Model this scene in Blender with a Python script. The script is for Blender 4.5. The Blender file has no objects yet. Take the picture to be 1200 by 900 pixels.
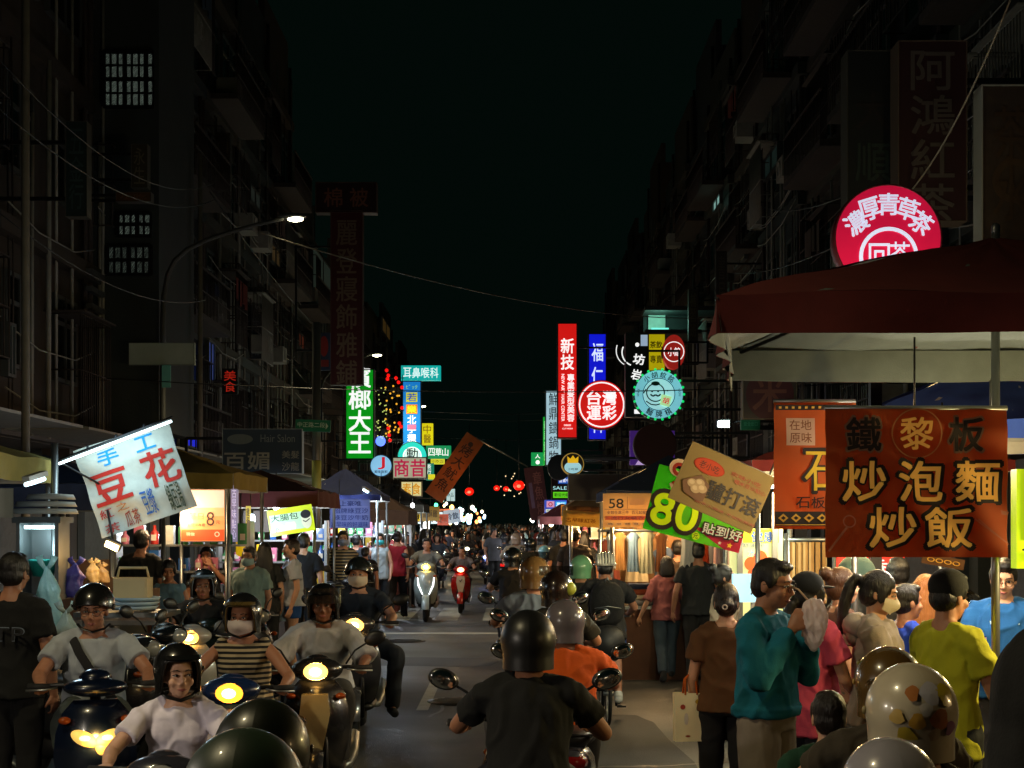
import bpy, bmesh, math, random
import numpy as np
from mathutils import Vector, Matrix, Euler, noise as mnoise
R = math.radians
V = Vector
random.seed(11)
SC = bpy.context.scene
COL = SC.collection
F = 1700.0                      # focal length of the photo in its own pixels
CAMZ = 1.9

# ------------------------------------------------------------------ camera
cam = bpy.data.cameras.new('camera')
cam.sensor_width = 36.0
cam.lens = 36.0 * F / 1200.0
cam.shift_y = 160.0 / 1200.0
cam.clip_start = 0.05
cam.clip_end = 600.0
co = bpy.data.objects.new('camera', cam)
COL.objects.link(co)
co.location = (0, 0, CAMZ)
co.rotation_euler = (R(90), 0, 0)
SC.camera = co

# ------------------------------------------------------------------ night sky
w = bpy.data.worlds.new('World')
SC.world = w
w.use_nodes = True
nt = w.node_tree
bg = nt.nodes['Background']
sky = nt.nodes.new('ShaderNodeTexSky')
sky.sky_type = 'NISHITA'
sky.sun_disc = False
sky.sun_elevation = R(-7)
sky.sun_rotation = R(180)
mul = nt.nodes.new('ShaderNodeMix'); mul.data_type = 'RGBA'; mul.blend_type = 'MIX'
mul.inputs[0].default_value = 0.85
mul.inputs[7].default_value = (0.022, 0.075, 0.055, 1)
nt.links.new(sky.outputs[0], mul.inputs[6])
nt.links.new(mul.outputs[2], bg.inputs[0])
bg.inputs[1].default_value = 0.042

SC.view_settings.view_transform = 'Standard'
SC.view_settings.look = 'None'
SC.view_settings.gamma = 1.0
SC.view_settings.exposure = 0.0
SC.view_settings.use_curve_mapping = False
SC.cycles.use_denoising = True
SC.cycles.max_bounces = 5
SC.cycles.diffuse_bounces = 3
SC.cycles.glossy_bounces = 3
SC.cycles.transparent_max_bounces = 8
SC.cycles.sample_clamp_indirect = 4.0
SC.cycles.caustics_reflective = False
SC.cycles.caustics_refractive = False
SC.cycles.use_light_tree = True

# ------------------------------------------------------------------ helpers
def at(px, py, Y):              # a point seen at a photo pixel, Y metres down the street
    return V(((px - 600) / F * Y, Y, CAMZ - (py - 610) / F * Y))

def lin(c):
    if isinstance(c, str):
        c = c.lstrip('#'); c = tuple(int(c[i:i + 2], 16) for i in (0, 2, 4))
    return tuple(((x / 255) / 12.92 if x / 255 <= 0.04045 else ((x / 255 + 0.055) / 1.055) ** 2.4) for x in c)

_mats = {}
def mat(name, col=(128, 128, 128), rough=0.7, metal=0.0, emit=0.0, var=0.18, scale=6.0, bump=0.0, bscale=60.0, coat=0.0, ecol=None, alpha=1.0, trans=0.0, transl=0.0):
    if name in _mats: return _mats[name]
    m = bpy.data.materials.new(name); m.use_nodes = True
    n = m.node_tree; P = n.nodes['Principled BSDF']
    c = lin(col)
    P.inputs['Roughness'].default_value = rough
    P.inputs['Metallic'].default_value = metal
    if coat: P.inputs['Coat Weight'].default_value = coat; P.inputs['Coat Roughness'].default_value = 0.08
    tc = n.nodes.new('ShaderNodeTexCoord')
    if var > 0:
        nz = n.nodes.new('ShaderNodeTexNoise'); nz.inputs['Scale'].default_value = scale; nz.inputs['Detail'].default_value = 4
        n.links.new(tc.outputs['Object'], nz.inputs['Vector'])
        mx = n.nodes.new('ShaderNodeMix'); mx.data_type = 'RGBA'
        mx.inputs[6].default_value = tuple(x * (1 - var) for x in c) + (1,)
        mx.inputs[7].default_value = tuple(min(1, x * (1 + var)) for x in c) + (1,)
        n.links.new(nz.outputs['Fac'], mx.inputs[0])
        src = mx.outputs[2]
        n.links.new(src, P.inputs['Base Color'])
        if emit and not ecol: n.links.new(src, P.inputs['Emission Color'])
    else:
        P.inputs['Base Color'].default_value = c + (1,)
        if emit and not ecol: P.inputs['Emission Color'].default_value = c + (1,)
    if emit:
        if ecol: P.inputs['Emission Color'].default_value = lin(ecol) + (1,)
        P.inputs['Emission Strength'].default_value = emit
    if bump:
        nb = n.nodes.new('ShaderNodeTexNoise'); nb.inputs['Scale'].default_value = bscale; nb.inputs['Detail'].default_value = 3
        n.links.new(tc.outputs['Object'], nb.inputs['Vector'])
        bp = n.nodes.new('ShaderNodeBump'); bp.inputs['Strength'].default_value = bump; bp.inputs['Distance'].default_value = 0.01
        n.links.new(nb.outputs['Fac'], bp.inputs['Height']); n.links.new(bp.outputs[0], P.inputs['Normal'])
    if alpha < 1: P.inputs['Alpha'].default_value = alpha
    if trans: P.inputs['Transmission Weight'].default_value = trans
    if transl:                   # thin cloth that lets lamps behind it glow through
        tb = n.nodes.new('ShaderNodeBsdfTranslucent'); ms = n.nodes.new('ShaderNodeMixShader'); ms.inputs[0].default_value = transl
        if var > 0: n.links.new(src, tb.inputs['Color'])
        else: tb.inputs['Color'].default_value = c + (1,)
        n.links.new(P.outputs[0], ms.inputs[1]); n.links.new(tb.outputs[0], ms.inputs[2]); n.links.new(ms.outputs[0], n.nodes['Material Output'].inputs['Surface'])
    _mats[name] = m
    return m

def hexname(c): return c.lstrip('#') if isinstance(c, str) else '%02x%02x%02x' % tuple(c)
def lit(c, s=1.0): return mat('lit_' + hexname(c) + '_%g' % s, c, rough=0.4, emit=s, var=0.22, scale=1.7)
def paint(c): return mat('paint_' + hexname(c), c, rough=0.55, var=0.15, scale=5)
def cloth(c): return mat('fabric_' + hexname(c), c, rough=0.92, var=0.22, scale=11, bump=0.16, bscale=150)
def gloss(c): return mat('gloss_' + hexname(c), c, rough=0.27, var=0.22, scale=9, coat=0.6, bump=.03, bscale=40)
def skin(c=(196, 148, 118)): return mat('skin_' + hexname(c), c, rough=0.52, var=0.2, scale=18, bump=0.12, bscale=160)
def hairm(c=(18, 14, 12)):
    nm = 'hair_' + hexname(c)
    if nm in _mats: return _mats[nm]
    m = mat(nm, c, rough=0.4, var=0.35, scale=60, bump=0.6, bscale=150); n = m.node_tree
    mp = n.nodes.new('ShaderNodeMapping'); mp.inputs['Scale'].default_value = (1.6, 1.6, .10)          # strands run down the head
    n.links.new(n.nodes['Texture Coordinate'].outputs['Object'], mp.inputs['Vector'])
    for q in [q for q in n.nodes if q.type == 'TEX_NOISE']: n.links.new(mp.outputs[0], q.inputs['Vector'])
    return m
METAL = mat('galvanised_steel', (150, 152, 150), rough=0.38, metal=0.85, var=0.15)
DARKMETAL = mat('dark_steel', (38, 38, 40), rough=0.45, metal=0.6)
CHROME = mat('chrome', (210, 210, 212), rough=0.12, metal=1.0, var=0.03)
RUBBER = mat('rubber', (16, 16, 17), rough=0.8)
BLACKP = mat('black_plastic', (20, 20, 21), rough=0.42)

class MB:
    def __init__(s): s.v = []; s.f = []; s.mi = []; s.sm = []; s.mats = []; s.cur = 0
    def m(s, mt):
        if mt not in s.mats: s.mats.append(mt)
        s.cur = s.mats.index(mt); return s
    def add(s, vs, fs, smooth=False, M=None):
        b = len(s.v)
        s.v += [tuple(M @ V(p)) for p in vs] if M is not None else [tuple(p) for p in vs]
        s.f += [tuple(i + b for i in f) for f in fs]
        s.mi += [s.cur] * len(fs); s.sm += [smooth] * len(fs)
        return s
    def box(s, c, d, M=None):
        x, y, z = (a / 2 for a in d); c = V(c)
        vs = [c + V((i * x, j * y, k * z)) for k in (-1, 1) for j in (-1, 1) for i in (-1, 1)]
        return s.add(vs, [(0, 2, 3, 1), (4, 5, 7, 6), (0, 1, 5, 4), (2, 6, 7, 3), (0, 4, 6, 2), (1, 3, 7, 5)], False, M)
    def rings(s, rs, smooth=True, cap=True, M=None, loop=False):
        n = len(rs[0]); vs = [p for r in rs for p in r]; fs = []
        k = len(rs)
        for i in range(k if loop else k - 1):
            a = i * n; b = ((i + 1) % k) * n
            for j in range(n):
                fs.append((a + j, a + (j + 1) % n, b + (j + 1) % n, b + j))
        if cap and not loop:
            fs.append(tuple(range(n - 1, -1, -1))); fs.append(tuple(range((k - 1) * n, k * n)))
        return s.add(vs, fs, smooth, M)
    def tube(s, pts, r, n=8, M=None, smooth=True, side=None, flat=1.0):
        pts = [V(p) for p in pts]; k = len(pts)
        rr = r if isinstance(r, (list, tuple)) else [r] * k
        rs = []; prev = None
        for i, p in enumerate(pts):
            t = (pts[min(i + 1, k - 1)] - pts[max(i - 1, 0)])
            t = t.normalized() if t.length > 1e-9 else V((0, 0, 1))
            u = V(side) if side is not None else (prev if prev is not None else (V((1, 0, 0)) if abs(t.x) < 0.8 else V((0, 1, 0))))
            u = (u - t * u.dot(t)).normalized(); prev = u
            q = t.cross(u)
            a = rr[i]; ra, rb = a if isinstance(a, tuple) else (a, a * flat)
            rs.append([p + u * (math.cos(2 * math.pi * j / n) * ra) + q * (math.sin(2 * math.pi * j / n) * rb) for j in range(n)])
        return s.rings(rs, smooth, True, M)
    def cap(s, a, b, ra, rb, n=10):          # rounded limb segment
        a = V(a); b = V(b); t = (b - a).normalized()
        s.tube([a - t * ra * .85, a - t * ra * .5, a, b, b + t * rb * .5, b + t * rb * .85], [ra * .5, ra * .86, ra, rb, rb * .86, rb * .5], n)
        return s
    def ell(s, c, r, n=14, k=9, M=None):
        c = V(c); rs = []
        for i in range(1, k):
            th = math.pi * i / k
            rs.append([c + V((r[0] * math.sin(th) * math.cos(2 * math.pi * j / n), r[1] * math.sin(th) * math.sin(2 * math.pi * j / n), -r[2] * math.cos(th))) for j in range(n)])
        b = [p for q in rs for p in q]; fs = []
        for i in range(k - 2):
            for j in range(n): fs.append((i * n + j, i * n + (j + 1) % n, (i + 1) * n + (j + 1) % n, (i + 1) * n + j))
        t0 = len(b); b += [c - V((0, 0, r[2])), c + V((0, 0, r[2]))]
        for j in range(n):
            fs.append((t0, (j + 1) % n, j)); fs.append((t0 + 1, (k - 2) * n + j, (k - 2) * n + (j + 1) % n))
        return s.add(b, fs, True, M)
    def lathe(s, prof, n=16, M=None, smooth=True):
        return s.rings([[V((r * math.cos(2 * math.pi * j / n), r * math.sin(2 * math.pi * j / n), z)) for j in range(n)] for r, z in prof], smooth, True, M)
    def prism(s, poly, y0, y1, M=None, smooth=False):     # poly in x,z ; extruded along y
        n = len(poly)
        return s.rings([[V((x, y1, z)) for x, z in poly], [V((x, y0, z)) for x, z in poly]], smooth, True, M)
    def torus(s, c, RR, r, n=24, k=8, axis='x', M=None, flat=1.0):
        rs = []
        for i in range(n):
            a = 2 * math.pi * i / n; q = []
            for j in range(k):
                b = 2 * math.pi * j / k; d = RR + r * math.cos(b); h = r * flat * math.sin(b)
                p = (h, d * math.cos(a), d * math.sin(a)) if axis == 'x' else ((d * math.cos(a), h, d * math.sin(a)) if axis == 'y' else (d * math.cos(a), d * math.sin(a), h))
                q.append(V(c) + V(p))
            rs.append(q)
        return s.rings(rs, True, False, M, loop=True)
    def sheet(s, fn, nu, nv, smooth=True, th=0.0, M=None, m2=None):   # fn(u,v) surface; th gives it a real back face
        g = [[V(fn(i / nu, j / nv)) for j in range(nv + 1)] for i in range(nu + 1)]
        vs = [p for q in g for p in q]; W = nv + 1
        fs = [(i * W + j, (i + 1) * W + j, (i + 1) * W + j + 1, i * W + j + 1) for i in range(nu) for j in range(nv)]
        s.add(vs, fs, smooth, M)
        if th:
            nn = []
            for i in range(nu + 1):
                for j in range(nv + 1):
                    du = g[min(i + 1, nu)][j] - g[max(i - 1, 0)][j]; dv = g[i][min(j + 1, nv)] - g[i][max(j - 1, 0)]
                    q = du.cross(dv); nn.append(q.normalized() if q.length > 1e-12 else V((0, 0, 1)))
            old = s.cur
            if m2 is not None: s.m(m2)
            s.add([p - q * th for p, q in zip(vs, nn)], [tuple(reversed(f)) for f in fs], smooth, M)
            s.cur = old
        return s
    def build(s, name, mt=None, parent=None, loc=None, rot=None, me_only=False):
        me = bpy.data.meshes.new(name)
        me.from_pydata(s.v, [], s.f)
        for m_ in (s.mats if s.mats else [mt]): me.materials.append(m_)
        if s.mats: me.polygons.foreach_set('material_index', s.mi)
        me.polygons.foreach_set('use_smooth', s.sm)
        me.update()
        if me_only: return me
        return link(name, me, parent, loc, rot)

def link(name, me, parent=None, loc=None, rot=None):
    o = bpy.data.objects.new(name, me); COL.objects.link(o)
    if parent is not None: o.parent = parent
    if loc is not None: o.location = loc
    if rot is not None: o.rotation_euler = rot
    return o
def tag(o, label=None, cat=None, group=None, kind=None):
    if label: o['label'] = label
    if cat: o['category'] = cat
    if group: o['group'] = group
    if kind: o['kind'] = kind
    return o
def thing(name, label, cat, loc=(0, 0, 0), yaw=0.0, group=None, scale=1.0):
    o = link(name, None, None, loc, (0, 0, yaw)); o.scale = (scale,) * 3
    return tag(o, label, cat, group)
_kids = {}
def copy_tree(o, parent=None, yaw=None, loc=None, label=None, group=None):
    c = o.copy(); COL.objects.link(c)
    if parent is not None: c.parent = parent
    if loc is not None: c.location = loc
    if yaw is not None: c.rotation_euler.z = yaw
    if label: c['label'] = label
    if group: c['group'] = group
    for ch in list(o.children): copy_tree(ch, c)
    return c
def lamp(kind, loc, energy, col=(255, 214, 160), parent=None, size=0.08, rot=None, spot=None, blend=0.5):
    L = bpy.data.lights.new(kind.lower() + '_light', kind); L.energy = energy; L.color = lin(col)
    if kind in ('POINT', 'SPOT'): L.shadow_soft_size = size
    if kind == 'SPOT': L.spot_size = R(spot); L.spot_blend = blend
    if kind == 'AREA': L.size = size
    o = bpy.data.objects.new(L.name, L); COL.objects.link(o); o.location = loc
    if rot is not None: o.rotation_euler = rot
    if parent is not None: o.parent = parent
    return o

# lettering: outlines of the built-in font, normalised to a unit box
_tx = {}
def glyphs(t, bold):
    k = t
    if k in _tx: return _tx[k]
    cu = bpy.data.curves.new('lettering', 'FONT'); cu.body = t; cu.size = 1; cu.resolution_u = 5 if t.isascii() else 2
    ob = bpy.data.objects.new('lettering', cu)
    me = bpy.data.meshes.new_from_object(ob)
    vs = [(v.co.x, v.co.y) for v in me.vertices]; fs = [tuple(p.vertices) for p in me.polygons]
    x0 = min(a for a, b in vs); x1 = max(a for a, b in vs); y0 = min(b for a, b in vs); y1 = max(b for a, b in vs)
    _tx[k] = ([((a - x0) / (x1 - x0) - .5, (b - y0) / (y1 - y0) - .5) for a, b in vs], fs)
    bpy.data.objects.remove(ob); bpy.data.curves.remove(cu); bpy.data.meshes.remove(me)
    return _tx[k]

def subdiv(vs, fs, mx):
    vs = list(vs); out = []; st = [(f[0], f[i], f[i + 1]) for f in fs for i in range(1, len(f) - 1)]; mid = {}
    while st:
        t = st.pop(); e = sorted(((math.hypot(vs[a][0] - vs[b][0], vs[a][1] - vs[b][1]), a, b, c) for a, b, c in ((t[0], t[1], t[2]), (t[1], t[2], t[0]), (t[2], t[0], t[1]))), reverse=True)[0]
        if e[0] <= mx: out.append(t); continue
        _, a, b, c = e; k = (min(a, b), max(a, b))
        if k not in mid: mid[k] = len(vs); vs.append(((vs[a][0] + vs[b][0]) / 2, (vs[a][1] + vs[b][1]) / 2))
        st += [(a, mid[k], c), (mid[k], b, c)]
    return vs, out
class Sign:
    """a sign in its own frame: x right, y down (in photo pixels at its distance), built at real size"""
    def __init__(s, name, label, cat, px, py, Y, w, h, panel, depth=0.12, roll=0, yaw=0, frame=None, shape='rect', group=None, side=None, bend=0.0, poly=None, fw=None):
        s.k = Y / F; s.d = depth; s.h = h; s.w = w; s.n = 0; s.bend = bend
        s.let = MB(); s.emb = MB()
        mb = MB(); mb.m(panel)
        k = s.k
        if shape == 'disc':
            N = 48; pts = [(w / 2 * k * math.cos(2 * math.pi * i / N), h / 2 * k * math.sin(2 * math.pi * i / N)) for i in range(N)]
        elif poly: pts = [(x * k, -y * k) for x, y in poly]
        else: pts = None
        if pts: mb.prism(pts, -depth / 2, depth / 2)
        elif bend:
            def fn(u, v):
                x = (u - .5) * w; z = (v - .5) * h
                return (x * k, s.by(x, z) + .0, z * k)
            mb.sheet(fn, max(8, int(w / 5)), max(8, int(h / 5)), True, 0.004)
            s.d = 0.0
        else: mb.box((0, 0, 0), (w * k, depth, h * k))
        s.o = mb.build(name, None, None, at(px, py, Y), Euler((0, R(roll), R(yaw))))
        tag(s.o, label, cat, group)
        if frame is not None:
            fb = MB(); t = (fw or 1.2) * k; e = depth / 2 + .012
            if shape == 'disc':
                fb.torus((0, 0, 0), w / 2 * k + t * .4, t * .8, 48, 6, 'y', flat=max(1, e / (t * .8)))
            else:
                W, H = w * k, h * k
                for sx in (-1, 1): fb.box((sx * (W / 2 + t / 2), 0, 0), (t, e * 2, H + 2 * t))
                for sz in (-1, 1): fb.box((0, 0, sz * (H / 2 + t / 2)), (W, e * 2 - .004, t))
            fb.build('frame', frame, s.o)
    def by(s, x, z):
        return s.bend * (math.sin(x * .09 + z * .05) * .5 + math.sin(z * .13 + x * .02 + 1) * .5)
    def y(s, x, z):
        s_ = -s.d / 2 - .004 - .0012 * s.n
        return s_ + (s.by(x, z) if s.bend else 0)
    def t(s, text, x, y, w, h, mt, bold=0.012, rot=0):
        """bold thickens the strokes with shifted copies of the outline, each a hair further out"""
        vs, fs = glyphs(text, 0); s.let.m(mt); c, sn = math.cos(R(rot)), math.sin(R(rot)); n_ = max(1, len(text)); ch = min(w / n_ if w > h else w, h)
        nd = 1 if bold < .01 else 4 if bold < .05 else 8
        if s.bend: vs, fs = subdiv(vs, fs, 7.0 / max(w, h))
        sh = [(0, 0)] if nd == 1 else [(math.cos(2 * math.pi * (q + .5) / nd) * bold * ch * .8, math.sin(2 * math.pi * (q + .5) / nd) * bold * ch * .8) for q in range(nd)] + ([(0, 0)] if nd == 8 else [])
        s.n += 1
        for q, (dx, dz) in enumerate(sh):
            out = []
            for a, b in vs:
                X = a * w + dx; Z = b * h + dz; X, Z = X * c + Z * sn, -X * sn + Z * c
                X += x; Z -= y
                out.append((X * s.k, s.y(X, Z) - .0001 * q, Z * s.k))
            s.let.add(out, fs)
        return s
    def col(s, text, x, y0, y1, w, mt, bold=0.012, gap=0.1):
        n = len(text); p = (y1 - y0) / n
        for i, ch in enumerate(text):
            if ch != ' ': s.t(ch, x, y0 + p * (i + .5), w, p * (1 - gap), mt, bold)
        return s
    def row(s, text, x0, x1, y, h, mt, bold=0.012, gap=0.1):
        n = len(text); p = (x1 - x0) / n
        for i, ch in enumerate(text):
            if ch != ' ': s.t(ch, x0 + p * (i + .5), y, p * (1 - gap), h, mt, bold)
        return s
    def rect(s, x, y, w, h, mt, rot=0):
        return s.poly([(x - w / 2, y - h / 2), (x + w / 2, y - h / 2), (x + w / 2, y + h / 2), (x - w / 2, y + h / 2)], mt)
    def poly(s, pts, mt):
        s.n += 1; s.emb.m(mt)
        if s.bend:
            cx_ = sum(p[0] for p in pts) / len(pts); cy_ = sum(p[1] for p in pts) / len(pts); q = [(cx_, cy_)] + list(pts); n_ = len(pts)
            vs, fs = subdiv(q, [(0, 1 + (i + 1) % n_, 1 + i) for i in range(n_)], 7.0)
            s.emb.add([(X * s.k, s.y(X, -Y), -Y * s.k) for X, Y in vs], fs); return s
        s.emb.add([(X * s.k, s.y(X, -Y), -Y * s.k) for X, Y in pts], [tuple(reversed(range(len(pts))))]); return s
    def disc(s, x, y, rx, ry, mt, n=28): return s.poly([(x + rx * math.cos(2 * math.pi * i / n), y + ry * math.sin(2 * math.pi * i / n)) for i in range(n)], mt)
    def ring(s, x, y, r0, r1, mt, a0=0, a1=360, n=40):
        s.n += 1; s.emb.m(mt); vs = []
        for i in range(n + 1):
            a = R(a0 + (a1 - a0) * i / n)
            for r in (r0, r1):
                X = x + r * math.cos(a); Z = -(y + r * math.sin(a)); vs.append((X * s.k, s.y(X, Z), Z * s.k))
        s.emb.add(vs, [(2 * i, 2 * i + 1, 2 * i + 3, 2 * i + 2) for i in range(n)]); return s
    def line(s, pts, wd, mt):
        for (a, b), (c, d) in zip(pts[:-1], pts[1:]):
            L = math.hypot(c - a, d - b) or 1; nx, ny = -(d - b) / L * wd / 2, (c - a) / L * wd / 2
            s.poly([(a + nx, b + ny), (c + nx, d + ny), (c - nx, d - ny), (a - nx, b - ny)], mt)
        return s
    def done(s):
        if s.let.v: s.let.build('lettering', None, s.o)
        if s.emb.v: s.emb.build('printed_pattern', None, s.o)
        return s.o
# ------------------------------------------------------------------ ground
def road_material():
    m = mat('asphalt', (66, 66, 64), rough=0.5, var=0.35, scale=1.3, bump=0.5, bscale=90)
    n = m.node_tree; P = n.nodes['Principled BSDF']
    tc = n.nodes['Texture Coordinate']
    nz = n.nodes.new('ShaderNodeTexNoise'); nz.inputs['Scale'].default_value = 0.45; nz.inputs['Detail'].default_value = 6
    n.links.new(tc.outputs['Object'], nz.inputs['Vector'])
    mr = n.nodes.new('ShaderNodeMapRange'); mr.inputs[1].default_value = .3; mr.inputs[2].default_value = .7; mr.inputs[3].default_value = .36; mr.inputs[4].default_value = .66
    n.links.new(nz.outputs['Fac'], mr.inputs[0]); n.links.new(mr.outputs[0], P.inputs['Roughness'])
    return m
mb = MB(); mb.add([(-300, -60, 0), (300, -60, 0), (300, 500, 0), (-300, 500, 0)], [(0, 1, 2, 3)])
tag(mb.build('ground', road_material()), kind='structure')
PAVE = mat('pavement_tile', (92, 86, 80), rough=0.6, var=0.3, scale=3, bump=.3, bscale=30)
for sx, x0, x1 in ((-1, -12, -6.9), (1, 6.1, 12)):
    mb = MB(); mb.box(((x0 + x1) / 2, 50, .07), (x1 - x0, 200, .14)); tag(mb.build('pavement', PAVE), kind='structure')
WORN = mat('worn_road_paint', (150, 150, 140), rough=0.6, var=0.5, scale=7)
def marking(x, y, w, d, name='road_marking'):
    mb = MB(); nx = max(1, int(w / .5)); ny = max(1, int(d / .5))
    mb.add([(x - w / 2, y - d / 2, .004), (x + w / 2, y - d / 2, .004), (x + w / 2, y + d / 2, .004), (x - w / 2, y + d / 2, .004)], [(0, 1, 2, 3)])
    tag(mb.build(name, WORN), kind='structure')
marking(-.9, 24.4, 4.6, .34); marking(-.9, 16.0, .12, 3.0); marking(-.9, 9.0, .12, 3.0)
PATCH = mat('asphalt_patch', (44, 44, 44), rough=.7, var=.3, scale=4, bump=.5, bscale=80)
for x, y, w_, d_, a_ in ((.6, 12.5, 1.6, 3.4, 3), (-1.3, 19.5, 2.2, 1.2, -4), (1.2, 21.5, 1.0, 3.2, 2), (-.2, 26.4, 5.4, .7, 0), (-.6, 33.5, 3.0, 1.4, 5), (.2, 16.3, .5, 5.2, 1)):
    rd = random.Random(x); pts = []
    for q in range(24):
        t = 2 * math.pi * q / 24; e_ = .12; c_, s_ = math.cos(t), math.sin(t)
        pts.append((w_ / 2 * abs(c_) ** .3 * (1 if c_ > 0 else -1) + rd.uniform(-.04, .04), d_ / 2 * abs(s_) ** .3 * (1 if s_ > 0 else -1) + rd.uniform(-.04, .04), 0))
    mb = MB(); mb.add(pts, [tuple(range(24))]); tag(mb.build('road_patch', PATCH, None, (x, y, .0022 + .0004 * (y % 3)), (0, 0, R(a_))), kind='structure')
CRACK = mat('crack_seal', (20, 20, 21), rough=.35, var=.3)
for x, y, L_, a_ in ((-.8, 14, 5, 80), (1.0, 17, 6, 95), (-1.6, 24, 4, 20), (.2, 21, 5, 60), (-.3, 11, 3, 10)):
    rd = random.Random(y); mb = MB(); p0 = V((0, 0, 0)); l_, r__ = [], []
    for q in range(30):
        u = q / 29 * L_; o_ = .12 * mnoise.noise(V((u * 1.7, y, 0))) + .05 * mnoise.noise(V((u * 7, y, 2))); l_.append((u, o_ + .018, 0)); r__.append((u, o_ - .018, 0))
    mb.add(l_ + r__, [(q, 30 + q, 31 + q, q + 1) for q in range(29)]); tag(mb.build('road_crack', CRACK, None, (x, y, .0036), (0, 0, R(a_))), kind='structure')
IRON = mat('cast_iron', (58, 56, 54), rough=.42, metal=.7, var=.3, scale=12)
for q, (x, y) in enumerate(((-.55, 15.2), (.95, 18.8), (-1.7, 22.8), (.35, 10.4))):
    o = thing('manhole_cover', ['round iron manhole cover in the road before the tall grey t-shirt rider', 'round iron manhole cover near the walking woman in pink', 'round iron manhole cover near the oncoming silver scooter', 'round iron manhole cover beside the orange t-shirt rider'][q], 'manhole', (x, y, .005))
    m = MB(); m.lathe([(.34, 0), (.34, .006), (.0, .006)], 28); m.build('rim', IRON, o)
    m = MB(); m.lathe([(.30, .0062), (.30, .009), (0, .009)], 28)
    for a_ in range(-3, 4): m.box((0, a_ * .075, .011), (2 * math.sqrt(.078 - (a_ * .075) ** 2), .02, .005))
    m.build('lid', IRON, o)
for i in range(6): marking(-3.1 + i * .92, 29.5, .44, 4.0)

# ------------------------------------------------------------------ buildings
WALLS = [mat('facade_' + hexname(c), c, rough=.75, var=.35, scale=1.2, bump=.4, bscale=25) for c in ((62, 58, 48), (52, 58, 56), (64, 54, 44), (56, 58, 50), (46, 52, 54))]
GLASS = mat('dark_window_glass', (14, 17, 18), rough=.08, var=.2)
ALU = mat('window_frame', (96, 98, 96), rough=.45, metal=.5)
RUST = mat('rusty_iron', (62, 53, 48), rough=.8, var=.5, scale=12)
ACM = mat('weathered_white_metal', (150, 148, 138), rough=.6, var=.3, scale=6)
def window_meshes(w, h):
    f = MB(); t = .07
    for sy in (-1, 0, 1): f.box((0, sy * (w / 2 - t / 2), 0), (.10, t, h))
    for z in (-h / 2 + t / 2, h * .18, h / 2 - t / 2):
        for sy in (-1, 1): f.box((.003, sy * (w / 4), z), (.09, w / 2 - 1.5 * t, t))
    p = MB(); p.box((0, 0, 0), (.03, w - .16, h - .16))
    g = MB()                         # security grille
    for i in range(9): g.tube([(.42, -w / 2 + i * w / 8, -h / 2), (.42, -w / 2 + i * w / 8, h / 2)], .012, 5)
    for z in (-h / 2, 0, h / 2):
        g.tube([(0, -w / 2, z), (.42, -w / 2, z), (.42, w / 2, z), (0, w / 2, z)], .016, 5)
    return f.build('window', ALU, me_only=True), p.build('pane', GLASS, me_only=True), g.build('grille', RUST, me_only=True)
WM = [window_meshes(1.9, 1.5), window_meshes(1.3, 1.5)]
def ac_mesh():
    m = MB(); m.box((.3, 0, 0), (.55, .8, .5)); m.torus((.58, 0, 0), .17, .02, 20, 6, 'x')
    for i in range(6): m.box((.578, 0, -.15 + i * .06), (.01, .36, .012))
    return m.build('air_conditioner', ACM, me_only=True)
AC = ac_mesh()
def balcony_mesh(w):
    m = MB(); m.box((.45, 0, -.08), (.9, w, .14))
    for i in range(int(w / .16)): m.tube([(.88, -w / 2 + .05 + i * .16, 0), (.88, -w / 2 + .05 + i * .16, 1.0)], .013, 5)
    m.box((.88, 0, 1.02), (.05, w, .05)); m.box((.88, 0, .5), (.03, w - .1, .03))
    return m.build('balcony', RUST, me_only=True)
BALC = balcony_mesh(4.0)
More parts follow.
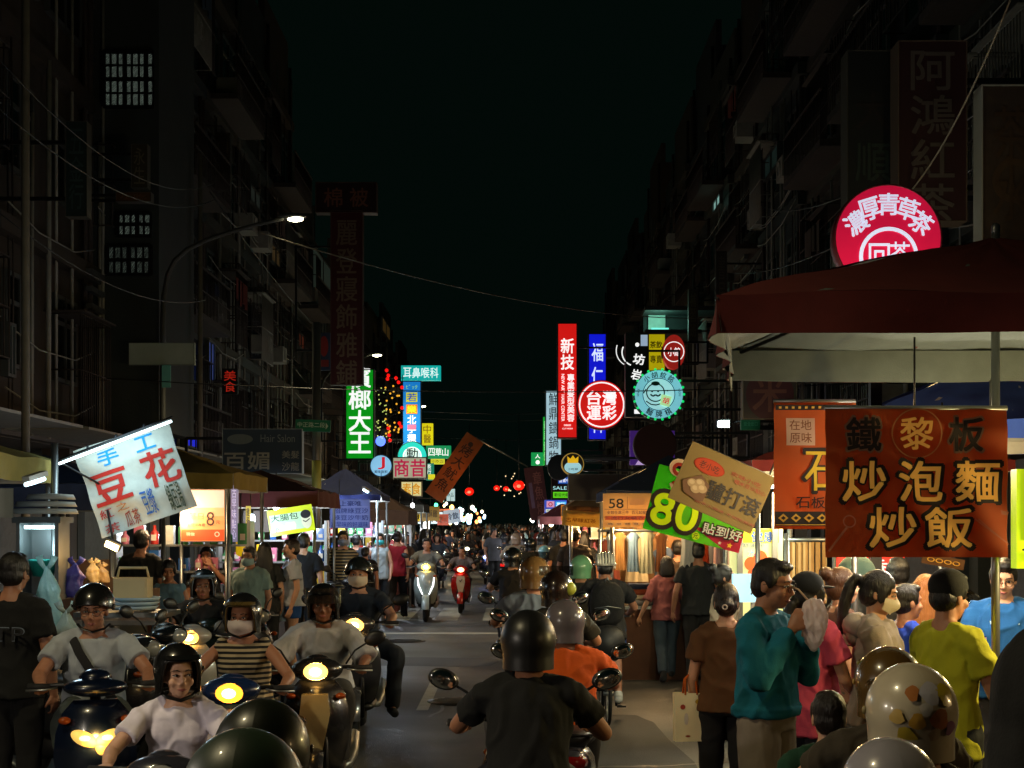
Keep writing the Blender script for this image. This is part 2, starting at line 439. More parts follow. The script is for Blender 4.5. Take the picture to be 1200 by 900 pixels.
def shop_house(x, y0, y1, h, side, i, label):
    """side -1: on the west row, its street face looks +x"""
    rnd = random.Random(i * 7 + (3 if side > 0 else 0)); 
    o = thing('shop_house', label, 'building', (x, (y0 + y1) / 2, 0), 0 if side < 0 else math.pi)
    W = y1 - y0; wm = WALLS[i % 5]
    b = MB(); b.box((-5, 0, h / 2 + 1.6), (10, W - .02, h - 3.2))          # upper floors; the arcade below stays open
    nf = int((h - 3.4) / 3.1)
    for k in range(nf + 1): b.box((.05, 0, 3.35 + k * 3.1), (.34, W - .03, .28))
    b.box((-.1, 0, h + .45), (.2, W - .03, .9))
    b.box((-5, 0, h + .3), (3, W * .5, 2.2))
    b.build('wall', wm, o)
    for sy in (-1, 1): MB().box((-.35, sy * (W / 2 - .25), 1.6), (.5, .44, 3.2)).build('arcade_column', wm, o)
    s = MB(); s.box((-3.6, 0, 1.6), (.1, W - .04, 3.2))
    for k in range(14): s.box((-3.54, 0, .25 + k * .2), (.03, W - .3, .03))
    s.build('roller_shutter', ACM, o)
    for k in range(nf):
        zc = 3.4 + k * 3.1 + 1.65
        if rnd.random() < .45 and not (side < 0 and i in (1, 2, 3)): link('balcony', BALC, o, (.02, 0, 3.5 + k * 3.1))
        for sy in (-1, 1):
            f, p, g = WM[0] if rnd.random() < .6 else WM[1]
            wi = link('window', f, o, (.04, sy * W * .24, zc)); link('pane', p, wi, (.01, 0, 0))
            if rnd.random() < .6 and not (side < 0 and i == 2): link('grille', g, wi)
        if rnd.random() < .6 and not (side < 0 and i in (1, 2, 3)): link('air_conditioner', AC, o, (.04, rnd.choice((-.02, .45, -.45)) * W, zc - .95))
    pp = MB()
    for sy in (-.47, .46):
        pp.tube([(.09, sy * W, 3.2), (.09, sy * W, h)], .055, 7)
    for k in range(4):
        yy = rnd.uniform(-.45, .45) * W; z = rnd.uniform(5, h)
        pp.tube([(.12, yy, 3.3), (.1, yy + .1, z * .6), (.12, yy - .05, z)], .016, 5)
    pp.build('drain_pipe', RUST, o)
    pc = MB()
    for k in range(5):
        yy = rnd.uniform(-.48, .48) * W; zt = rnd.uniform(7, h); pc.tube([(.13 + .03 * k, yy, 3.25), (.13 + .03 * k, yy + rnd.uniform(-.05, .05), zt)], rnd.choice((.02, .03, .045)), 6)
    for k in range(4):
        z = rnd.uniform(3.6, h * .8); pc.tube([(.25, -W / 2 * .96, z), (.32, -W * .2, z - .25), (.30, W * .2, z - .2), (.25, W / 2 * .96, z + .1)], .014, 5)
    pc.build('conduit', ACM, o)
    if i < 9:
        for k in range(2):
            z = 3.5 + 3.1 * rnd.randrange(nf); cg = MB(); cw_ = rnd.uniform(1.4, 2.4); yy = rnd.uniform(-.25, .25) * W
            for q in range(int(cw_ / .12) + 1): cg.tube([(.62, yy - cw_ / 2 + q * .12, z), (.62, yy - cw_ / 2 + q * .12, z + 1.9)], .010, 4)
            for zz in (z, z + .95, z + 1.9): cg.tube([(.05, yy - cw_ / 2, zz), (.62, yy - cw_ / 2, zz), (.62, yy + cw_ / 2, zz), (.05, yy + cw_ / 2, zz)], .014, 4)
            cg.box((.33, yy, z + 1.94), (.75, cw_ + .1, .03)); cg.build('window_cage', rnd.choice((RUST, ACM)), o)
        lb = MB(); z = 3.6 + 3.1 * rnd.randrange(nf); yy = rnd.uniform(-.3, .1) * W
        lb.tube([(.75, yy, z + 1.5), (.75, yy + 1.6, z + 1.5)], .012, 5)
        for q in range(4): lb.sheet(lambda u, v, q=q: (.75 + .03 * math.sin(u * 6 + q), yy + .1 + q * .38 + .3 * u, z + 1.5 - (.55 + .1 * (q % 2)) * v), 5, 4, True, .006)
        lb.build('laundry', rnd.choice((cloth('#6c5c54'), cloth('#4c5c6c'), cloth('#7c3c34'))), o)
    # plain awning sheet above the arcade
    aw = MB(); aw.box((.75, 0, 3.3), (1.5, W - .3, .04), Matrix.Rotation(0, 4, 'Y')); aw.build('awning', ACM, o)
    HOUSES.append((o, side, y0, y1)); return o
HOUSES = []
NTH = ['first', 'second', 'third', 'fourth', 'fifth', 'sixth', 'seventh', 'eighth', 'ninth', 'tenth', 'eleventh', 'twelfth', 'thirteenth', 'fourteenth', 'fifteenth', 'sixteenth', 'seventeenth', 'eighteenth']
yy = 12.0; i = 0
while yy < 50:
    shop_house(-7.9, yy, yy + 4.9, 17.0 + (i % 3) * .8, -1, i, f'dark five-storey shop house, {NTH[i]} along the row behind the bean pudding banner'); yy += 4.9; i += 1
while yy < 112:
    shop_house(-7.9 - (i % 2) * .3, yy, yy + 6.2, 12.5 + (i % 3) * .9, -1, i, f'dark lower shop house, {NTH[i]} along the row with the green lightbox'); yy += 6.2; i += 1
yy = 12.0; i = 0
while yy < 108:
    shop_house(7.0 + (i % 2) * .2, yy, yy + 5.6, 16.5 + ((i * 2) % 3) * 1.1, 1, i + 2, f'dark tall shop house, {NTH[i]} along the row behind the maroon canopy'); yy += 5.6; i += 1

# a house that stands out from the west row; its end wall with lit barred windows looks down the street
o = thing('stair_tower', 'narrow stairwell block with lit barred windows above the pale direction board', 'building', (-7.3, 27.2, 0))
b = MB(); b.box((.04, 1.5, 11.4), (1.28, 3, 15.6)); b.build('wall', WALLS[1], o)
LITW = mat('lit_curtain', (148, 164, 150), rough=.6, emit=.8, var=.5, scale=2.2)
for (a, c, d, e, nb) in ((122, 61, 180, 126, 7), (138, 250, 177, 277, 5), (126, 288, 177, 322, 6)):
    p0 = at(a, e, 27.18); p1 = at(d, c, 27.18)
    cx, cz = (p0.x + p1.x) / 2, (p0.z + p1.z) / 2; W, H = p1.x - p0.x, p1.z - p0.z
    f = MB(); t = .05
    for k in range(nb + 1): f.box((-W / 2 + W * k / nb, 0, 0), (.024 if k % 3 else .07, .08, H))
    for k in ((0, 2, 4) if nb < 7 else range(5)): f.box((0, .001, -H / 2 + H * k / 4), (W, .07, .025 if k % 2 else .06))
    wi = f.build('window', DARKMETAL, o, (cx + 7.3, -.06, cz))
    p = MB(); p.box((0, 0, 0), (W - .06, .03, H - .06)); p.build('pane', LITW, wi, (0, .075, 0))

# small lit windows far up
def lit_window(px, py, w, h, c=(150, 200, 190), e=.5, mt=None):
    """a lit window let into the street face of whichever house stands there"""
    side = -1 if px < 600 else 1; X = -7.62 if side < 0 else 6.72; Y = X * F / (px - 600); z = CAMZ - (py - 610) / F * Y
    dy = abs(w * Y * Y / (X * F)); dz = h * Y / F
    hs = [q for q in HOUSES if q[1] == side and q[2] <= Y < q[3]][0][0]; s_ = 1 if side < 0 else -1
    lx, ly = (X - hs.location.x) * s_, (Y - hs.location.y) * s_
    fr = MB()
    for k in (-1, 0, 1): fr.box((0, k * dy / 2, 0), (.12, .05, dz + .05))
    for k in (-1, 1): fr.box((.002, 0, k * dz / 2), (.11, dy, .05))
    wi = fr.build('window', ALU, hs, (lx, ly, z))
    mb = MB(); mb.box((-.01, 0, 0), (.05, dy - .05, dz - .05)); mb.build('pane', mat('lit_pane_' + hexname(c) + str(e), c, emit=e, var=.3, scale=4), wi)
lit_window(841, 238, 8, 12)
lit_window(378, 332, 24, 56, (70, 84, 74), .13)
lit_window(452, 386, 9, 16, (110, 84, 40), .14)
lit_window(252, 345, 5, 24, (60, 84, 130), .5)

# ------------------------------------------------------------------ street lamps
LAMPW = mat('lamp_lens', (255, 246, 200), emit=26, var=0)
LAMPPOST = mat('lamp_post_grey', (74, 74, 70), rough=.6, metal=.3)
def street_lamp(x, Y, xh, zh, label, energy):
    o = thing('street_lamp', label, 'street lamp', (x, Y, 0), group='street lamps along the kerb')
    m = MB(); m.tube([(0, 0, 0), (0, 0, 2.5), (0, 0, zh - 2.4)], [.075, .065, .052], 12); m.tube([(0, 0, 0), (0, 0, .4)], .12, 12)
    m.build('pole', LAMPPOST, o)
    a = MB(); L = xh - x; pts = [(0, 0, zh - 2.45)] + [(L * u, 0, zh - d_) for u, d_ in ((0, 1.9), (.01, 1.45), (.04, 1.05), (.10, .78), (.2, .58), (.36, .40), (.55, .26), (.75, .13), (.9, .05), (1, 0))]
    a.tube(pts, [.052 - .0018 * k for k in range(11)], 9); a.build('arm', LAMPPOST, o)
    e = V(pts[-1]); h = MB(); h.ell(e + V((.16, 0, .04)), (.28, .11, .055)); h.build('lamp_head', METAL, o)
    l = MB(); l.ell(e + V((.22, 0, -.01)), (.15, .09, .05)); l.build('lamp_lens', LAMPW, o)
    lamp('SPOT', e + V((.26, 0, -.12)), energy, (255, 236, 184), o, .15, (0, R(-12), 0), 112, .6)
    return o
p = at(345, 256, 27)
street_lamp(-6.5, 27, p.x - .2, p.z, 'lit street lamp on a tall curved pole behind the bean pudding banner', 700)
p = at(441, 416, 49)
street_lamp(-6.5, 49, p.x - .2, p.z, 'smaller lit street lamp whose head shines over the green lightbox', 900)
street_lamp(-6.5, 4, -4.4, 7.5, 'street lamp on the kerb beside the camera, out of view', 650)
street_lamp(-6.5, 71, -4.6, 7.5, 'third street lamp glowing far down the row of signs', 900)

def cable(px0, py0, Y0, px1, py1, Y1, sag, label, r=.012, mt=None):
    a, b = at(px0, py0, Y0), at(px1, py1, Y1); m = MB()
    m.tube([a.lerp(b, u / 14) - V((0, 0, sag * 4 * (u / 14) * (1 - u / 14))) for u in range(15)], r, 6)
    tag(m.build('overhead_cable', mt or BLACKP), label, 'cable', 'overhead cables')
WIRE = mat('grey_wire', (120, 112, 96), rough=.5)
# a lit balcony that juts out of the east row above the round mint sign
hs = [q for q in HOUSES if q[1] > 0 and q[2] <= 49.6 < q[3]][0][0]; cb = at(771, 378, 49.5); k_ = 49.5 / F
lx = lambda p: ((p.x - hs.location.x) * -1, (p.y - hs.location.y) * -1, p.z)
W_ = hs.location.x - cb.x + .5; b = MB()
for dz in (-14 * k_, 13 * k_): b.box((W_ / 2 - .05, 0, cb.z + dz), (W_ + .1, 1.6, .14))
b.box((W_ / 2 + .4, -.55, cb.z), (W_ - .9, .1, 27 * k_ - .16)); bal = b.build('balcony', WALLS[1], hs, (0, lx(cb)[1], 0))
m = MB(); m.box((W_ - .5, -.40, cb.z), (20 * k_, .05, 21 * k_)); m.build('door', mat('lit_pane_balcony', (150, 200, 180), emit=.25, var=.3, scale=4), bal)
m = MB(); m.box((W_ - .5, .70, cb.z - 11.2 * k_), (20 * k_, .05, .1)); m.build('lamp_strip', lit((120, 255, 220), 1.2), bal)
lamp('POINT', at(772, 380, 48.9), 25, (170, 255, 230), None, .2)
for q in range(3): lit_window(112, 322 + q * 20, 14, 3, (190, 180, 150), .5)
lit_window(246, 424, 7, 46, (70, 90, 170), .35)
lit_window(222, 518, 16, 12, (30, 40, 220), .7)
lit_window(10, 410, 8, 60, (90, 110, 110), .18)
lit_window(322, 300, 10, 20, (120, 96, 60), .10); lit_window(298, 232, 12, 18, (80, 90, 84), .07); lit_window(868, 300, 12, 18, (110, 96, 60), .08); lit_window(905, 190, 16, 24, (64, 90, 84), .06); lit_window(352, 400, 8, 16, (130, 60, 40), .12)
m = MB(); m.tube([(0, 0, 0), (0, 0, 11)], [.055, .045], 12); tag(m.build('utility_pole', mat('concrete_pole', (120, 114, 102), rough=.8, var=.3), None, (at(30, 610, 17.5).x, 17.5, 0)), 'tall slim utility pole rising at the edge of the west row', 'pole')
m = MB(); m.tube([(0, 0, 0), (0, 0, 9.5)], [.06, .045], 12); tag(m.build('utility_pole', mat('concrete_pole', (120, 114, 102)), None, (at(246, 610, 30).x - .2, 30, 0)), 'slim pale utility pole behind the curved street lamp arm', 'pole')
cable(-10, 120, 15, 250, 235, 30, .5, 'black cable bundle from the tall slim pole to the second pole', .009)
cable(-10, 60, 15, 250, 215, 30, .6, 'second black cable above the bundle on the slim utility poles', .008)
cable(246, 225, 30, 430, 430, 70, .6, 'black cable running along the west row past the bedding sign', .016)
cable(1200, 90, 14, 887, 240, 42, .6, 'black cable running along the east row above the maroon canopy', .016)
cable(1200, 160, 14, 848, 318, 48, .5, 'lower black cable along the east row behind the tea sign', .014)
cable(305, 273, 26.6, 848, 372, 48, .5, 'thin cable strung from the tall street lamp across the street', .013, WIRE)
cable(1060, 232, 13, 1184, 0, 10, .15, 'grey cable rising diagonally past the dark vertical signs', .008, WIRE)
cable(0, 250, 18, 240, 352, 30, .4, 'dark cable sagging in front of the stairwell block', .009)
cable(78, 440, 26, 1062, 446, 26, .25, 'level cable spanning the street in front of the round mint sign', .010)
for Y, z, lb in ((55, 5.67, 'cable across the street carrying the lone red lantern'), (52, 5.7, 'cable across the street carrying the larger red lantern'), (75, 6.05, 'cable across the street carrying the pair of far lanterns')):
    m = MB(); m.tube([(-7.9, Y, z + .25), (0, Y, z), (7.1, Y, z + .25)], .012, 5); tag(m.build('overhead_cable', BLACKP), lb, 'cable', 'overhead cables')
# ------------------------------------------------------------------ signs
WHT = lit('#f2f4f0', 1.15); WPA = paint('#d8d4c8'); BLK = paint('#121214'); CASE = paint('#4c4c4a')
GRN = lit('#07b01c', .55)
FRD = paint('#3a3634')
def bracket(s, x0, y, x1, depth=.05):
    """steel arm that ties a sign to its facade"""
    m = MB(); k = s.k
    for dy in (-.3, .3): m.box(((x0 + x1) / 2 * k, 0, -(y + dy * s.h) * k), (abs(x1 - x0) * k, depth, depth))
    m.box((x1 * k, 0.003, -y * k), (depth, depth, .62 * s.h * k))
    m.build('bracket_frame', DARKMETAL, s.o)

# --- west row, lit
s = Sign('green_lightbox', 'bright green lightbox with white characters hanging over the west shops', 'sign', 422.5, 486, 45, 31, 103, GRN, .5, frame=paint('#0a3c12'))
s.col('檳榔大王', 0, -56, 46, 25, WHT, .03, .06); bracket(s, -16, 0, -46); s.done()
s = Sign('clinic_sign', 'cyan horizontal clinic sign with white characters on top of the blue sign', 'sign', 493.5, 437.5, 52, 46, 17, lit('#10b4ac', .75), .4)
s.row('耳鼻喉科', -21, 21, 0, 12, lit('#e4fffa', 1.0), .01); s.done()
s = Sign('vertical_sign', 'tall narrow blue lightbox with yellow and white characters under the cyan clinic sign', 'sign', 483, 490, 51, 20, 84, lit('#1478c8', .9), .4, frame=paint('#0c2c4c'))
s.t('ﾋﾞｯｸ', 0, -36, 13, 5, lit('#8cd070', .9)); s.rect(0, -24, 13, 11, lit('#c8c814', 1)); s.t('若', 0, -24, 11, 9, lit('#2050c0', .8), .03)
s.rect(0, -10, 13, 11, lit('#d07818', 1)); s.t('樂', 0, -10, 11, 9, lit('#f0d020', 1), .03)
s.col('北芋粿包', 0, -3, 40, 10, WHT, .02); s.poly([(-5, 8), (5, 8), (5, 14), (-5, 14)], lit('#c86c98', .7)); bracket(s, -10, 0, -50); s.done()
s = Sign('round_sign', 'turquoise round lightbox half hidden by the white and crimson sign', 'sign', 483.5, 535, 50, 33, 33, lit('#22c4bc', .9), .35, shape='disc', frame=paint('#186460'))
s.ring(0, 0, 9.5, 11, WHT); s.disc(0, 0, 9, 9, lit('#cdf4ee', .9)); s.t('動', 0, -3, 13, 13, paint('#0e2c34'), .02); s.done()
s = Sign('white_sign', 'white lightbox with two big crimson characters below the turquoise disc', 'sign', 480.5, 548.5, 46, 38, 23, lit('#b4b094', .75), .35, frame=paint('#6c6c50'))
s.t('商', -9.5, 0, 17, 20, lit('#c01c4c', .75), .03); s.t('昔', 9.5, 0, 17, 20, lit('#c01c4c', .75), .03); bracket(s, -19, 0, -60); s.done()
s = Sign('round_sign', 'small round pale blue lightbox with a large red letter J', 'sign', 447, 546, 42, 24, 24, lit('#84c0e4', .95), .3, shape='disc', frame=paint('#5890b0'))
s.t('J', .5, -3, 8, 14, lit('#d41c28', .8), .03); s.row('美味飲料', -8, 8, 7, 3.6, paint('#142c6c'), .02); bracket(s, -12, 0, -50); s.done()
s = Sign('amber_sign', 'small amber and white lightbox hanging beneath the white and crimson sign', 'sign', 482.5, 573, 48, 23, 16, lit('#d8cc90', .9), .3, frame=paint('#786840'))
s.t('素', -5.5, 0, 10, 13, lit('#c88c08', .85), .03); s.t('食', 5.5, 0, 10, 13, lit('#c88c08', .85), .03); bracket(s, -11, 0, -40); s.done()
s = Sign('yellow_sign', 'small vertical yellow lightbox beside the blue vertical lightbox', 'sign', 501, 509, 58, 13, 25, lit('#d4c80c', .95), .4)
s.col('中醫', 0, -11, 11, 9, lit('#8c7008', .6), .02); bracket(s, -6, 0, -40); s.done()
s = Sign('green_sign', 'green horizontal lightbox with white characters behind the tilted brown banner', 'sign', 514, 530, 60, 29, 15, lit('#0c8c54', .8), .4)
s.row('四草山', -12, 12, 0, 9, WHT, .015); bracket(s, -14, 0, -50); s.done()
s = Sign('yellow_sign', 'low yellow strip lightbox under the green horizontal lightbox', 'sign', 513, 541, 62, 16, 6, lit('#d8d030', .9), .3); s.row('小吃店', -7, 7, 0, 4, lit('#606008', .5)); bracket(s, -8, 0, -40); s.done()
s = Sign('green_sign', 'green and teal sliver of lightbox beside the white and crimson sign', 'sign', 504, 553, 61, 9, 20, lit('#0f8068', .7), .3); s.rect(2, 6, 8, 6, lit('#d8cc20', .9)); s.col('茶行', -1, -9, 3, 5, WHT); bracket(s, -4, 0, -50); s.done()
s = Sign('white_sign', 'white-blue glowing board tucked behind the lower end of the brown banner', 'sign', 528, 580, 60, 10, 14, lit('#b8d8d8', .8), .2); s.row('冰品', -4, 4, 0, 5, paint('#204850')); bracket(s, -5, 0, -60); s.done()
# fairy-light neon
def bead(c, e): return lit(c, e)
o = thing('bead_light_sign', 'string light display of red, amber and green beads beside the green lightbox', 'light display', at(456, 480, 46))
rnd = random.Random(5); k = 46 / F
for nm, c, n_, rng in (('amber_bead', '#ffb030', 26, lambda: (rnd.uniform(-4, 12), rnd.uniform(-28, 30))), ('green_bead', '#b8c868', 34, lambda: (rnd.uniform(-18, -3), rnd.uniform(-26, 34)))):
    m = MB()
    for q in range(n_):
        x, z = rng(); m.ell((x * k, rnd.uniform(-.2, .2), -z * k), (.022,) * 3 if nm[0] == 'g' else (.032,) * 3, 6, 5)
    m.build(nm, bead(c, 1.1), o)
m = MB()
for x, z in ((-3, -46), (-1, -40), (-2, -36), (8, -37), (11, -32), (15, -26), (12, 16), (14, 20), (-1, 22), (0, 30), (1, 36), (15, -2)): m.ell((x * k, 0, -z * k), (.06,) * 3, 7, 5)
m.build('red_bead', bead('#f01410', 1.1), o)
m = MB(); m.ell((-10 * k, 0, -37 * k), (.16,) * 3, 10, 7); m.build('blue_lamp', bead('#4868ff', 3), o)
m = MB()
for x in (-16, -8, 0, 8, 15): m.tube([(x * k, .25, -40 * k), (x * k, .25, 42 * k)], .012, 5)
for z in (-38, 0, 38): m.tube([(-18 * k, .25, z * k), (17 * k, .25, z * k)], .012, 5)
m.build('wire_frame', DARKMETAL, o)

# --- west row, unlit
s = Sign('dark_banner_sign', 'unlit dark red vertical bedding shop sign with gold characters', 'sign', 407, 350, 38, 36, 202, paint('#4c1012'), .35, frame=paint('#5c4034'), fw=.8)
s.col('麗登寢飾雅鋪', 0, -92, 104, 24, paint('#7a644e'), .02, .12); bracket(s, -18, 0, -60); s.done()
s = Sign('dark_header_sign', 'unlit dark horizontal sign box on top of the dark red bedding sign', 'sign', 406.5, 233, 38, 70, 34, paint('#2c1012'), .35, frame=paint('#5c4034'), fw=.8)
s.row('棉被', -30, 30, 0, 22, paint('#8a5440'), .02, .3); s.done()
s = Sign('salon_sign', 'unlit navy hair salon board above the dark red stall canopies', 'sign', 308.5, 529, 24, 92, 51, paint('#2c4056'), .18, frame=paint('#90a0a8'), fw=.7)
s.t('Hair Salon', 18, -15, 40, 9, paint('#7c8c94'), .005); s.disc(-26, -14, 15, 6, paint('#6c7c84')); s.t('百媚', -18, 11, 52, 20, paint('#98a0a0'), .03); s.t('美髮', 33, 4, 20, 9, paint('#90989a'), .01); s.t('沙龍', 33, 18, 20, 10, paint('#90989a'), .01); bracket(s, -46, 0, -90); s.done()
s = Sign('direction_board', 'blank pale back of a direction board on the tall lamp pole', 'sign', 190, 415, 26.6, 76, 25, paint('#a8b4a4'), .05, frame=paint('#707870'), fw=.6); s.done()
s = Sign('plate', 'small mint green plate under the pale direction board', 'sign', 195, 441, 26.5, 10, 26, mat('mint_plate', '#5c9884', emit=.03), .05); s.done()  # unlit plate with a slight glow put into its colour
s = Sign('street_name_sign', 'small green street name sign with white letters on a slim pole', 'sign', 367, 499, 24, 40, 13, mat('street_sign_green', '#0c6c4c', emit=.03, ecol='#0a5c40'), .05, roll=2, frame=paint('#307860'), fw=.4)  # sign face glows faintly by itself, though it holds no lamp
s.t('中正路二段', -2, -1, 32, 6, paint('#b8d0c0'), .01); s.poly([(15, -4), (18, 0), (15, 4)], paint('#b8d0c0')); s.done()
m = MB(); m.tube([(0, 0, 0), (0, 0, 5.2)], .07, 10); o = m.build('utility_pole', METAL, None, (at(371, 610, 24.15).x, 24.15, 0)); tag(o, 'slim grey utility pole carrying the green street name sign', 'pole')
st = MB(); st.tube([(0, 0, 2.1), (0, 0, 2.9)], .078, 12); st.build('pasted_sticker', paint('#9ca050'), o)
s = Sign('red_neon_sign', 'faint red neon characters on the dark facade above the salon board', 'sign', 270, 447, 34, 18, 30, BLACKP, .1); s.col('美食', 0, -13, 13, 14, lit('#c02818', .45), .01); s.done()
s = Sign('red_poster_sign', 'dim red and blue vertical poster sign next to the bedding sign', 'sign', 380, 412, 36, 14, 44, paint('#2c3c58'), .1); s.disc(0, -6, 5, 12, paint('#a02c28')); s.rect(0, 14, 11, 8, paint('#902c24')); s.done()

# --- east row, lit
RED = lit('#d81814', .8)
s = Sign('red_lightbox', 'tall narrow red lightbox with white hair salon lettering', 'sign', 664.5, 447, 40, 21, 132, RED, .5, frame=paint('#401010'))
s.col('新技', 0, -50, -12, 15, WHT, .03); s.col('專業髮型美容', 4, -8, 48, 8, WHT, .03, .08); s.t('NEW ART HAIR CENTER', -5.2, 20, 55, 3.6, WHT, .02, 90); s.t('0800', 0, 52, 8, 2, WHT); s.t('CUT PERM', 0, 56, 12, 1.6, WHT); bracket(s, 11, 0, 70); s.done()
s = Sign('blue_lightbox', 'tall deep blue lightbox with white characters behind the red lottery disc', 'sign', 699.5, 454, 44, 19, 122, lit('#0c18d0', .95), .5, frame=paint('#0a0c40'))
s.col('福仁眼科', 0, -54, 57, 13, lit('#d0e0ff', 1.1), .03, .25); bracket(s, 10, 0, 60); s.done()
s = Sign('lottery_disc', 'large round red lightbox with white ring and four white characters', 'sign', 704.5, 475, 36, 56, 56, RED, .4, shape='disc', frame=paint('#501010'))
s.ring(0, 0, 25, 26.6, WHT); s.t('台', -9, -8, 16, 16, WHT, .035); s.t('灣', 9, -8, 16, 16, WHT, .035); s.t('運', -9, 9.5, 16, 16, WHT, .035); s.t('彩', 9, 9.5, 16, 16, WHT, .035); bracket(s, 28, 0, 80); s.done()
s = Sign('white_lightbox', 'tall white lightbox with thin dark characters beside the red salon lightbox', 'sign', 648.5, 502, 52, 17, 86, lit('#a8ccd8', .85), .4, frame=paint('#506870'))
s.col('鮮鼎鑄鍋物', 0, -42, 42, 11, paint('#1c2c34'), .01, .14); bracket(s, 8, 0, 60); s.done()
s = Sign('green_lightbox', 'thin green vertical lightbox at the edge of the white pot lightbox', 'sign', 638.5, 517, 54, 4, 56, lit('#08a028', .8), .4); bracket(s, 2, 0, 90); s.col('藥局健保', 0, -24, 24, 2.6, lit('#b0f0b0', .8)); s.done()
s = Sign('green_sign', 'small square green lightbox with white mark low beside the white pot lightbox', 'sign', 630, 538, 56, 15, 15, lit('#089048', .8), .4); s.t('人', 0, -3, 6, 5, WHT); s.disc(0, 4, 2.4, 2.4, WHT); bracket(s, 8, 0, 90); s.done()
s = Sign('black_lightbox', 'black vertical lightbox with white brushstroke characters', 'sign', 746, 440, 34, 25, 96, BLACKP, .35, frame=paint('#282828'))
s.ring(-2, -26, 15, 16.4, WHT, 110, 205); s.ring(-6, -28, 18, 19, WHT, 120, 200); s.disc(0, -35, 2.4, 2.4, WHT); s.rect(8, -40, 8, 13, lit('#a8c0d8', .7)); s.t('坊', 2, -18, 13, 12, WHT, .04, 8); s.t('岩', -1, 0, 11, 12, WHT, .03, 14); s.t('酒', 0, 34, 6, 6, WHT); s.rect(0, 43, 7, 5, WHT); bracket(s, 12, 0, 50); s.done()
s = Sign('yellow_lightbox', 'yellow lightbox with dark characters above the round mint sign', 'sign', 768, 414, 38, 20, 42, lit('#b4a808', .75), .4, frame=paint('#686010'))
s.t('茶飲', 0, -9, 14, 8, paint('#3c3408'), .03); s.t('專賣', 0, 8, 14, 9, paint('#3c3408'), .02); s.rect(0, -1, 20, .8, paint('#605808')); bracket(s, 10, 0, 50); s.done()
s = Sign('red_oval_sign', 'partly hidden red oval lightbox beside the yellow lightbox', 'sign', 789, 413, 37, 26, 40, lit('#a8241c', .6), .3, shape='disc', frame=paint('#80201c')); s.ring(0, 0, 11, 12, WHT); s.t('小館', 0, 0, 14, 10, WHT, .02); bracket(s, 13, 0, 40); s.done()
# round mint sign
s = Sign('round_mint_sign', 'round mint lightbox with dark ring emblem and green edge lights', 'sign', 771, 463, 28, 56, 56, lit('#78c4d4', .8), .35, shape='disc', frame=paint('#246c5c'))
INK = paint('#10323c')
s.ring(0, 0, 18.2, 19, INK); s.disc(0, 0, 18, 18, lit('#a0dce0', .8))
for a, ch in zip((-38, -13, 13, 38), '小胡紋銘'): s.t(ch, 23 * math.sin(R(a)), -23 * math.cos(R(a)), 7, 7, INK, .02, a)
for a, ch in zip((28, 0, -28), '棋牌麵'): s.t(ch, 23 * math.sin(R(a)), 23 * math.cos(R(a)), 7.5, 7.5, INK, .03, -a)
s.t('SINCE', -24, -2, 9, 2.4, INK, .01, -85); s.t('NOODLE', 24, -2, 9, 2.4, INK, .01, 85)
s.ring(-4, -2, 9.6, 11, INK); s.disc(-4, -12.5, 5, 2.6, INK); s.line([(-10, 0), (-7, 2.4), (-4, .6), (-1, 2.4), (2, 0)], 1.9, INK); s.disc(-8, -3.4, 1.2, 1.2, INK); s.disc(-1, -3.4, 1.2, 1.2, INK); s.line([(-15, 8), (-9, 12), (-3, 12.6), (2, 11)], 1.4, INK); s.line([(-15, -6), (-18, -1)], 1.2, INK)
s.poly([(3, 0), (15, 3), (12, 15), (1, 12)], lit('#a8d898', .9)); s.t('胡', 8, 7.5, 7, 7, lit('#d02c40', .8), .04, 14); s.t('•', 10, -4, 2, 2, INK)
bd = MB(); gl = lit('#08d868', 1.0)
for q in range(22):
    a = 2 * math.pi * q / 22; bd.ell((29.3 * s.k * math.cos(a), -.17, 29.3 * s.k * math.sin(a)), (.026,) * 3, 7, 5)
bd.build('edge_light_chain', gl, s.o); lamp('POINT', (0, -.4, .75), 5, (60, 255, 170), s.o, .3); bracket(s, 29, 0, 110); s.done()
s = Sign('dark_round_sign', 'unlit dark maroon round sign just below the round mint lightbox', 'sign', 767, 522, 26, 48, 48, paint('#3c0c10'), .3, shape='disc', frame=paint('#2c0a0c')); bracket(s, 24, 0, 110); s.done()
s = Sign('purple_sign', 'purple and white lit poster panel behind the dark maroon disc', 'sign', 764, 525, 33, 52, 40, lit('#5c2c98', .28), .2); s.poly([(-20, 20), (-8, 2), (4, 12), (20, 4), (24, 20)], lit('#c8a8d8', .7)); bracket(s, 27, 0, 90); s.done()
s = Sign('round_crest_sign', 'small round lit crest sign in gold and pale blue with a gold rim', 'sign', 671, 544, 30, 24, 24, mat('dark_bronze', '#2c2418'), .3, shape='disc', frame=lit('#b08c40', .5))
s.disc(0, 4, 10, 7, lit('#98c8d0', .8)); s.poly([(-6, -1), (-6.5, -9), (-3, -6), (0, -10), (3, -6), (6.5, -9), (6, -1)], lit('#d4a418', .9)); s.row('小吃部', -6, 6, 6, 3, INK); bracket(s, 12, 0, 100); s.done()
s = Sign('dark_round_sign', 'unlit black round sign overlapped by the gold rimmed crest sign', 'sign', 655, 548, 33, 27, 30, paint('#0c1216'), .3, shape='disc'); bracket(s, 12, 0, 100); s.done()
s = Sign('led_board', 'dark board of blue and lime LED text rows above the crest sign shops', 'sign', 658, 577, 46, 24, 46, BLACKP, .2)
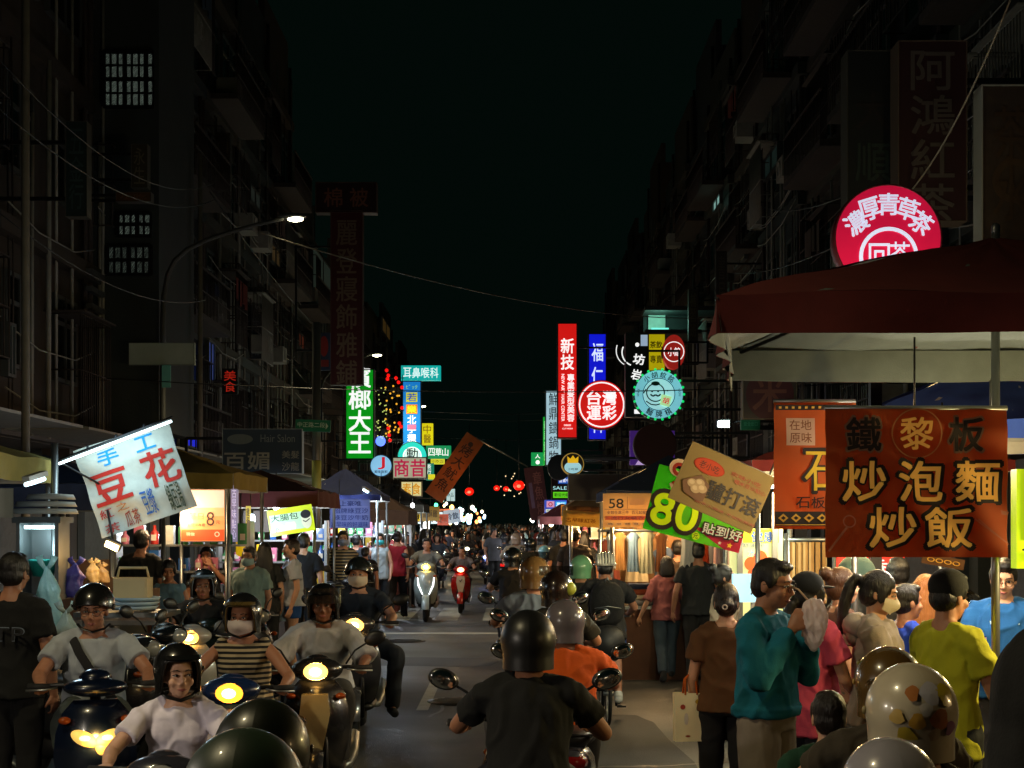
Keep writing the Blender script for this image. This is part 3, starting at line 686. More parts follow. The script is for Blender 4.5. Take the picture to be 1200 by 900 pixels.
s.rect(4, -14, 16, 8, lit('#0c50b0', .9)); s.t('營業中', 3, -14, 12, 5, WHT); s.t('SALE', -2, -5, 16, 4, lit('#b0e8e8', .9)); s.rect(0, 3, 20, 7, lit('#5cc81c', .9)); s.t('歡迎光臨', 0, 3, 17, 4, paint('#0c3008')); s.t('OPEN', 0, 12, 16, 5, lit('#88c8c0', .7)); bracket(s, 12, 0, 100); s.done()
s = Sign('pink_panel_sign', 'dim violet tilted fabric sign strip beside the LED board', 'sign', 629, 578, 44, 22, 62, cloth('#6c4c54'), .1, roll=-8); s.col('章魚燒', 3, -26, 26, 10, cloth('#a87c7c'), .02); s.rect(-6, 2, 4, 30, cloth('#8c80a8')); s.done()
s = Sign('blue_menu_board', 'lit blue and white menu board under the LED board', 'sign', 651, 596, 38, 26, 20, lit('#2c48b0', .85), .15)
s.rect(-6, -5, 9, 7, lit('#d89cb8', .8)); s.ring(-6, -5, 1.5, 2.6, lit('#b02848', .7)); s.rect(6, -5, 12, 6, lit('#48b0e8', .9))
for q in range(2):
    s.rect(-5.5, 2.5 + q * 5, 12, 3.6, lit('#d4dcc8', .85)); s.rect(6.5, 2.5 + q * 5, 9, 3.6, lit('#e4e8f0', .85)); s.t('大杯飲', -5.5, 2.5 + q * 5, 10, 2.6, paint('#20306c'))
s.t('飲料', 6, -5, 9, 4, WHT); s.done()
s = Sign('orange_menu_strip', 'small orange menu strip hanging beside the blue menu board', 'sign', 662, 601, 35, 9, 18, lit('#d87c20', .8), .04); s.col('蛋餅', 0, -7, 7, 6, paint('#50280c'), .02); s.done()
s = Sign('white_strip_banner', 'narrow white strip banner leaning beside the orange menu strip', 'sign', 668, 598, 31, 5, 27, cloth('#b8b4a4'), .02, roll=12); s.col('現烤', 0, -10, 10, 3.4, paint('#403830')); s.done()

# large signs over the east stalls
s = Sign('tea_sign', 'big round crimson herb tea lightbox above the maroon canopy', 'sign', 1038, 281, 10.2, 122, 122, mat('crimson_lightbox', '#c4123c', rough=.35, emit=.62, var=.35, scale=1.6), .14, shape='disc', frame=paint('#54101c'), fw=2.4)
TW = lit('#cdd4f4', .85)
for a, ch in zip((-62, -31, 0, 31, 62), '濃厚青草茶'): s.t(ch, 43 * math.sin(R(a)), 2 - 41 * math.cos(R(a)), 25, 25, TW, .035, a * .55)
s.ring(0, 22, 30, 34.5, TW); s.t('回', -11, 22, 24, 30, TW, .02); s.t('茶', 13, 20, 24, 30, TW, .01)
m = MB(); m.box((0, .3, -1.3), (.08, .08, 3.0)); m.build('post', DARKMETAL, s.o); s.done()
s = Sign('dark_vertical_sign', 'tall unlit dark red vertical sign with faded characters high up', 'sign', 1088, 158, 13, 78, 208, paint('#2c1216'), .25, frame=paint('#54463c'), fw=1)
s.col('阿鴻紅茶', 0, -96, 110, 50, paint('#4c4440'), .02, .12); bracket(s, 39, 0, 250); s.done()
s = Sign('dark_vertical_sign', 'unlit dark sign with a single faded character left of the tall dark red one', 'sign', 1019, 170, 13.6, 58, 210, paint('#14181a'), .25, frame=paint('#3c3a34'), fw=1)
s.t('順', 0, 24, 40, 44, paint('#24302c'), .02); s.t('大', 0, -36, 40, 44, paint('#201c1c')); bracket(s, 29, 0, 290); s.done()
s = Sign('dark_picture_sign', 'unlit dark picture sign with pale metal frame at the far end of the high signs', 'sign', 1184, 205, 12.4, 74, 200, mat('faded_print', '#30241a', var=.8, scale=9), .2, frame=paint('#8c8c84'), fw=1.6); s.ring(0, 10, 18, 26, paint('#3c2c1c')); s.col('茶水', -4, -80, 60, 40, paint('#382818')); bracket(s, 37, 0, 240); s.done()
s = Sign('maroon_board', 'unlit maroon board with a large faint character under the pale canopy flap', 'sign', 901, 463, 15, 62, 56, paint('#3c3028'), .12, frame=paint('#786c54'), fw=.5); s.disc(0, 0, 28, 30, paint('#48141a')); s.t('米', 0, -2, 40, 44, paint('#6c3c30'), .02); bracket(s, 31, 0, 200); s.done()
s = Sign('green_sign', 'small dull green board below the maroon character board', 'sign', 879, 497, 16, 22, 14, mat('dull_green_board', '#106c4c', emit=.05, ecol='#0a4c34'), .08); s.t('安全出口', 0, 0, 16, 5, paint('#409c7c')); bracket(s, 11, 0, 200); s.done()

# lanterns down the street
LRED = lit('#e01408', 1.3)
for px, py, Y, r, lb in ((550, 576, 55, .17, 'red lantern glowing alone beside the tilted brown banner'), (608, 569, 52, .2, 'larger red lantern with a ring of sparks near the violet strip'), (582, 572, 75, .16, 'small far red lantern hanging over the crowd'), (593, 573, 75, .15, 'far red lantern paired with another over the crowd')):
    c = at(px, py, Y); m = MB(); m.ell((0, 0, 0), (r, r, r * .9), 14, 9); o = m.build('lantern', LRED, None, c); tag(o, lb, 'lantern', 'red lanterns')
    m = MB(); m.tube([(0, 0, r * .85), (0, 0, r * 1.1)], r * .45, 10); m.tube([(0, 0, -r * .85), (0, 0, -r * 1.05)], r * .4, 10); m.tube([(0, 0, r), (0, 0, r + 2.4)], .012, 5); m.build('cap', BLACKP, o)
    m = MB(); m.ell((0, -r * .80, -r * .1), (r * .42, r * .25, r * .36), 10, 6); m.build('bulb', lit('#ff5c40', 3), o)
c = at(602, 568, 52); m = MB(); rnd = random.Random(3)
for q in range(14):
    a = rnd.uniform(0, 6.28); d = rnd.uniform(.22, .55); m.ell((d * math.cos(a), 0, d * math.sin(a)), (.024,) * 3, 6, 4)
o = m.build('sparkle_light', lit('#ffd0a0', 1.4), None, c); tag(o, 'cluster of warm white sparkle bulbs around the larger red lantern', 'light display')

for (px, py, Y, w, h, c, tx, tc, lb) in ((165, 196, 25.5, 18, 50, '#3c3424', '永生', '#6c6450', 'faint unlit vertical sign with two characters below the top barred window'), (205, 175, 33, 16, 90, '#3c1418', '百貨行', '#5c3434', 'dim maroon vertical sign high beside the stairwell block'), (92, 200, 20, 24, 110, '#1c2c2c', '五金行', '#344848', 'dim teal vertical sign high at the near end of the west row'), (262, 190, 38, 16, 66, '#3c3420', '中藥', '#5c5034', 'dim ochre vertical sign above the street lamp arm'), (300, 395, 44, 13, 52, '#28303c', '當鋪', '#6c7480', 'dim slate vertical sign over the hair salon board'), (326, 372, 50, 11, 60, '#54381c', '鞋店', '#8c6c40', 'dim brown vertical sign beside the bedding sign column'), (158, 232, 25.6, 40, 10, '#583818', '小吃', '#785030', 'dim rust horizontal board below the two character sign'), (845, 330, 40, 12, 70, '#342c24', '書局', '#54483c', 'dim vertical sign on the east row under the small teal window'), (812, 370, 47, 10, 60, '#2c3028', '補習班', '#54583c', 'dim olive vertical sign on the east row beyond the red oval')):
    s = Sign('unlit_sign', lb, 'sign', px, py, Y, w, h, paint(c), .2, frame=paint('#4c4840'), fw=.6)
    if h > w: s.col(tx, 0, -h * .44, h * .44, w * .7, paint(tc), .02)
    else: s.row(tx, -w * .4, w * .4, 0, h * .6, paint(tc), .02)
    bracket(s, -w / 2 if px < 600 else w / 2, 0, (-w / 2 - 90) if px < 600 else (w / 2 + 90)); s.done()
o = thing('floodlight', 'small cold white floodlight on the east facade above the tan banner', 'lamp', at(848, 497, 21)); m = MB(); m.box((0, 0, 0), (.16, .05, .09)); m.build('lens', lit('#e0fff4', 9), o); m = MB(); m.box((0, .05, .01), (.2, .07, .12)); m.tube([(0, .08, 0), (.5, .2, .1)], .015, 6); m.build('housing', DARKMETAL, o); lamp('SPOT', (0, -.08, 0), 60, (220, 255, 240), o, .05, (R(60), 0, R(-20)), 120)
# ------------------------------------------------------------------ market stalls
INNER = cloth('#b0aea4')
def canopy(o, C, cor, apex, val, out, inn, seed=0, lip=None, name='canopy'):
    """four-sided fabric roof with a hanging valance; two real layers"""
    mb = MB(); mb.m(out); cor = [V(c) - C for c in cor]; apex = V(apex) - C; off = seed * 3.7
    for e in range(4):
        a, b = cor[e], cor[(e + 1) % 4]
        def roof(u, v, a=a, b=b):
            p = a.lerp(b, u).lerp(apex, v); n_ = mnoise.noise(V((p.x * 2.1 + off, p.y * 2.1, v * 4)))
            sag = -.10 * math.sin(math.pi * v) * (1 - abs(2 * u - 1)) * .6
            p.z += sag + .035 * n_ * (1 - v * .5) + .014 * math.sin(u * 34 + v * 9 + 3 * n_) * v * (1 - v) * 2.4
            return p
        mb.sheet(roof, 20, 8, True, (.008 if (b - a).cross(apex - a).z > 0 else -.008), None, inn)
        if val:
            dn = (b - a).cross(V((0, 0, 1))).normalized()
            def flap(u, v, a=a, b=b, dn=dn, e=e):
                p = a.lerp(b, u); d = .025 * math.sin(u * 23 + off + e) * v + .03 * v * mnoise.noise(V((u * 6, off, e)))
                p = p + dn * (d + .006) - V((0, 0, val * v * (1 + .06 * mnoise.noise(V((u * 5 + off, 3, e))))))
                p.z += .025 * mnoise.noise(V((p.x * 2.1 + off, p.y * 2.1, 0))) * (1 - v)
                return p
            sg = 1 if dn.dot((a + b) / 2 - apex) > 0 else -1
            mb.sheet(flap, 26, 3, True, -.006 * sg, None, inn)
    return mb.build(name, None, o)
def posts(o, C, pts, z, r=.022, mt=METAL):
    for x, y in pts:
        m = MB(); m.tube([(0, 0, 0), (0, 0, z)], r, 8); m.tube([(0, 0, 0), (0, 0, .03)], r * 2.2, 8); m.build('post', mt, o, V((x, y, 0)) - V((C.x, C.y, 0)))
TABLE = mat('steel_counter', (126, 128, 126), rough=.35, metal=.7, var=.25)
def counter(o, C, x0, x1, y0, y1, z=.85, front='#5c2a20'):
    m = MB(); m.box(((x0 + x1) / 2 - C.x, (y0 + y1) / 2 - C.y, z), (x1 - x0, y1 - y0, .05)); m.build('counter_top', TABLE, o)
    m = MB(); m.box(((x0 + x1) / 2 - C.x, (y0 + y1) / 2 - C.y, (z - .03) / 2 + .02), (x1 - x0 - .06, y1 - y0 - .06, z - .07)); m.build('counter_body', cloth(front), o)
def stall(label, x0, x1, y0, y1, zr, za, out, val=.25, seed=0, cz=.85, inn=None, front='#5c2a20', count=True, group='market stalls', name='market_stall', apex=None):
    C = V(((x0 + x1) / 2, (y0 + y1) / 2, 0)); o = thing(name, label, 'stall', C, 0, group)
    canopy(o, C, [(x0, y0, zr), (x1, y0, zr), (x1, y1, zr), (x0, y1, zr)], apex or ((x0 + x1) / 2, (y0 + y1) / 2, za), val, cloth(out) if isinstance(out, str) else out, inn or INNER, seed)
    posts(o, C, [(x0 + .06, y0 + .06), (x1 - .06, y0 + .06), (x1 - .06, y1 - .06), (x0 + .06, y1 - .06)], zr)
    if count: counter(o, C, x0 + .2, x1 - .2, y0 + .2, y0 + .85, cz, front)
    return o
def bulb(x, y, z, e, label, col=(255, 205, 140), r=.045, drop=.5, es=14):
    o = thing('hanging_bulb', label, 'bulb', (x, y, z), 0, 'bare bulbs over the stalls')
    m = MB(); m.ell((0, 0, 0), (r, r, r * 1.2), 12, 8); m.build('glass', lit(col, es), o)
    m = MB(); m.tube([(0, 0, r), (0, 0, r + .07)], r * .55, 8); m.tube([(0, 0, r + .06), (0, 0, drop)], .006, 5); m.build('cord', BLACKP, o)
    lamp('POINT', (0, 0, -r * 1.6 - .06), e, col, o, .06)
    return o
def tube_lamp(a, b, e, label, col=(205, 235, 255), es=9, r=.016):
    a, b = V(a), V(b); C = (a + b) / 2; o = thing('fluorescent_tube', label, 'tube light', C, 0, 'fluorescent tubes under the stalls')
    m = MB(); m.tube([a - C, b - C], r, 9); m.build('tube', lit(col, es), o)
    h = MB(); h.box((0, 0, 0), ((b - a).length, .06, .035), Matrix.Translation((0, 0, r + .024)) @ (b - a).to_track_quat('X', 'Z').to_matrix().to_4x4()); h.build('fixture', ACM, o)
    if e: lamp('POINT', (0, 0, -.09), e, col, o, .15)
    return o

# --- east: the big maroon canopy in front
MAR = cloth('#581814')
C = V((2.4, 7.2, 0)); o = thing('market_umbrella', 'large maroon canopy with white lining standing over the orange fried rice banner', 'canopy', C)
cr = [(.86, 6.1, 2.86), (4.1, 6.1, 2.86), (4.4, 8.25, 2.86), (1.24, 8.25, 2.86)]
canopy(o, C, cr, (2.39, 7.2, 3.31), .17, MAR, cloth('#5c6460'), 1)
# deep inner valance at the far rim and folded corner flap
m = MB(); m.m(cloth('#565c54'))
m.sheet(lambda u, v: V((1.24 + 3.1 * u, 8.2 + .02 * math.sin(u * 19) * v, 2.86 - (.16 + .02 * math.sin(u * 5)) * v)) - C, 26, 3, True, .005)
m.sheet(lambda u, v: V((.88 + .36 * u, 6.14 + 2.06 * u + .03 * math.sin(u * 9) * v, 2.85 - (.05 + .17 * u) * v)) - C, 12, 3, True, .005)
m.build('lining', None, o)
m = MB(); m.tube([(0, 0, 0), (0, 0, 3.33)], .022, 10); m.build('pole', METAL, o)
m = MB(); m.lathe([(.02, 3.3), (.022, 3.34), (.02, 3.365), (.008, 3.375)], 12); m.build('finial', METAL, o)
m = MB(); m.box((0, 0, .05), (.5, .5, .1)); m.build('base', paint('#3c3c3c'), o)
rb = MB()
for c in cr: rb.tube([(0, 0, 3.27), V(c) - C - V((0, 0, .03))], .011, 6)
rb.build('rib', DARKMETAL, o)

# --- east: other stalls
stall('stall with a navy canopy and maroon edge behind the fried rice banner', 2.15, 5.0, 9.3, 11.6, 2.55, 3.1, '#34509c', .12, 2, front='#8a8a88')
stall('stall with a dull red canopy and white edge behind the tan banner', 2.05, 4.3, 12.4, 14.4, 2.42, 2.78, '#741e14', .1, 3, front='#a09a90')
stall('clothes stall with a navy peaked canopy and orange price banner', 1.1, 2.75, 16.8, 18.9, 2.25, 2.7, '#1c2840', .12, 4, count=False)
stall('stall with a brown canopy over a warm bulb beyond the clothes stall', .85, 1.9, 22.4, 24.6, 2.12, 2.45, '#6c4c2c', .14, 5, front='#8c6a30')
stall('far stall with a grey-brown canopy next to the brown canopy stall', 1.3, 3.2, 27.0, 29.5, 2.2, 2.8, '#6c6864', .2, 6)
stall('far stall with a pinkish canopy behind the crowd near the LED board', .7, 2.4, 37.0, 39.6, 2.0, 2.5, '#9c5c5c', .2, 7)
s = Sign('blank_panel', 'blank grey-brown panel with a pale edge above the warm bulb stall', 'sign', 700, 571, 20.5, 68, 30, paint('#4c443c'), .05, frame=paint('#8c8c84'), fw=.5); s.done()
# bulbs and tubes there
bulb(at(693, 603, 23).x, 23, at(693, 603, 23).z, 110, 'bare warm bulb glowing under the brown canopy', r=.075, es=20)
bulb(1.75, 17.6, 2.1, 55, 'warm bulb over the clothes rail of the clothes stall')
bulb(2.3, 18.2, 2.05, 45, 'second warm bulb deep inside the clothes stall')
bulb(2.5, 13.4, 2.25, 60, 'yellowish bulb under the dull red canopy', (255, 225, 150))
bulb(2.3, 9.9, 2.25, 60, 'warm bulb under the navy canopy above the masked customer', (255, 214, 140))
bulb(3.1, 9.9, 2.3, 70, 'warm bulb under the navy canopy above the cook', (255, 220, 160))
bulb(3.3, 8.0, 2.45, 16, 'white bulb at the far rim of the maroon canopy', (255, 238, 205))
bulb(2.15, 7.75, 2.38, 14, 'white bulb hanging behind the fried noodle banner', (255, 240, 210))
bulb(1.75, 8.75, 2.28, 16, 'warm bulb hanging behind the orange barbecue banner', (255, 214, 150))
bulb(1.45, 11.1, 2.05, 75, 'white bulb hanging behind the green price banner', (245, 255, 225))
bulb(1.25, 17.0, 1.98, 30, 'warm bulb hanging behind the orange number banner', (255, 225, 170), r=.035)
bulb(2.95, 6.85, 1.95, 80, 'bright yellow-white bulb at the counter beside the man with the phone', (255, 226, 150))
bulb(at(534, 548, 22.3).x, 22.35, at(534, 548, 22.3).z, 15, 'added warm bulb hidden behind the brown diagonal banner', (255, 200, 140), r=.03, drop=.3, es=6)  # bulb added out of sight to light the brown cloth from behind
bulb(2.55, 8.6, 2.1, 55, 'white bulb above the royal blue t-shirt customer', (255, 240, 215))
bulb(-3.0, 25.2, 2.12, 30, 'white bulb hanging behind the pale blue menu banner', (220, 230, 255), r=.035)
bulb(1.6, 28, 2.05, 60, 'far warm bulb under the grey-brown canopy')
bulb(1.4, 38, 1.9, 70, 'far white bulb under the pinkish canopy', (230, 240, 255))
tube_lamp((2.2, 12.9, 2.2), (3.3, 12.9, 2.2), 50, 'tube light across the stall with the flower wall', (255, 250, 225))
# --- west stalls
CORR = mat('corrugated_plastic', '#8c9494', rough=.5, var=.35, scale=5, alpha=.96)
stall('corner stall with a weathered yellow canopy and post light at the edge of the view', -6.4, -3.95, 10.2, 12.6, 2.42, 2.75, '#8c8448', .2, 8, front='#3c3c34')
o = tag(MB().m(CORR).sheet(lambda u, v: (-6.1 + 2.2 * u, 9.9 + .02 * math.sin(u * 60), 2.42 - .26 * v), 90, 2, True, .006).sheet(lambda u, v: (-5.9 + 2.5 * u, 9.9 + .02 * math.sin(u * 60), 2.12 - .2 * v), 90, 2, True, .006).build('plastic_rain_sheet'), 'pale corrugated plastic rain sheets hanging under the yellow canopy', 'rain sheet')
stall('stall with a dark blue canopy behind the bean pudding banner', -5.6, -3.6, 13.2, 15.3, 2.22, 2.55, '#24304c', .22, 9, front='#4a3a2c')
stall('stall with a mustard canopy behind the orange menu lightbox', -4.9, -3.0, 15.6, 17.8, 2.42, 2.75, '#8a7434', .18, 10, front='#7a7468')
stall('stall with a dark maroon canopy above the yellow lit banner', -4.55, -2.62, 19.6, 21.9, 2.30, 2.62, '#4c1a18', .22, 11, front='#6c5c50')
stall('stall with a dark blue peaked canopy behind the slim utility pole', -3.75, -2.3, 25.4, 27.4, 2.35, 2.85, '#1c2858', .1, 12, front='#7c7c84')
stall('stall with a tan-brown canopy past the blue menu banner', -3.7, -2.1, 29.4, 32, 2.1, 2.55, '#4c3628', .3, 13)
stall('far stall with a dark grey canopy along the west shops', -4.0, -2.2, 36, 38.5, 2.3, 2.8, '#34342e', .2, 14)
stall('far stall with a striped brown canopy along the west shops', -4.2, -2.6, 43, 46, 2.3, 2.9, '#5c4838', .2, 15)
bulb(-3.35, 18.6, 1.92, 40, 'bright white bulb on the corner post under the maroon canopy', (205, 228, 255), r=.06, es=22)
bulb(-3.35, 20.6, 2.1, 45, 'white bulb under the maroon canopy', (230, 240, 255))
bulb(-3.9, 16.6, 2.2, 35, 'warm bulb under the mustard canopy', (255, 214, 160))
bulb(-3.0, 26.2, 2.2, 55, 'white bulb under the blue peaked canopy', (220, 235, 255))
bulb(-2.9, 30.5, 2.0, 60, 'white bulb under the tan-brown canopy', (230, 240, 255))
bulb(-3.1, 37, 2.1, 70, 'far white bulb under the dark grey canopy', (235, 245, 255), r=.07)
bulb(-3.3, 44.4, 2.1, 80, 'far warm bulb under the striped brown canopy', r=.08)
tube_lamp(at(426, 574, 25.3), at(444, 585, 25.9), 45, 'slanted white tube light under the blue peaked canopy')
tube_lamp(at(52, 561, 10.4), at(30, 568, 10.2), 14, 'thin tube light behind the plastic rain sheets', es=3)
# far bulbs over the stalls past the crossing
rnd = random.Random(21)
for q, (px, py, Y, c) in enumerate(((428, 611, 50, '#d8fff0'), (475, 607, 60, '#c8f0d0'), (500, 616, 52, '#ffffff'), (486, 588, 62, '#d0e0ff'), (476, 588, 62, '#d0e0ff'), (466, 588, 62, '#d0e0ff'), (511, 592, 62, '#50ffa0'), (646, 614, 48, '#ffe8c0'), (634, 616, 48, '#ffd0d0'), (686, 609, 26, '#ffffff'), (462, 600, 55, '#ffe0b0'))):
    c0 = at(px, py, Y); m = MB(); r = .13 if q in (1, 2) else .08; m.ell((0, 0, 0), (r, r, r * 1.2), 10, 7); o = m.build('hanging_bulb', lit(c, 6), None, c0)
    tag(o, 'tiny bright bulb hanging over the stalls far down the street', 'bulb', 'tiny far bulbs over the stalls')
    m = MB(); m.tube([(0, 0, r), (0, 0, r + .7)], .01, 5); m.build('cord', BLACKP, o)
    if q in (0, 2, 7, 10): lamp('POINT', (0, -.1, -.3), 60, c, o, .15)

rnd = random.Random(9)
for q in range(58):
    side = -1 if rnd.random() < .5 else 1; Y = rnd.uniform(32, 88); x = side * rnd.uniform(2.3, 3.6) * (1 if side < 0 else .8); z = rnd.uniform(1.75, 2.55); r = rnd.uniform(.035, .08) * (1 + Y / 120)
    c = rnd.choice(('#ffffff', '#fff0d0', '#ffe0a8', '#d8f0ff', '#ffd090', '#ffb060', '#c0ffe8')); m = MB(); m.ell((0, 0, 0), (r, r, r * 1.2), 8, 6); o = m.build('hanging_bulb', lit(c, 7), None, (x, Y, z))
    tag(o, 'tiny bright bulb hanging over the stalls far down the street', 'bulb', 'tiny far bulbs over the stalls'); m = MB(); m.tube([(0, 0, r), (0, 0, r + .5)], .008, 4); m.build('cord', BLACKP, o)
    if q % 5 == 0: lamp('POINT', (0, -.1, -.3), 55, c, o, .15)
for q in range(46):
    Y = rnd.uniform(38, 92); x = rnd.choice((rnd.uniform(-2.7, -1.3), rnd.uniform(1.0, 2.2))); z = rnd.uniform(1.85, 2.5); r = rnd.uniform(.03, .06) * (1 + Y / 110)
    c = rnd.choice(('#ffffff', '#fff0d0', '#ffd8a0', '#d8f0ff', '#ffc080', '#ff9050', '#b0ffe0', '#a0c8ff')); m = MB(); m.ell((0, 0, 0), (r, r, r * 1.2), 8, 6); o = m.build('hanging_bulb', lit(c, 4), None, (x, Y, z))
    tag(o, 'tiny bright bulb hanging over the stalls far down the street', 'bulb', 'tiny far bulbs over the stalls'); m = MB(); m.tube([(0, 0, r), (0, 0, r + .5)], .008, 4); m.build('cord', BLACKP, o)
for q, (x, Y, z, w_, c, tx) in enumerate(((-3.6, 34, 2.0, 1.3, '#d8d0a8', '牛排'), (-3.5, 40, 1.9, 1.1, '#c85838', '滷味'), (-3.4, 48, 2.1, 1.3, '#d0b030', '雞排'), (-3.2, 56, 2.0, 1.2, '#b0d0e0', '豆花'), (-3.0, 66, 2.2, 1.3, '#d87850', '燒烤'), (2.4, 33, 1.9, 1.1, '#d8a860', '果汁'), (2.6, 41, 2.0, 1.2, '#d06060', '香腸'), (2.5, 50, 2.1, 1.2, '#d0d0b0', '甜湯'), (2.4, 60, 2.0, 1.2, '#60b8a0', '涼茶'), (2.3, 70, 2.2, 1.3, '#d8b050', '肉圓'))):
    s = Sign('stall_signboard', ['cream', 'brick red', 'yellow', 'icy blue', 'salmon', 'tan', 'rose', 'ivory', 'sea green', 'amber'][q] + ' lit signboard over a far ' + ('west' if x < 0 else 'east') + ' stall', 'sign', 600 + x / Y * F, 610 - (z - CAMZ) / Y * F, Y, w_ / Y * F, .45 / Y * F, lit(c, .8), .08)
    s.row(tx, -w_ / Y * F * .4, w_ / Y * F * .4, 0, .3 / Y * F, paint('#3c1c14'), .03)
    for sx in (-1, 1): m = MB(); m.tube([(sx * w_ * .45, .05, -.2), (sx * w_ * .45, .05, -z)], .018, 6); m.build('leg', DARKMETAL, s.o)
    s.done()
# ------------------------------------------------------------------ banners
# bean pudding banner under a tube light
c = at(92, 531, 12.6)
s = Sign('fabric_banner', 'tilted white fabric banner with big red and blue characters lit by a tube light', 'banner', 158, 561, 12.6, 116, 108, cloth('#b4b8ae'), .02, roll=-19, bend=.035)
CY = cloth('#1484c4'); RD = cloth('#b0281e'); DG = cloth('#30402c'); BL = cloth('#2858a0')
s.t('手', -21, -34, 24, 18, CY, .035); s.t('工', 25, -36, 24, 17, CY, .035); s.t('豆', -29, 0, 44, 36, RD, .045); s.t('花', 33, -3, 42, 40, RD, .035)
s.t('紅', -45, 28, 15, 11, RD, .01); s.t('茶', -43, 46, 17, 11, RD, .01); s.t('之', -24, 26, 15, 9, cloth('#b4783c'), .01); s.t('瓜茶', -17, 42, 18, 18, cloth('#8c4434')); s.t('豆漿', 8, 31, 15, 30, BL, .01); s.t('綠豆湯', 38, 34, 17, 32, DG)
s.done()
Ytl = 12.45
a, b = at(69, 541, Ytl), at(201, 491, Ytl)
o = thing('banner_tube_light', 'glowing tube light on a dark rail along the top of the bean pudding banner', 'tube light', (a + b) / 2)
m = MB(); m.tube([a - o.location + V((0, 0, -.018)), b - o.location + V((0, 0, -.018))], .011, 9); m.build('tube', lit('#d0f2ff', 9), o)
m = MB(); m.tube([a - o.location + V((0, 0, .012)), b - o.location + V((.01, 0, .016))], .013, 8)
for q in (.25, .5, .75): m.tube([a.lerp(b, q) - o.location, a.lerp(b, q) - o.location + V((0, .02, .05))], .01, 6)
m.tube([a - o.location, a - o.location + V((.32, .18, -.2))], .010, 6)
m.build('rail', DARKMETAL, o)
lamp('AREA', a.lerp(b, .55) - o.location + V((0, -.25, -.05)), 7, (205, 240, 255), o, .6, (R(50), 0, 0))
m = MB(); m.tube([(0, 0, 0), (0, 0, 2.55)], .03, 9); o = m.build('steel_post', METAL, None, (at(64, 600, 12.2).x, 12.2, 0)); tag(o, 'steel post holding the tube light rail of the bean pudding banner', 'post')

s = Sign('menu_lightbox', 'lit orange menu lightbox with a large digit eight on two posts', 'sign', 238.5, 604, 17.3, 51, 60, lit('#d8834c', .85), .08, frame=CASE, fw=1)
s.rect(0, -19, 50, 21, lit('#c0a8a0', .8)); s.rect(0, -4, 50, 10, lit('#dc9468', .85)); s.rect(0, 23, 50, 13, lit('#cc4420', .75)); s.t('8', 9, 4, 9, 16, paint('#3c1a10'), .01); s.t('每日', -8, 1, 18, 8, lit('#c85a38', .8)); s.row('紅豆餅專賣', -18, 3, 11, 3.4, paint('#4c2010')); s.ring(17, 22, 2, 3, lit('#f0b090', .8)); s.t('元', 18, 8, 5, 4, paint('#4c2010')); s.t('現做', -14, 22, 10, 4, lit('#f0a080', .8))
m = MB()
for sx in (-26.5, 26.5): m.tube([(sx * s.k, .03, -.3), (sx * s.k, .03, -s.o.location.z)], .02, 7)
m.build('post', METAL, s.o); s.done()
s = Sign('vertical_strip_sign', 'slim white strip lightbox at the edge of the orange menu lightbox', 'sign', 275, 602, 17.6, 8, 66, lit('#8c88a8', .6), .06); s.col('古早味點心', 0, -30, 30, 5, lit('#c8c4e0', .8)); s.done()
s = Sign('yellow_strip_sign', 'slim yellow and blue strip sign glowing next to the bright post bulb', 'sign', 291, 613, 18.4, 5, 40, lit('#d4c060', .95), .05); s.col('雞蛋糕', 0, -18, 14, 3.6, paint('#304080'), .02); s.done()
m = MB(); m.lathe([(.03, 0), (.055, .02), (.06, .05), (.06, .24), (.05, .27), (.02, .28)], 14); o = m.build('yellow_lantern', lit('#d8b010', .6), None, at(282, 652, 18.2)); tag(o, 'short lit yellow hanging lantern tube under the bright post bulb', 'lantern')
m = MB(); m.tube([(0, 0, .28), (0, 0, .9)], .008, 6); m.build('cord', BLACKP, o)
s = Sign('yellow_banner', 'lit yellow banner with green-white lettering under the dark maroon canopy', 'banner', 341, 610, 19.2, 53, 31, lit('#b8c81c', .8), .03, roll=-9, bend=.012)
s.rect(-4, 1, 40, 20, lit('#a8d0a8', .8)); s.t('大腸包', -7, -5, 32, 8, paint('#2c3c1c'), .02); s.t('小腸', -8, 6, 26, 8, lit('#e8f0c0', .9), .03); s.disc(18, 2, 6, 10, lit('#c8ccb0', .7)); s.disc(18, -5, 6, 5, BLK); s.line([(14, 2), (17, 4), (22, 1)], 1, BLK); s.t('小', -18, 8, 6, 6, paint('#205820')); s.done()
s = Sign('white_awning_flap', 'plain pale awning flap hanging beside the yellow lit banner', 'awning', 300, 611, 19.5, 30, 25, cloth('#8c7c74'), .02, bend=.02); s.done()
s = Sign('blue_menu_banner', 'pale blue banner with four rows of blue dessert writing', 'banner', 410, 602, 24.8, 47, 34, mat('pale_blue_print', '#98a4cc', rough=.8, transl=.5), .03)
NB = paint('#1c2c70'); s.row('上豪唯', -12, 14, -12, 6, NB, .02); s.row('招牌綠豆沙', -19, 22, -3.5, 6, NB, .01); s.row('綠豆沙牛奶', -19, 22, 4.5, 6, NB, .01); s.row('古早味的好滋味', -22, 22, 12.5, 6, paint('#2c48a0'), .01)
for q in (-8, .6, 8.6): s.rect(1, q, 42, .5, paint('#c0c8e0'))
s.done()
s = Sign('brown_cloth_banner', 'brown diagonal fabric banner with dark characters tilted across the far signs', 'banner', 532.5, 548, 22, 24, 86, mat('brown_backlit_fabric', '#a87048', rough=.9, var=.25, scale=9, transl=.5), .02, roll=35, bend=.03)
BR = paint('#38180c')
s.col('烤大魷魚', 0, -32, 32, 14, BR, .02, .16); s.disc(0, -33, 3, 3, BR)
m = MB(); m.tube([(0, .04, 43 * s.k), (.9, .2, 43 * s.k + .1)], .012, 6); m.build('rod', METAL, s.o); s.done()
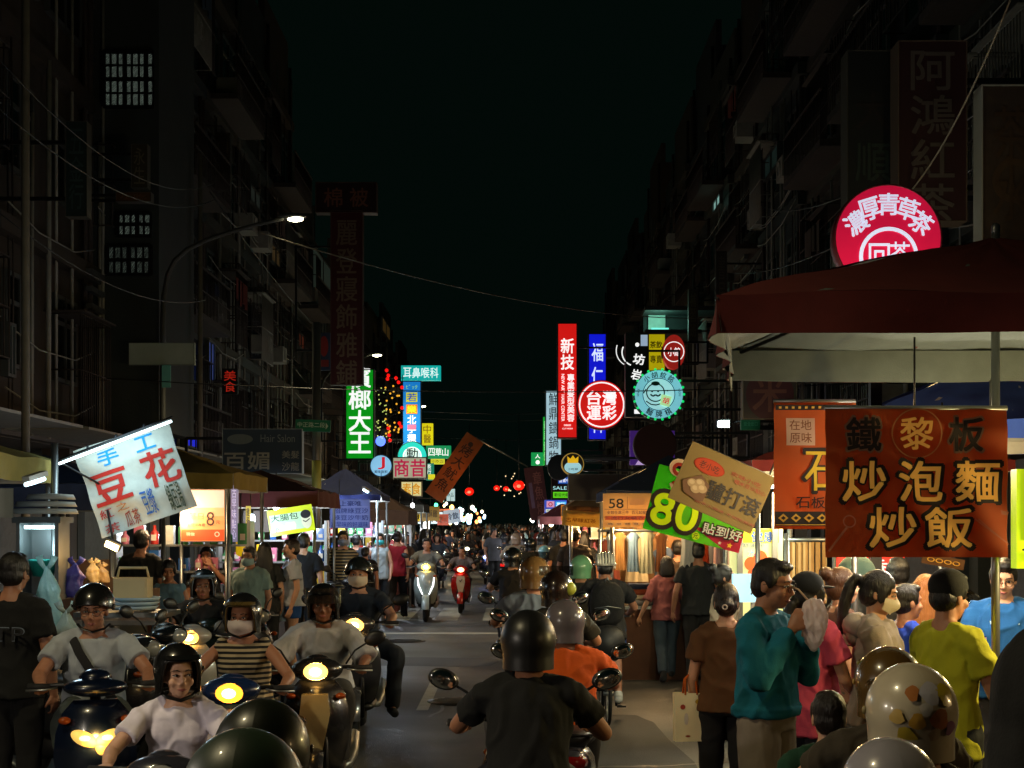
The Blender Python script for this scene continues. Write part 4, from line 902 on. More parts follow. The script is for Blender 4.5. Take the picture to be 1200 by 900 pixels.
for (px, py, w, h, rl, cc, tx, ct, lb) in ((504, 602, 22, 17, 0, '#a07818', '鹽酥雞', '#4c3008', 'small mustard banner hanging over the far crowd'), (530, 605, 19, 16, -10, '#a8c0d8', '冷飲', '#2c4878', 'small tilted white-blue banner over the far crowd'), (519, 609, 13, 13, 0, '#d0624c', '2元', '#f8d8c8', 'small salmon price board beside the mustard banner'), (482, 603, 12, 12, 0, '#88c8a8', '青', '#e8f8e8', 'small pale green lit board among the far stalls'), (468, 588, 7, 15, -14, '#a08c80', '肉圓', '#4c2c24', 'tiny tilted beige banner past the tan-brown canopy'), (475, 606, 9, 24, 5, '#7c7c98', '豆干', '#2c2c4c', 'tiny grey-violet vertical banner past the tan-brown canopy')):
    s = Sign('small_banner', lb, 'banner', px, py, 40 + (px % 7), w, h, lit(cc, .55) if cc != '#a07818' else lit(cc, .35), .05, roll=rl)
    if h > w: s.col(tx, 0, -h * .4, h * .4, w * .6, paint(ct), .02)
    else: s.row(tx, -w * .4, w * .4, 0, h * .5, paint(ct), .02)
    m = MB(); m.tube([(0, .06, -.1), (0, .06, -s.o.location.z)], .02, 6); m.build('pole', DARKMETAL, s.o); s.done()

# east banners
def outl(s, t, x, y, w, h, a, b, bo=.075, bi=.012, rot=0):
    s.t(t, x, y, w * 1.11, h * 1.11, b, bo, rot); s.t(t, x, y, w, h, a, bi, rot)
ORB = mat('orange_brown_fabric', '#a85224', rough=.85, var=.4, scale=2.4, transl=.45)
s = Sign('noodle_banner', 'large orange-brown fabric banner with black-edged gold fried noodle characters', 'banner', 1074, 566, 6.9, 213, 174, ORB, .02, bend=.012)
YG = mat('gold_glow_print', '#e8b450', rough=.8, emit=.16, var=.2, scale=4, transl=.3); BKP = mat('black_print', '#1c0c08', rough=.8)  # gold print glows by itself, standing in for stall light through the cloth
for x, ch in ((-62, '鐵'), (58, '板')): s.t(ch, x, -57, 42, 42, mat('grey_edge_print', '#7c5a48', rough=.8), .055); s.t(ch, x, -57, 39, 39, BKP, .03)
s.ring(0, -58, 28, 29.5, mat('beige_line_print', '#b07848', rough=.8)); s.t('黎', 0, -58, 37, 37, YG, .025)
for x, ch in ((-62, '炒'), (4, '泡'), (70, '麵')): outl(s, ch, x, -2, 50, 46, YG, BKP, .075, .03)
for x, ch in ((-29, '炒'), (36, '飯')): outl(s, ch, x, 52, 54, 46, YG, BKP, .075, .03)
PL = mat('pale_line_print', '#a8644c', rough=.8)
s.ring(-80, 45, 6, 7.4, PL); s.line([(-83, 52), (-104, 80)], 2.6, PL); s.line([(66, 42), (104, 70)], 1.6, PL); s.line([(70, 42), (106, 72)], 1.2, PL); s.poly([(96, 32), (106, 34), (104, 38), (97, 37)], PL)
m = MB(); m.tube([(-107 * s.k, .012, 88 * s.k), (107 * s.k, .012, 88 * s.k)], .012, 8); m.tube([(89 * s.k, .03, 88 * s.k), (89 * s.k, .03, 122 * s.k)], .005, 6); m.build('rod', METAL, s.o); s.done()
s = Sign('barbecue_banner', 'orange banner with gold characters and a diamond border beside the big noodle banner', 'banner', 955, 546, 8.2, 96, 148, mat('orange_fabric', '#b05c28', rough=.85, var=.5, scale=2.6, transl=.5), .02, bend=.012)
s.rect(-17, -40, 34, 32, mat('pale_patch', '#c8a890', transl=.4)); s.t('在地', -17, -48, 26, 12, mat('tan_print', '#7c4c30')); s.t('原味', -17, -33, 26, 12, mat('tan_print', '#7c4c30'))
outl(s, '石', 10, 6, 46, 46, mat('yellow_print', '#ecc430', transl=.4), BKP, .05, .005); s.t('烤', 60, 6, 1, 1, BKP)
s.row('石板黑豬', -23, 47, 43, 13, BKP, .02)
s.rect(0, 62, 95, 17, BKP); BORD = mat('gold_border', '#e0a83c', transl=.3)
for q in range(6):
    x = -38 + q * 15; s.poly([(x - 6, 61), (x, 56), (x + 6, 61), (x, 66)], BORD); s.poly([(x - 3, 61), (x, 58.6), (x + 3, 61), (x, 63.4)], BKP)
s.rect(0, 69, 95, 1, BORD); s.rect(0, -68, 95, 6, BKP)
for q in range(12): s.rect(-42 + q * 7.6, -68, 3, 2.6, BORD)
m = MB(); m.tube([(-48 * s.k, .012, 76 * s.k), (48 * s.k, .012, 76 * s.k)], .012, 8); m.build('rod', METAL, s.o); s.done()
s = Sign('tan_banner', 'tan tilted banner with three black brush characters and a red oval', 'banner', 845.5, 571.5, 9.6, 106, 72, mat('tan_board', '#988450', rough=.85, var=.15, transl=.3), .025, roll=24)
s.disc(-23, -16, 19, 9, cloth('#a83820')); s.disc(-23, -16, 17.5, 7.8, cloth('#b44428')); s.t('老小吃', -23, -16, 25, 9, paint('#3c1c14'), .01)
s.t('驢打滾', 17, 7, 66, 22, paint('#181410'), .025); s.t('京味小吃', 22, -20, 38, 5, cloth('#a04c3c')); s.t('糯米豆沙點心', 30, -13, 40, 5, cloth('#a04c3c')); s.t('純手工現做 不加防腐劑', 15, 26, 76, 3.4, cloth('#a0584c'))
s.poly([(-46, 10), (-28, -4), (-14, 4), (-14, 24), (-22, 26), (-40, 22)], paint('#6c4c30'))
for x, y in ((-34, 9), (-26, 6), (-28, 14), (-21, 11)): s.disc(x, y, 6, 5, paint('#b09870')); s.disc(x - 1, y - 1, 3.4, 2.6, paint('#c8b48c'))
m = MB(); m.tube([(48 * s.k, .03, -30 * s.k), (46 * s.k, .03, 60 * s.k)], .008, 6); m.tube([(-53 * s.k, .02, 36 * s.k), (53 * s.k, .02, 36 * s.k)], .009, 6); m.build('rod', METAL, s.o); s.done()
GB = mat('green_banner', '#4cac18', rough=.7, var=.15, transl=.6)
s = Sign('green_price_banner', 'tilted green and red price banner reading 80 behind the tan banner', 'banner', 819, 596, 10.4, 116, 78, GB, .02, roll=14.5, bend=.008)
YL = mat('lime_glow_print', '#dce80c', emit=.3, transl=.6); s.poly([(-22, -39), (58, -39), (58, 39), (-22, 39)], mat('lime_field', '#70d020', transl=.6)); s.poly([(-2, 22), (58, 16), (58, 39), (40, 39)], mat('rose_field', '#d42c50', transl=.6))  # lime print emits, imitating bulb light coming through the banner
s.t('9', -34, -33, 22, 34, mat('cream_edge', '#e0c8a8', transl=.5), .06); s.t('9', -34, -33, 16, 27, mat('brick_print', '#a8301c', transl=.5), .02)
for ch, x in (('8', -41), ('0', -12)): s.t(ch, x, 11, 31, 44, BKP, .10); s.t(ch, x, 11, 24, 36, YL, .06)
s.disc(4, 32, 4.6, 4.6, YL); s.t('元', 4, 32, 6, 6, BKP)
for q, ch in enumerate('貼到好'): s.t(ch, 17 + q * 16, 20, 16, 14, BKP, .09); s.t(ch, 17 + q * 16, 20, 14, 12, mat('white_print', '#f0f4f4', transl=.6), .03)
for x, r_, mm in ((33, 2.4, mat('white_print', '#f0f4f4', transl=.6)), (45, 3.6, mat('yellow_print', '#ecc430', transl=.4))): s.poly([(x + r_ * (1 if q % 2 == 0 else .45) * math.sin(q * .628), 33 - r_ * (1 if q % 2 == 0 else .45) * math.cos(q * .628)) for q in range(10)], mm)
s.done()
s = Sign('price_banner', 'bright orange banner with number 58 hanging from the navy clothes canopy', 'banner', 735, 598, 16.6, 57, 40, mat('orange_lit_banner', '#f2cc98', rough=.8, var=.2, scale=3, transl=.65), .02, bend=.015)
s.t('58', -13, -8, 17, 11, BLK, .03); s.rect(12, -10, 18, 8, mat('white_haze_print', '#ecd0a8', transl=.6))
VI = mat('violet_print', '#8c5878', transl=.4)
s.row('全館任選三件', -24, 2, 2.5, 4, VI, .02); s.row('百元起服飾', 5, 26, 2.5, 4, VI, .02); s.rect(0, 9, 52, 5, mat('pink_print', '#d88070', transl=.6)); s.row('流行女裝衣', -20, 20, 9, 3.6, VI)
for q in range(5): s.disc(-20 + q * 10, 16, 4, 1.9, mat('cream_print', '#f0dcc0', transl=.6)); s.t('特價', -20 + q * 10, 16, 5, 1.8, VI)
s.rect(0, -1.2, 54, .5, VI); s.rect(0, -9, .5, 14, VI); s.done()
s = Sign('amber_banner', 'amber banner glowing under the warm bulb of the brown canopy', 'banner', 681, 608, 22.3, 44, 18, mat('amber_lit_fabric', '#ecc878', rough=.85, var=.3, scale=4, transl=.6), .02, roll=4, bend=.02)
s.row('古早味紅茶', -18, 18, 2, 5, mat('red_brown_print', '#a04818', transl=.4)); s.done()
s = Sign('bath_sign', 'small pale blue board with one black brush character behind the walking couple', 'sign', 884, 689, 11.8, 52, 33, lit('#88bcd8', .75), .05); s.t('沐', 2, 0, 15, 16, BLK, .02); m = MB(); m.box((0, .05, -.62), (.04, .04, 1.0)); m.build('stand', METAL, s.o); s.done()
s = Sign('red_lit_board', 'bright red lit board with white strokes behind the customers', 'sign', 1020, 661, 10.9, 78, 26, lit('#d0180c', .75), .05); s.t('香', 6, 3, 26, 16, lit('#f0dcd8', .9), .03); s.t('腸', 26, 9, 12, 8, lit('#f0dcd8', .9)); s.rect(26, 0, 6, 25, lit('#e07850', .8)); s.rect(-20, 0, 2, 25, lit('#f0c8c0', .8)); s.done()
s = Sign('edge_lightbox', 'yellow-edged blue and red vertical lightbox at the end of the noodle banner', 'sign', 1207, 608, 7.0, 38, 116, lit('#a8c808', .85), .08); s.rect(3, -15, 26, 80, lit('#1838b8', .8)); s.rect(4, -10, 18, 30, lit('#c03070', .8)); s.col('鮮記', -2, -45, 15, 14, lit('#f0c0d8', .9), .02); s.disc(-12, 36, 1.5, 1.5, BLK); s.t('營業', 4, 42, 20, 10, paint('#405008')); bracket(s, 19, 0, 60); s.done()
s = Sign('diamond_strip_banner', 'dark strip of patterned cloth hanging below the noodle banner', 'banner', 1105, 658, 8.0, 50, 12, mat('dark_pattern_cloth', '#4c2c10', rough=.9), .01, roll=10); s.row('OOOO', -20, 20, 0, 5, BORD); s.done()

# ------------------------------------------------------------------ stall walls and goods
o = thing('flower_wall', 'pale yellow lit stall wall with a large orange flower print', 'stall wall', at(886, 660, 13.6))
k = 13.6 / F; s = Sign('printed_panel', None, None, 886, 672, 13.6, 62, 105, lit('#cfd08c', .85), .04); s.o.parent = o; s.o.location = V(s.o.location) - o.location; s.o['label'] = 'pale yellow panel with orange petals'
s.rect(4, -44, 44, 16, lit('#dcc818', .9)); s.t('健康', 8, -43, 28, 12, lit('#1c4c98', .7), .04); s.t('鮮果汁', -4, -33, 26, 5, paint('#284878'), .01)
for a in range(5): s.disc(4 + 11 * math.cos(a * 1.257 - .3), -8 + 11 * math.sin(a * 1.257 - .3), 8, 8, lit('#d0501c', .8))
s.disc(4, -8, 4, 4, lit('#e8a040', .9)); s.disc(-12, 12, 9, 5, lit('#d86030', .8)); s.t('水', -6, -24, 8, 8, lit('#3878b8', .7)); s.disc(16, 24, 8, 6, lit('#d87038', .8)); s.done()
for px in (867, 908):
    m = MB(); m.box((0, 0, -.7), (.05, .05, 2.4)); m.build('post', METAL, o, at(px, 640, 13.55) - o.location)
s = Sign('grey_panel', 'plain pale grey partition panel beside the yellow flower wall', 'partition', 852, 668, 18.6, 46, 76, mat('pale_partition', '#b0a8ac', rough=.7, var=.15), .04, frame=METAL, fw=1)
m = MB(); m.box((0, 0, 0), (.03, .06, 1.6)); m.build('seam', DARKMETAL, s.o, (.06, -.03, 0)); s.done()

def garment(px, py, Y, w, h, c, label, kind='top'):
    """a hanging garment: two cloth faces that meet at the seams"""
    k = Y / F; o = thing('hanging_garment', label, 'garment', at(px, py, Y), 0, 'garments hanging on the clothes stall')
    W, H = w * k, h * k; m = MB(); off = px * .37
    prof = [(.0, .22), (.06, .5), (.16, .5), (.2, .36), (.5, .36), (1, .46)] if kind == 'top' else [(0, .2), (.06, .34), (.3, .3), (1, .5)]
    def half(u, v):
        for (a, b), (c_, d) in zip(prof[:-1], prof[1:]):
            if a <= v <= c_: f = b + (d - b) * (v - a) / (c_ - a); break
        x = (u - .5) * 2 * f * W
        return x, -(v * H), (1 - abs(2 * u - 1) ** 3) * .06 + .02 * math.sin(u * 20 + off) * v
    m.sheet(lambda u, v: (lambda q: (q[0], -q[2], q[1]))(half(u, v)), 14, 10); m.sheet(lambda u, v: (lambda q: (q[0], q[2], q[1]))(half(1 - u, v)), 14, 10)
    m.build('cloth', cloth(c), o)
    hg = MB(); hg.tube([(-W * .36, 0, -H * .05), (0, 0, .02), (W * .36, 0, -H * .05)], .008, 6); hg.tube([(0, 0, .02), (0, 0, .09), (.03, 0, .12), (.05, 0, .09)], .005, 6); hg.build('hanger', METAL, o)
    return o
o = thing('clothes_rail', 'steel clothes rail across the navy canopy stall', 'clothes rail', (1.75, 17.0, 0))
m = MB(); m.tube([(-.75, 0, 1.78), (1.0, 0, 1.78)], .016, 8); m.build('rail', METAL, o)
for x in (-.72, .97):
    m = MB(); m.tube([(x, 0, 0), (x, 0, 1.8)], .018, 8); m.build('leg', METAL, o)
for g in ((806, 622, 16.9, 24, 62, '#b8b4ac', 'long pale striped dress hanging at the front of the clothes stall', 'dress'), (816, 624, 17.0, 16, 44, '#6c4c58', 'dusky plum top hanging beside the pale dress', 'top'), (826, 626, 16.95, 12, 40, '#d84818', 'bright orange-red top hanging beside the plum top', 'top'), (758, 622, 17.3, 20, 50, '#b8b090', 'cream blouse hanging inside the clothes stall', 'top'), (742, 624, 17.3, 16, 46, '#7890a8', 'pale blue blouse hanging inside the clothes stall', 'top'), (726, 624, 17.4, 16, 44, '#a8743c', 'ochre blouse hanging inside the clothes stall', 'top'), (775, 624, 17.5, 16, 46, '#8c5c38', 'brown top hanging behind the pale dress', 'top'), (840, 628, 17.1, 10, 40, '#c0a0a0', 'pale pink top hanging next to the orange-red top', 'top'), (716, 626, 17.2, 12, 40, '#c8c4bc', 'off-white top at the near end of the clothes rail', 'top')):
    garment(*g)
o = thing('backdrop_cloth', 'warm ochre cloth wall closing the back of the clothes stall', 'stall wall', (1.95, 18.8, 0))
m = MB(); m.sheet(lambda u, v: (-.62 + 1.55 * u, .03 * math.sin(u * 30), 2.2 * v), 40, 3, True, .01); m.build('cloth', cloth('#8c6844'), o)
for q, (x, z, c) in enumerate(((-.7, 1.2, '#7c3c30'), (-.35, 1.3, '#c0b498'), (0, 1.1, '#4c5c78'), (.35, 1.25, '#b04c30'), (.65, 1.15, '#383840'))):
    garment((1.95 + x) / 18.6 * F + 600, 610 - (z + .45 - CAMZ) / 18.6 * F, 18.6, 30, 58, c, ['dark red', 'cream', 'slate blue', 'brick', 'charcoal'][q] + ' garment hanging against the ochre cloth wall', 'top')
o = thing('clothes_table', 'cloth-covered table of folded clothes at the front of the clothes stall', 'table', (1.75, 17.55, 0))
m = MB(); m.box((0, 0, .42), (1.5, .5, .84)); m.build('table_skirt', cloth('#5c3c2c'), o); m = MB(); m.box((0, 0, .86), (1.56, .56, .035)); m.build('table_top', TABLE, o)
rnd = random.Random(31); FC = (('navy', '#28344c'), ('rust', '#94482c'), ('cream', '#c0b498'), ('grey', '#787878'), ('rose', '#a86c74'), ('olive', '#60603c'))
for q in range(16):
    col_ = q // 4; lv = q % 4; cn, c = FC[(q * 5 + col_) % 6]; m = MB(); ww, dd = .15 + rnd.uniform(-.01, .01), .13
    m.rings([[V((ww * sx * k_, dd * sy * k_, z_)) for sx, sy in ((-1, -1), (-.3, -1.04), (.4, -1), (1, -1), (1, 1), (-1, 1))] for z_, k_ in ((0, .93), (.02, 1), (.05, 1), (.065, .93))], True)
    tag(m.build('folded_garment', cloth(c), None, (1.75 - .56 + col_ * .37, 17.5, .879 + lv * .066), (0, 0, rnd.uniform(-.1, .1))), f'{cn} folded garment, {NTH[lv]} from the table in the {NTH[col_]} stack of the clothes stall', 'garment', 'folded garments on the clothes table')
# aprons / strips on a rack by the flower wall
o = thing('utensil_rack', 'metal rack with hanging tan strips behind the teal shirted man', 'rack', (at(948, 640, 11.4).x, 11.4, 0))
m = MB(); m.tube([(-.20, 0, 1.75), (.5, 0, 1.75)], .014, 8)
for x in (-.18, .20, .48): m.tube([(x, 0, 0), (x, 0, 1.8)], .018, 8)
m.build('rack_frame', METAL, o)
for q in range(6):
    m = MB(); m.sheet(lambda u, v, q=q: (-.15 + q * .05 + .04 * u, .01 * math.sin(u * 5 + q), 1.73 - (.42 + .03 * (q % 3)) * v), 3, 4, True, .004); m.build('strip', cloth('#a08458'), o)

# display shelves at the backs of the stalls, with boxed and bottled goods
PAL = (('red', '#a82820'), ('yellow', '#c8a428'), ('blue', '#2c5898'), ('white', '#c0c0b8'), ('green', '#3c8450'), ('pink', '#b86c84'))
def shelf(nm, x0, x1, Y, seed):
    o = thing('display_shelf', 'steel display shelf of packaged goods at the back of the ' + nm + ' stall', 'shelf', ((x0 + x1) / 2, Y, 0)); W = x1 - x0
    for sx in (-1, 1): m = MB(); m.box((sx * (W / 2 - .02), 0, .95), (.04, .3, 1.9)); m.build('upright', METAL, o)
    rnd = random.Random(seed)
    for z in (.95, 1.28, 1.6):
        m = MB(); m.box((0, 0, z), (W - .08, .3, .025)); m.build('shelf_board', METAL, o)
        n_ = int(W / .17)
        for q in range(n_):
            if rnd.random() < .15: continue
            cn, c = rnd.choice(PAL); x = (x0 + x1) / 2 - W / 2 + .12 + q * (W - .22) / max(1, n_ - 1); h = rnd.uniform(.14, .26); m = MB()
            if rnd.random() < .5: m.box((0, 0, h / 2), (.12, .1, h)); nn = 'packet'
            else: m.lathe([(.045, 0), (.05, .01), (.05, h * .6), (.02, h * .78), (.02, h), (.016, h)], 12); nn = 'bottle'
            t = m.build(nn, gloss(c), None, (x, Y - .05, z + .0125)); tag(t, cn + ' ' + nn + ' on the display shelf of the ' + nm + ' stall', nn, 'goods on the stall shelves')
            m = MB(); m.box((0, -.0515, h * .35), (.06, .003, h * .3)); m.build('label_sticker', paint('#c8c0b0'), t)
shelf('mustard canopy', -4.8, -3.15, 17.6, 1); shelf('dark maroon canopy', -4.4, -2.75, 21.7, 2); shelf('blue peaked canopy', -3.65, -2.4, 27.2, 3); shelf('brown canopy', .95, 1.8, 24.4, 4); shelf('tan-brown canopy', -3.6, -2.2, 31.8, 5)
bulb(-3.6, 21.2, 2.0, 30, 'white bulb lighting the shelf of the dark maroon canopy stall', (240, 245, 255)); bulb(-3.0, 27.0, 2.05, 30, 'white bulb lighting the shelf of the blue peaked canopy stall', (225, 235, 255)); bulb(-3.9, 17.2, 2.05, 26, 'warm bulb lighting the shelf of the mustard canopy stall', (255, 225, 180))
# goods at the west corner stall
BOX = mat('cardboard', '#6c4c34', rough=.85, var=.2)
def cardboard(x, y, z, dx, dy, dz, label, yaw=0):
    o = thing('cardboard_box', label, 'box', (x, y, z), yaw, 'boxes at the west stalls')
    m = MB(); m.box((0, 0, dz / 2), (dx, dy, dz)); m.build('carton', BOX, o)
    m = MB(); m.box((0, 0, dz + .002), (dx * .98, .05, .003)); m.box((0, -dy / 2 - .002, dz - .05), (.05, .003, .1)); m.build('tape', paint('#8c7048'), o)
    return o
def tabl(x, y, w, d, h, label):
    o = thing('folding_table', label, 'table', (x, y, 0)); m = MB(); m.box((0, 0, h - .02), (w, d, .04)); m.build('table_top', TABLE, o)
    for sx in (-1, 1):
        for sy in (-1, 1):
            m = MB(); m.tube([(sx * (w / 2 - .05), sy * (d / 2 - .05), 0), (sx * (w / 2 - .07), sy * (d / 2 - .07), h - .04)], .015, 7); m.build('leg', METAL, o)
    return o
tabl(-3.75, 13.1, 1.3, .7, 1.02, 'steel folding table piled with goods below the bean pudding banner')
x0 = at(98, 680, 12.9).x
cardboard(-3.95, 13.25, 1.02, .62, .3, .36, 'wide brown carton on the folding table', 0); cardboard(-3.4, 13.25, 1.02, .3, .28, .26, 'small brown carton under the warm work lamp', 0)
cardboard(-3.95, 13.25, 1.40, .55, .28, .14, 'flat brown carton lying on top of the wide carton')
o = thing('plastic_crate', 'cream plastic handled basket on white trays at the west stall', 'basket', at(156, 700, 11.8)); m = MB()
for a, b, c, d in ((-.13, 0, .012, .2), (.13, 0, .012, .2)): m.box((a, b, .08), (c, d, .16))
for sy in (-1, 1): m.box((0, sy * .1, .08), (.248, .012, .16))
m.box((0, 0, .006), (.245, .19, .012)); m.build('basket', paint('#c8b07c'), o)
m = MB(); m.tube([(-.13, 0, .15), (-.11, 0, .24), (.11, 0, .24), (.13, 0, .15)], .012, 7); m.build('handle', paint('#c8b07c'), o)
tabl(at(150, 700, 11.9).x, 11.9, .75, .5, 1.16, 'small table holding white trays and the cream basket')
for q in range(3):
    m = MB(); m.lathe([(.17, 0), (.2, .03), (.19, .03), (.165, .006)], 24); oo = m.build('tray', paint('#9cb0b8'), None, at(157, 714, 11.7 + q * .02) + V((q * .01, 0, .035 * q))); tag(oo, ['lowest', 'middle', 'topmost'][q] + ' white round tray in the stack under the cream basket', 'tray', 'stacked white trays')
# warm work lamp
o = thing('work_lamp', 'warm tilted work lamp glowing below the bean pudding banner', 'lamp', at(132, 639, 12.4)); Mx = Matrix.Rotation(R(25), 4, 'Y') @ Matrix.Rotation(R(20), 4, 'X')
m = MB(); m.box((0, -.02, 0), (.115, .02, .05), Mx); m.build('lens', lit('#ffd890', 12), o); m = MB(); m.box((0, .012, .005), (.135, .04, .07), Mx); m.tube([(0, .03, .02), (-.1, .2, .3)], .01, 6); m.build('housing', DARKMETAL, o)
lamp('POINT', (0, -.15, -.08), 9, (255, 200, 120), o, .05)
# glass cabinet
o = thing('glass_cabinet', 'small lit food cabinet with a teal tub beside the steel post', 'cabinet', at(46, 690, 12.0))
m = MB()
for sx in (-1, 1): m.box((sx * .16, .1, .25), (.03, .3, .62))
m.box((0, .1, .57), (.4, .36, .05)); m.box((0, .1, -.07), (.36, .32, .04)); m.box((0, .26, .25), (.3, .02, .6)); m.build('cabinet_frame', ALU, o)
m = MB(); m.tube([(-.12, .0, .51), (.12, .0, .51)], .014, 8); m.build('tube', lit('#c8f4ff', 9), o)
m = MB(); m.lathe([(.08, .1), (.115, .22), (.12, .24), (.1, .24)], 20, Matrix.Translation((0, .1, 0))); m.build('tub', paint('#188c7c'), o)
m = MB()
for q in range(3): m.lathe([(.30 - q * .05, .62 + q * .06), (.28 - q * .05, .66 + q * .06), (.02, .67 + q * .06)], 20, Matrix.Translation((.04 * q, .05, 0)))
m.build('lid', ACM, o); lamp('POINT', (0, -.02, .42), 5, (200, 240, 255), o, .03)
def bag(px, py, Y, w, h, c, label, tw=True):
    k = Y / F; o = thing('plastic_bag', label, 'bag', at(px, py, Y), 0, 'plastic bags at the west stalls'); W, H = w * k / 2, h * k
    rs = []
    for i in range(15):
        v = i / 14; r_ = W * ((.75 + .25 * math.sin(math.pi * min(1, v * 1.6))) if v < .62 else max(.16, 1 - (v - .62) * 2.4))
        q = []
        for j in range(28):
            a = 2 * math.pi * j / 28; f = 1 + .34 * mnoise.noise(V((math.cos(a) * 1.6 + px, math.sin(a) * 1.6, v * 3.2))) + .10 * math.sin(a * 7 + v * 5 + px) * (.3 + v)
            q.append(V((r_ * f * math.cos(a) + W * .25 * math.sin(v * 3 + px), r_ * .6 * f * math.sin(a), H * (v * .96 + .05 * math.sin(a * 3 + px) * v))))
        rs.append(q)
    fm = mat('bag_' + hexname(c), c, rough=.3, var=.35, scale=16, bump=.8, bscale=30, transl=.35)
    m = MB(); m.rings(rs, True, True); m.build('sack', fm, o)
    hd = MB(); x0 = W * .25 * math.sin(3 + px)
    for sx in (-1, 1): hd.tube([(x0, 0, H * .94), (x0 + sx * W * .45, 0, H * 1.06), (x0 + sx * W * .6, .01, H * 1.16)], [(.012, .004), (.022, .004), (.03, .003)], 8)
    hd.build('handle', fm, o); return o
bag(58, 742, 11.0, 30, 78, '#9cc4c0', 'tall pale cyan plastic bag hanging beside the steel post'); bag(75, 775, 10.6, 34, 60, '#a8b4a4', 'bulging translucent plastic bag under the pale cyan bag')
bag(110, 683, 12.5, 16, 24, '#d0b888', 'knotted warm-lit plastic bag on the folding table'); bag(121, 683, 12.6, 14, 20, '#c8a878', 'second smaller knotted plastic bag beside the warm-lit one'); bag(86, 700, 12.2, 26, 40, '#5c54a0', 'violet plastic bag on the folding table')

stall('added stall with a green canopy beside the camera on the west side, out of view', -6.2, -3.3, 2.6, 5.2, 2.4, 2.8, '#2c4c34', .2, 31)  # unseen stalls beside the camera, added so their bulbs light the near faces
bulb(-3.5, 4.2, 2.2, 85, 'white bulb of the stall beside the camera', (255, 240, 220)); bulb(-4.2, 2.8, 2.2, 45, 'second white bulb of the stall beside the camera', (255, 240, 220))
stall('added stall with a tan canopy beside the camera on the east side, out of view', 3.4, 6.0, 2.4, 5.0, 2.5, 2.9, '#7c6444', .2, 32)
bulb(3.9, 3.9, 2.3, 26, 'added warm bulb of the unseen tan stall beside the camera', (255, 214, 150))
# ------------------------------------------------------------------ people
_tmp = bpy.data.scenes.new('remesh_room')
def remesh(mb, vox, smooth=3, name='body'):
    """the overlapping limbs of a figure grown into one continuous surface"""
    me = bpy.data.meshes.new('raw'); me.from_pydata(mb.v, [], mb.f)
    o = bpy.data.objects.new('raw', me); _tmp.collection.objects.link(o)
    r = o.modifiers.new('r', 'REMESH'); r.mode = 'VOXEL'; r.voxel_size = vox
    if smooth:
        q = o.modifiers.new('s', 'SMOOTH'); q.factor = .5; q.iterations = smooth
    vl = _tmp.view_layers[0]; vl.update()
    out = bpy.data.meshes.new_from_object(o.evaluated_get(vl.depsgraph)); out.name = name
    bpy.data.objects.remove(o); bpy.data.meshes.remove(me)
    out.polygons.foreach_set('use_smooth', [True] * len(out.polygons))
    return out
def wrinkle(me, amp, fx, off):
    n = len(me.vertices); co_ = np.empty(n * 3); me.vertices.foreach_get('co', co_); co_ = co_.reshape(-1, 3)
    no = np.empty(n * 3); me.vertex_normals.foreach_get('vector', no); no = no.reshape(-1, 3)
    d = np.empty(n)
    for i in range(n):
        p = co_[i]; a = mnoise.noise((p[0] * fx[0] + off, p[1] * fx[1], p[2] * fx[2]))
        b = mnoise.noise((p[0] * fx[0] * 2.1 + off, p[1] * fx[1] * 2.1 + 5, p[2] * fx[2] * 1.7))
        d[i] = max(-.2, (.5 - 2.2 * abs(a)) + b * .5)
    co_ += no * (d * amp)[:, None]; me.vertices.foreach_set('co', co_.ravel()); me.update()

def pose(kind='stand', fem=False, **kw):
    sw = .155 if fem else .178; hw = .098 if fem else .09
    if kind == 'ride':
        J = dict(pelvis=(0, .31, .80), waist=(0, .29, .92), chest=(0, .235, 1.10), neck=(0, .205, 1.255), head=(0, .165, 1.395),
                 sh=1.205, shy=.215, sw=sw, hipz=.79, hipy=.28, hw=hw,
                 elL=(-.31, .03, 1.03), wrL=(-.29, -.20, 1.0), elR=(.31, .03, 1.03), wrR=(.29, -.20, 1.0),
                 knL=(-.17, -.12, .76), anL=(-.13, -.09, .37), toL=(-.14, -.24, .325), knR=(.17, -.12, .76), anR=(.13, -.09, .37), toR=(.14, -.24, .325),
                 grip=True)
    else:
        J = dict(pelvis=(0, 0, .93), waist=(0, 0, 1.08), chest=(0, -.008, 1.26), neck=(0, .015, 1.43), head=(0, -.012, 1.578),
                 sh=1.375, shy=.01, sw=sw, hipz=.90, hipy=0, hw=hw,
                 elL=(-sw - .06, .03, 1.09), wrL=(-sw - .055, -.05, .85), elR=(sw + .06, .03, 1.09), wrR=(sw + .055, -.05, .85),
                 knL=(-.095, -.015, .49), anL=(-.105, .025, .085), toL=(-.13, -.14, .03), knR=(.095, -.015, .49), anR=(.105, .025, .085), toR=(.13, -.14, .03), grip=False)
        if kind == 'walk':
            J.update(knL=(-.09, -.14, .51), anL=(-.09, -.17, .09), toL=(-.10, -.34, .06), knR=(.09, .04, .48), anR=(.09, .26, .16), toR=(.09, .13, .04),
                     elL=(-sw - .07, .12, 1.11), wrL=(-sw - .08, .13, .86), elR=(sw + .07, -.02, 1.10), wrR=(sw + .05, -.17, .89))
    J['yaw'] = 0; J['pitch'] = 0; J['roll'] = 0; J['fem'] = fem; J['curl'] = .5; J['build'] = 1.0
    J.update(kw); return {k: (V(v) if isinstance(v, tuple) else v) for k, v in J.items()}

def headM(J):
    return Matrix.Translation(J['head']) @ Euler((R(J['pitch']), R(J['roll']), R(J['yaw'])), 'ZXY' if False else 'XYZ').to_matrix().to_4x4()
def arm_dirs(J, s):
    S = V(((-1 if s == 'L' else 1) * J['sw'], J['shy'], J['sh'])); return S, J['el' + s], J['wr' + s]

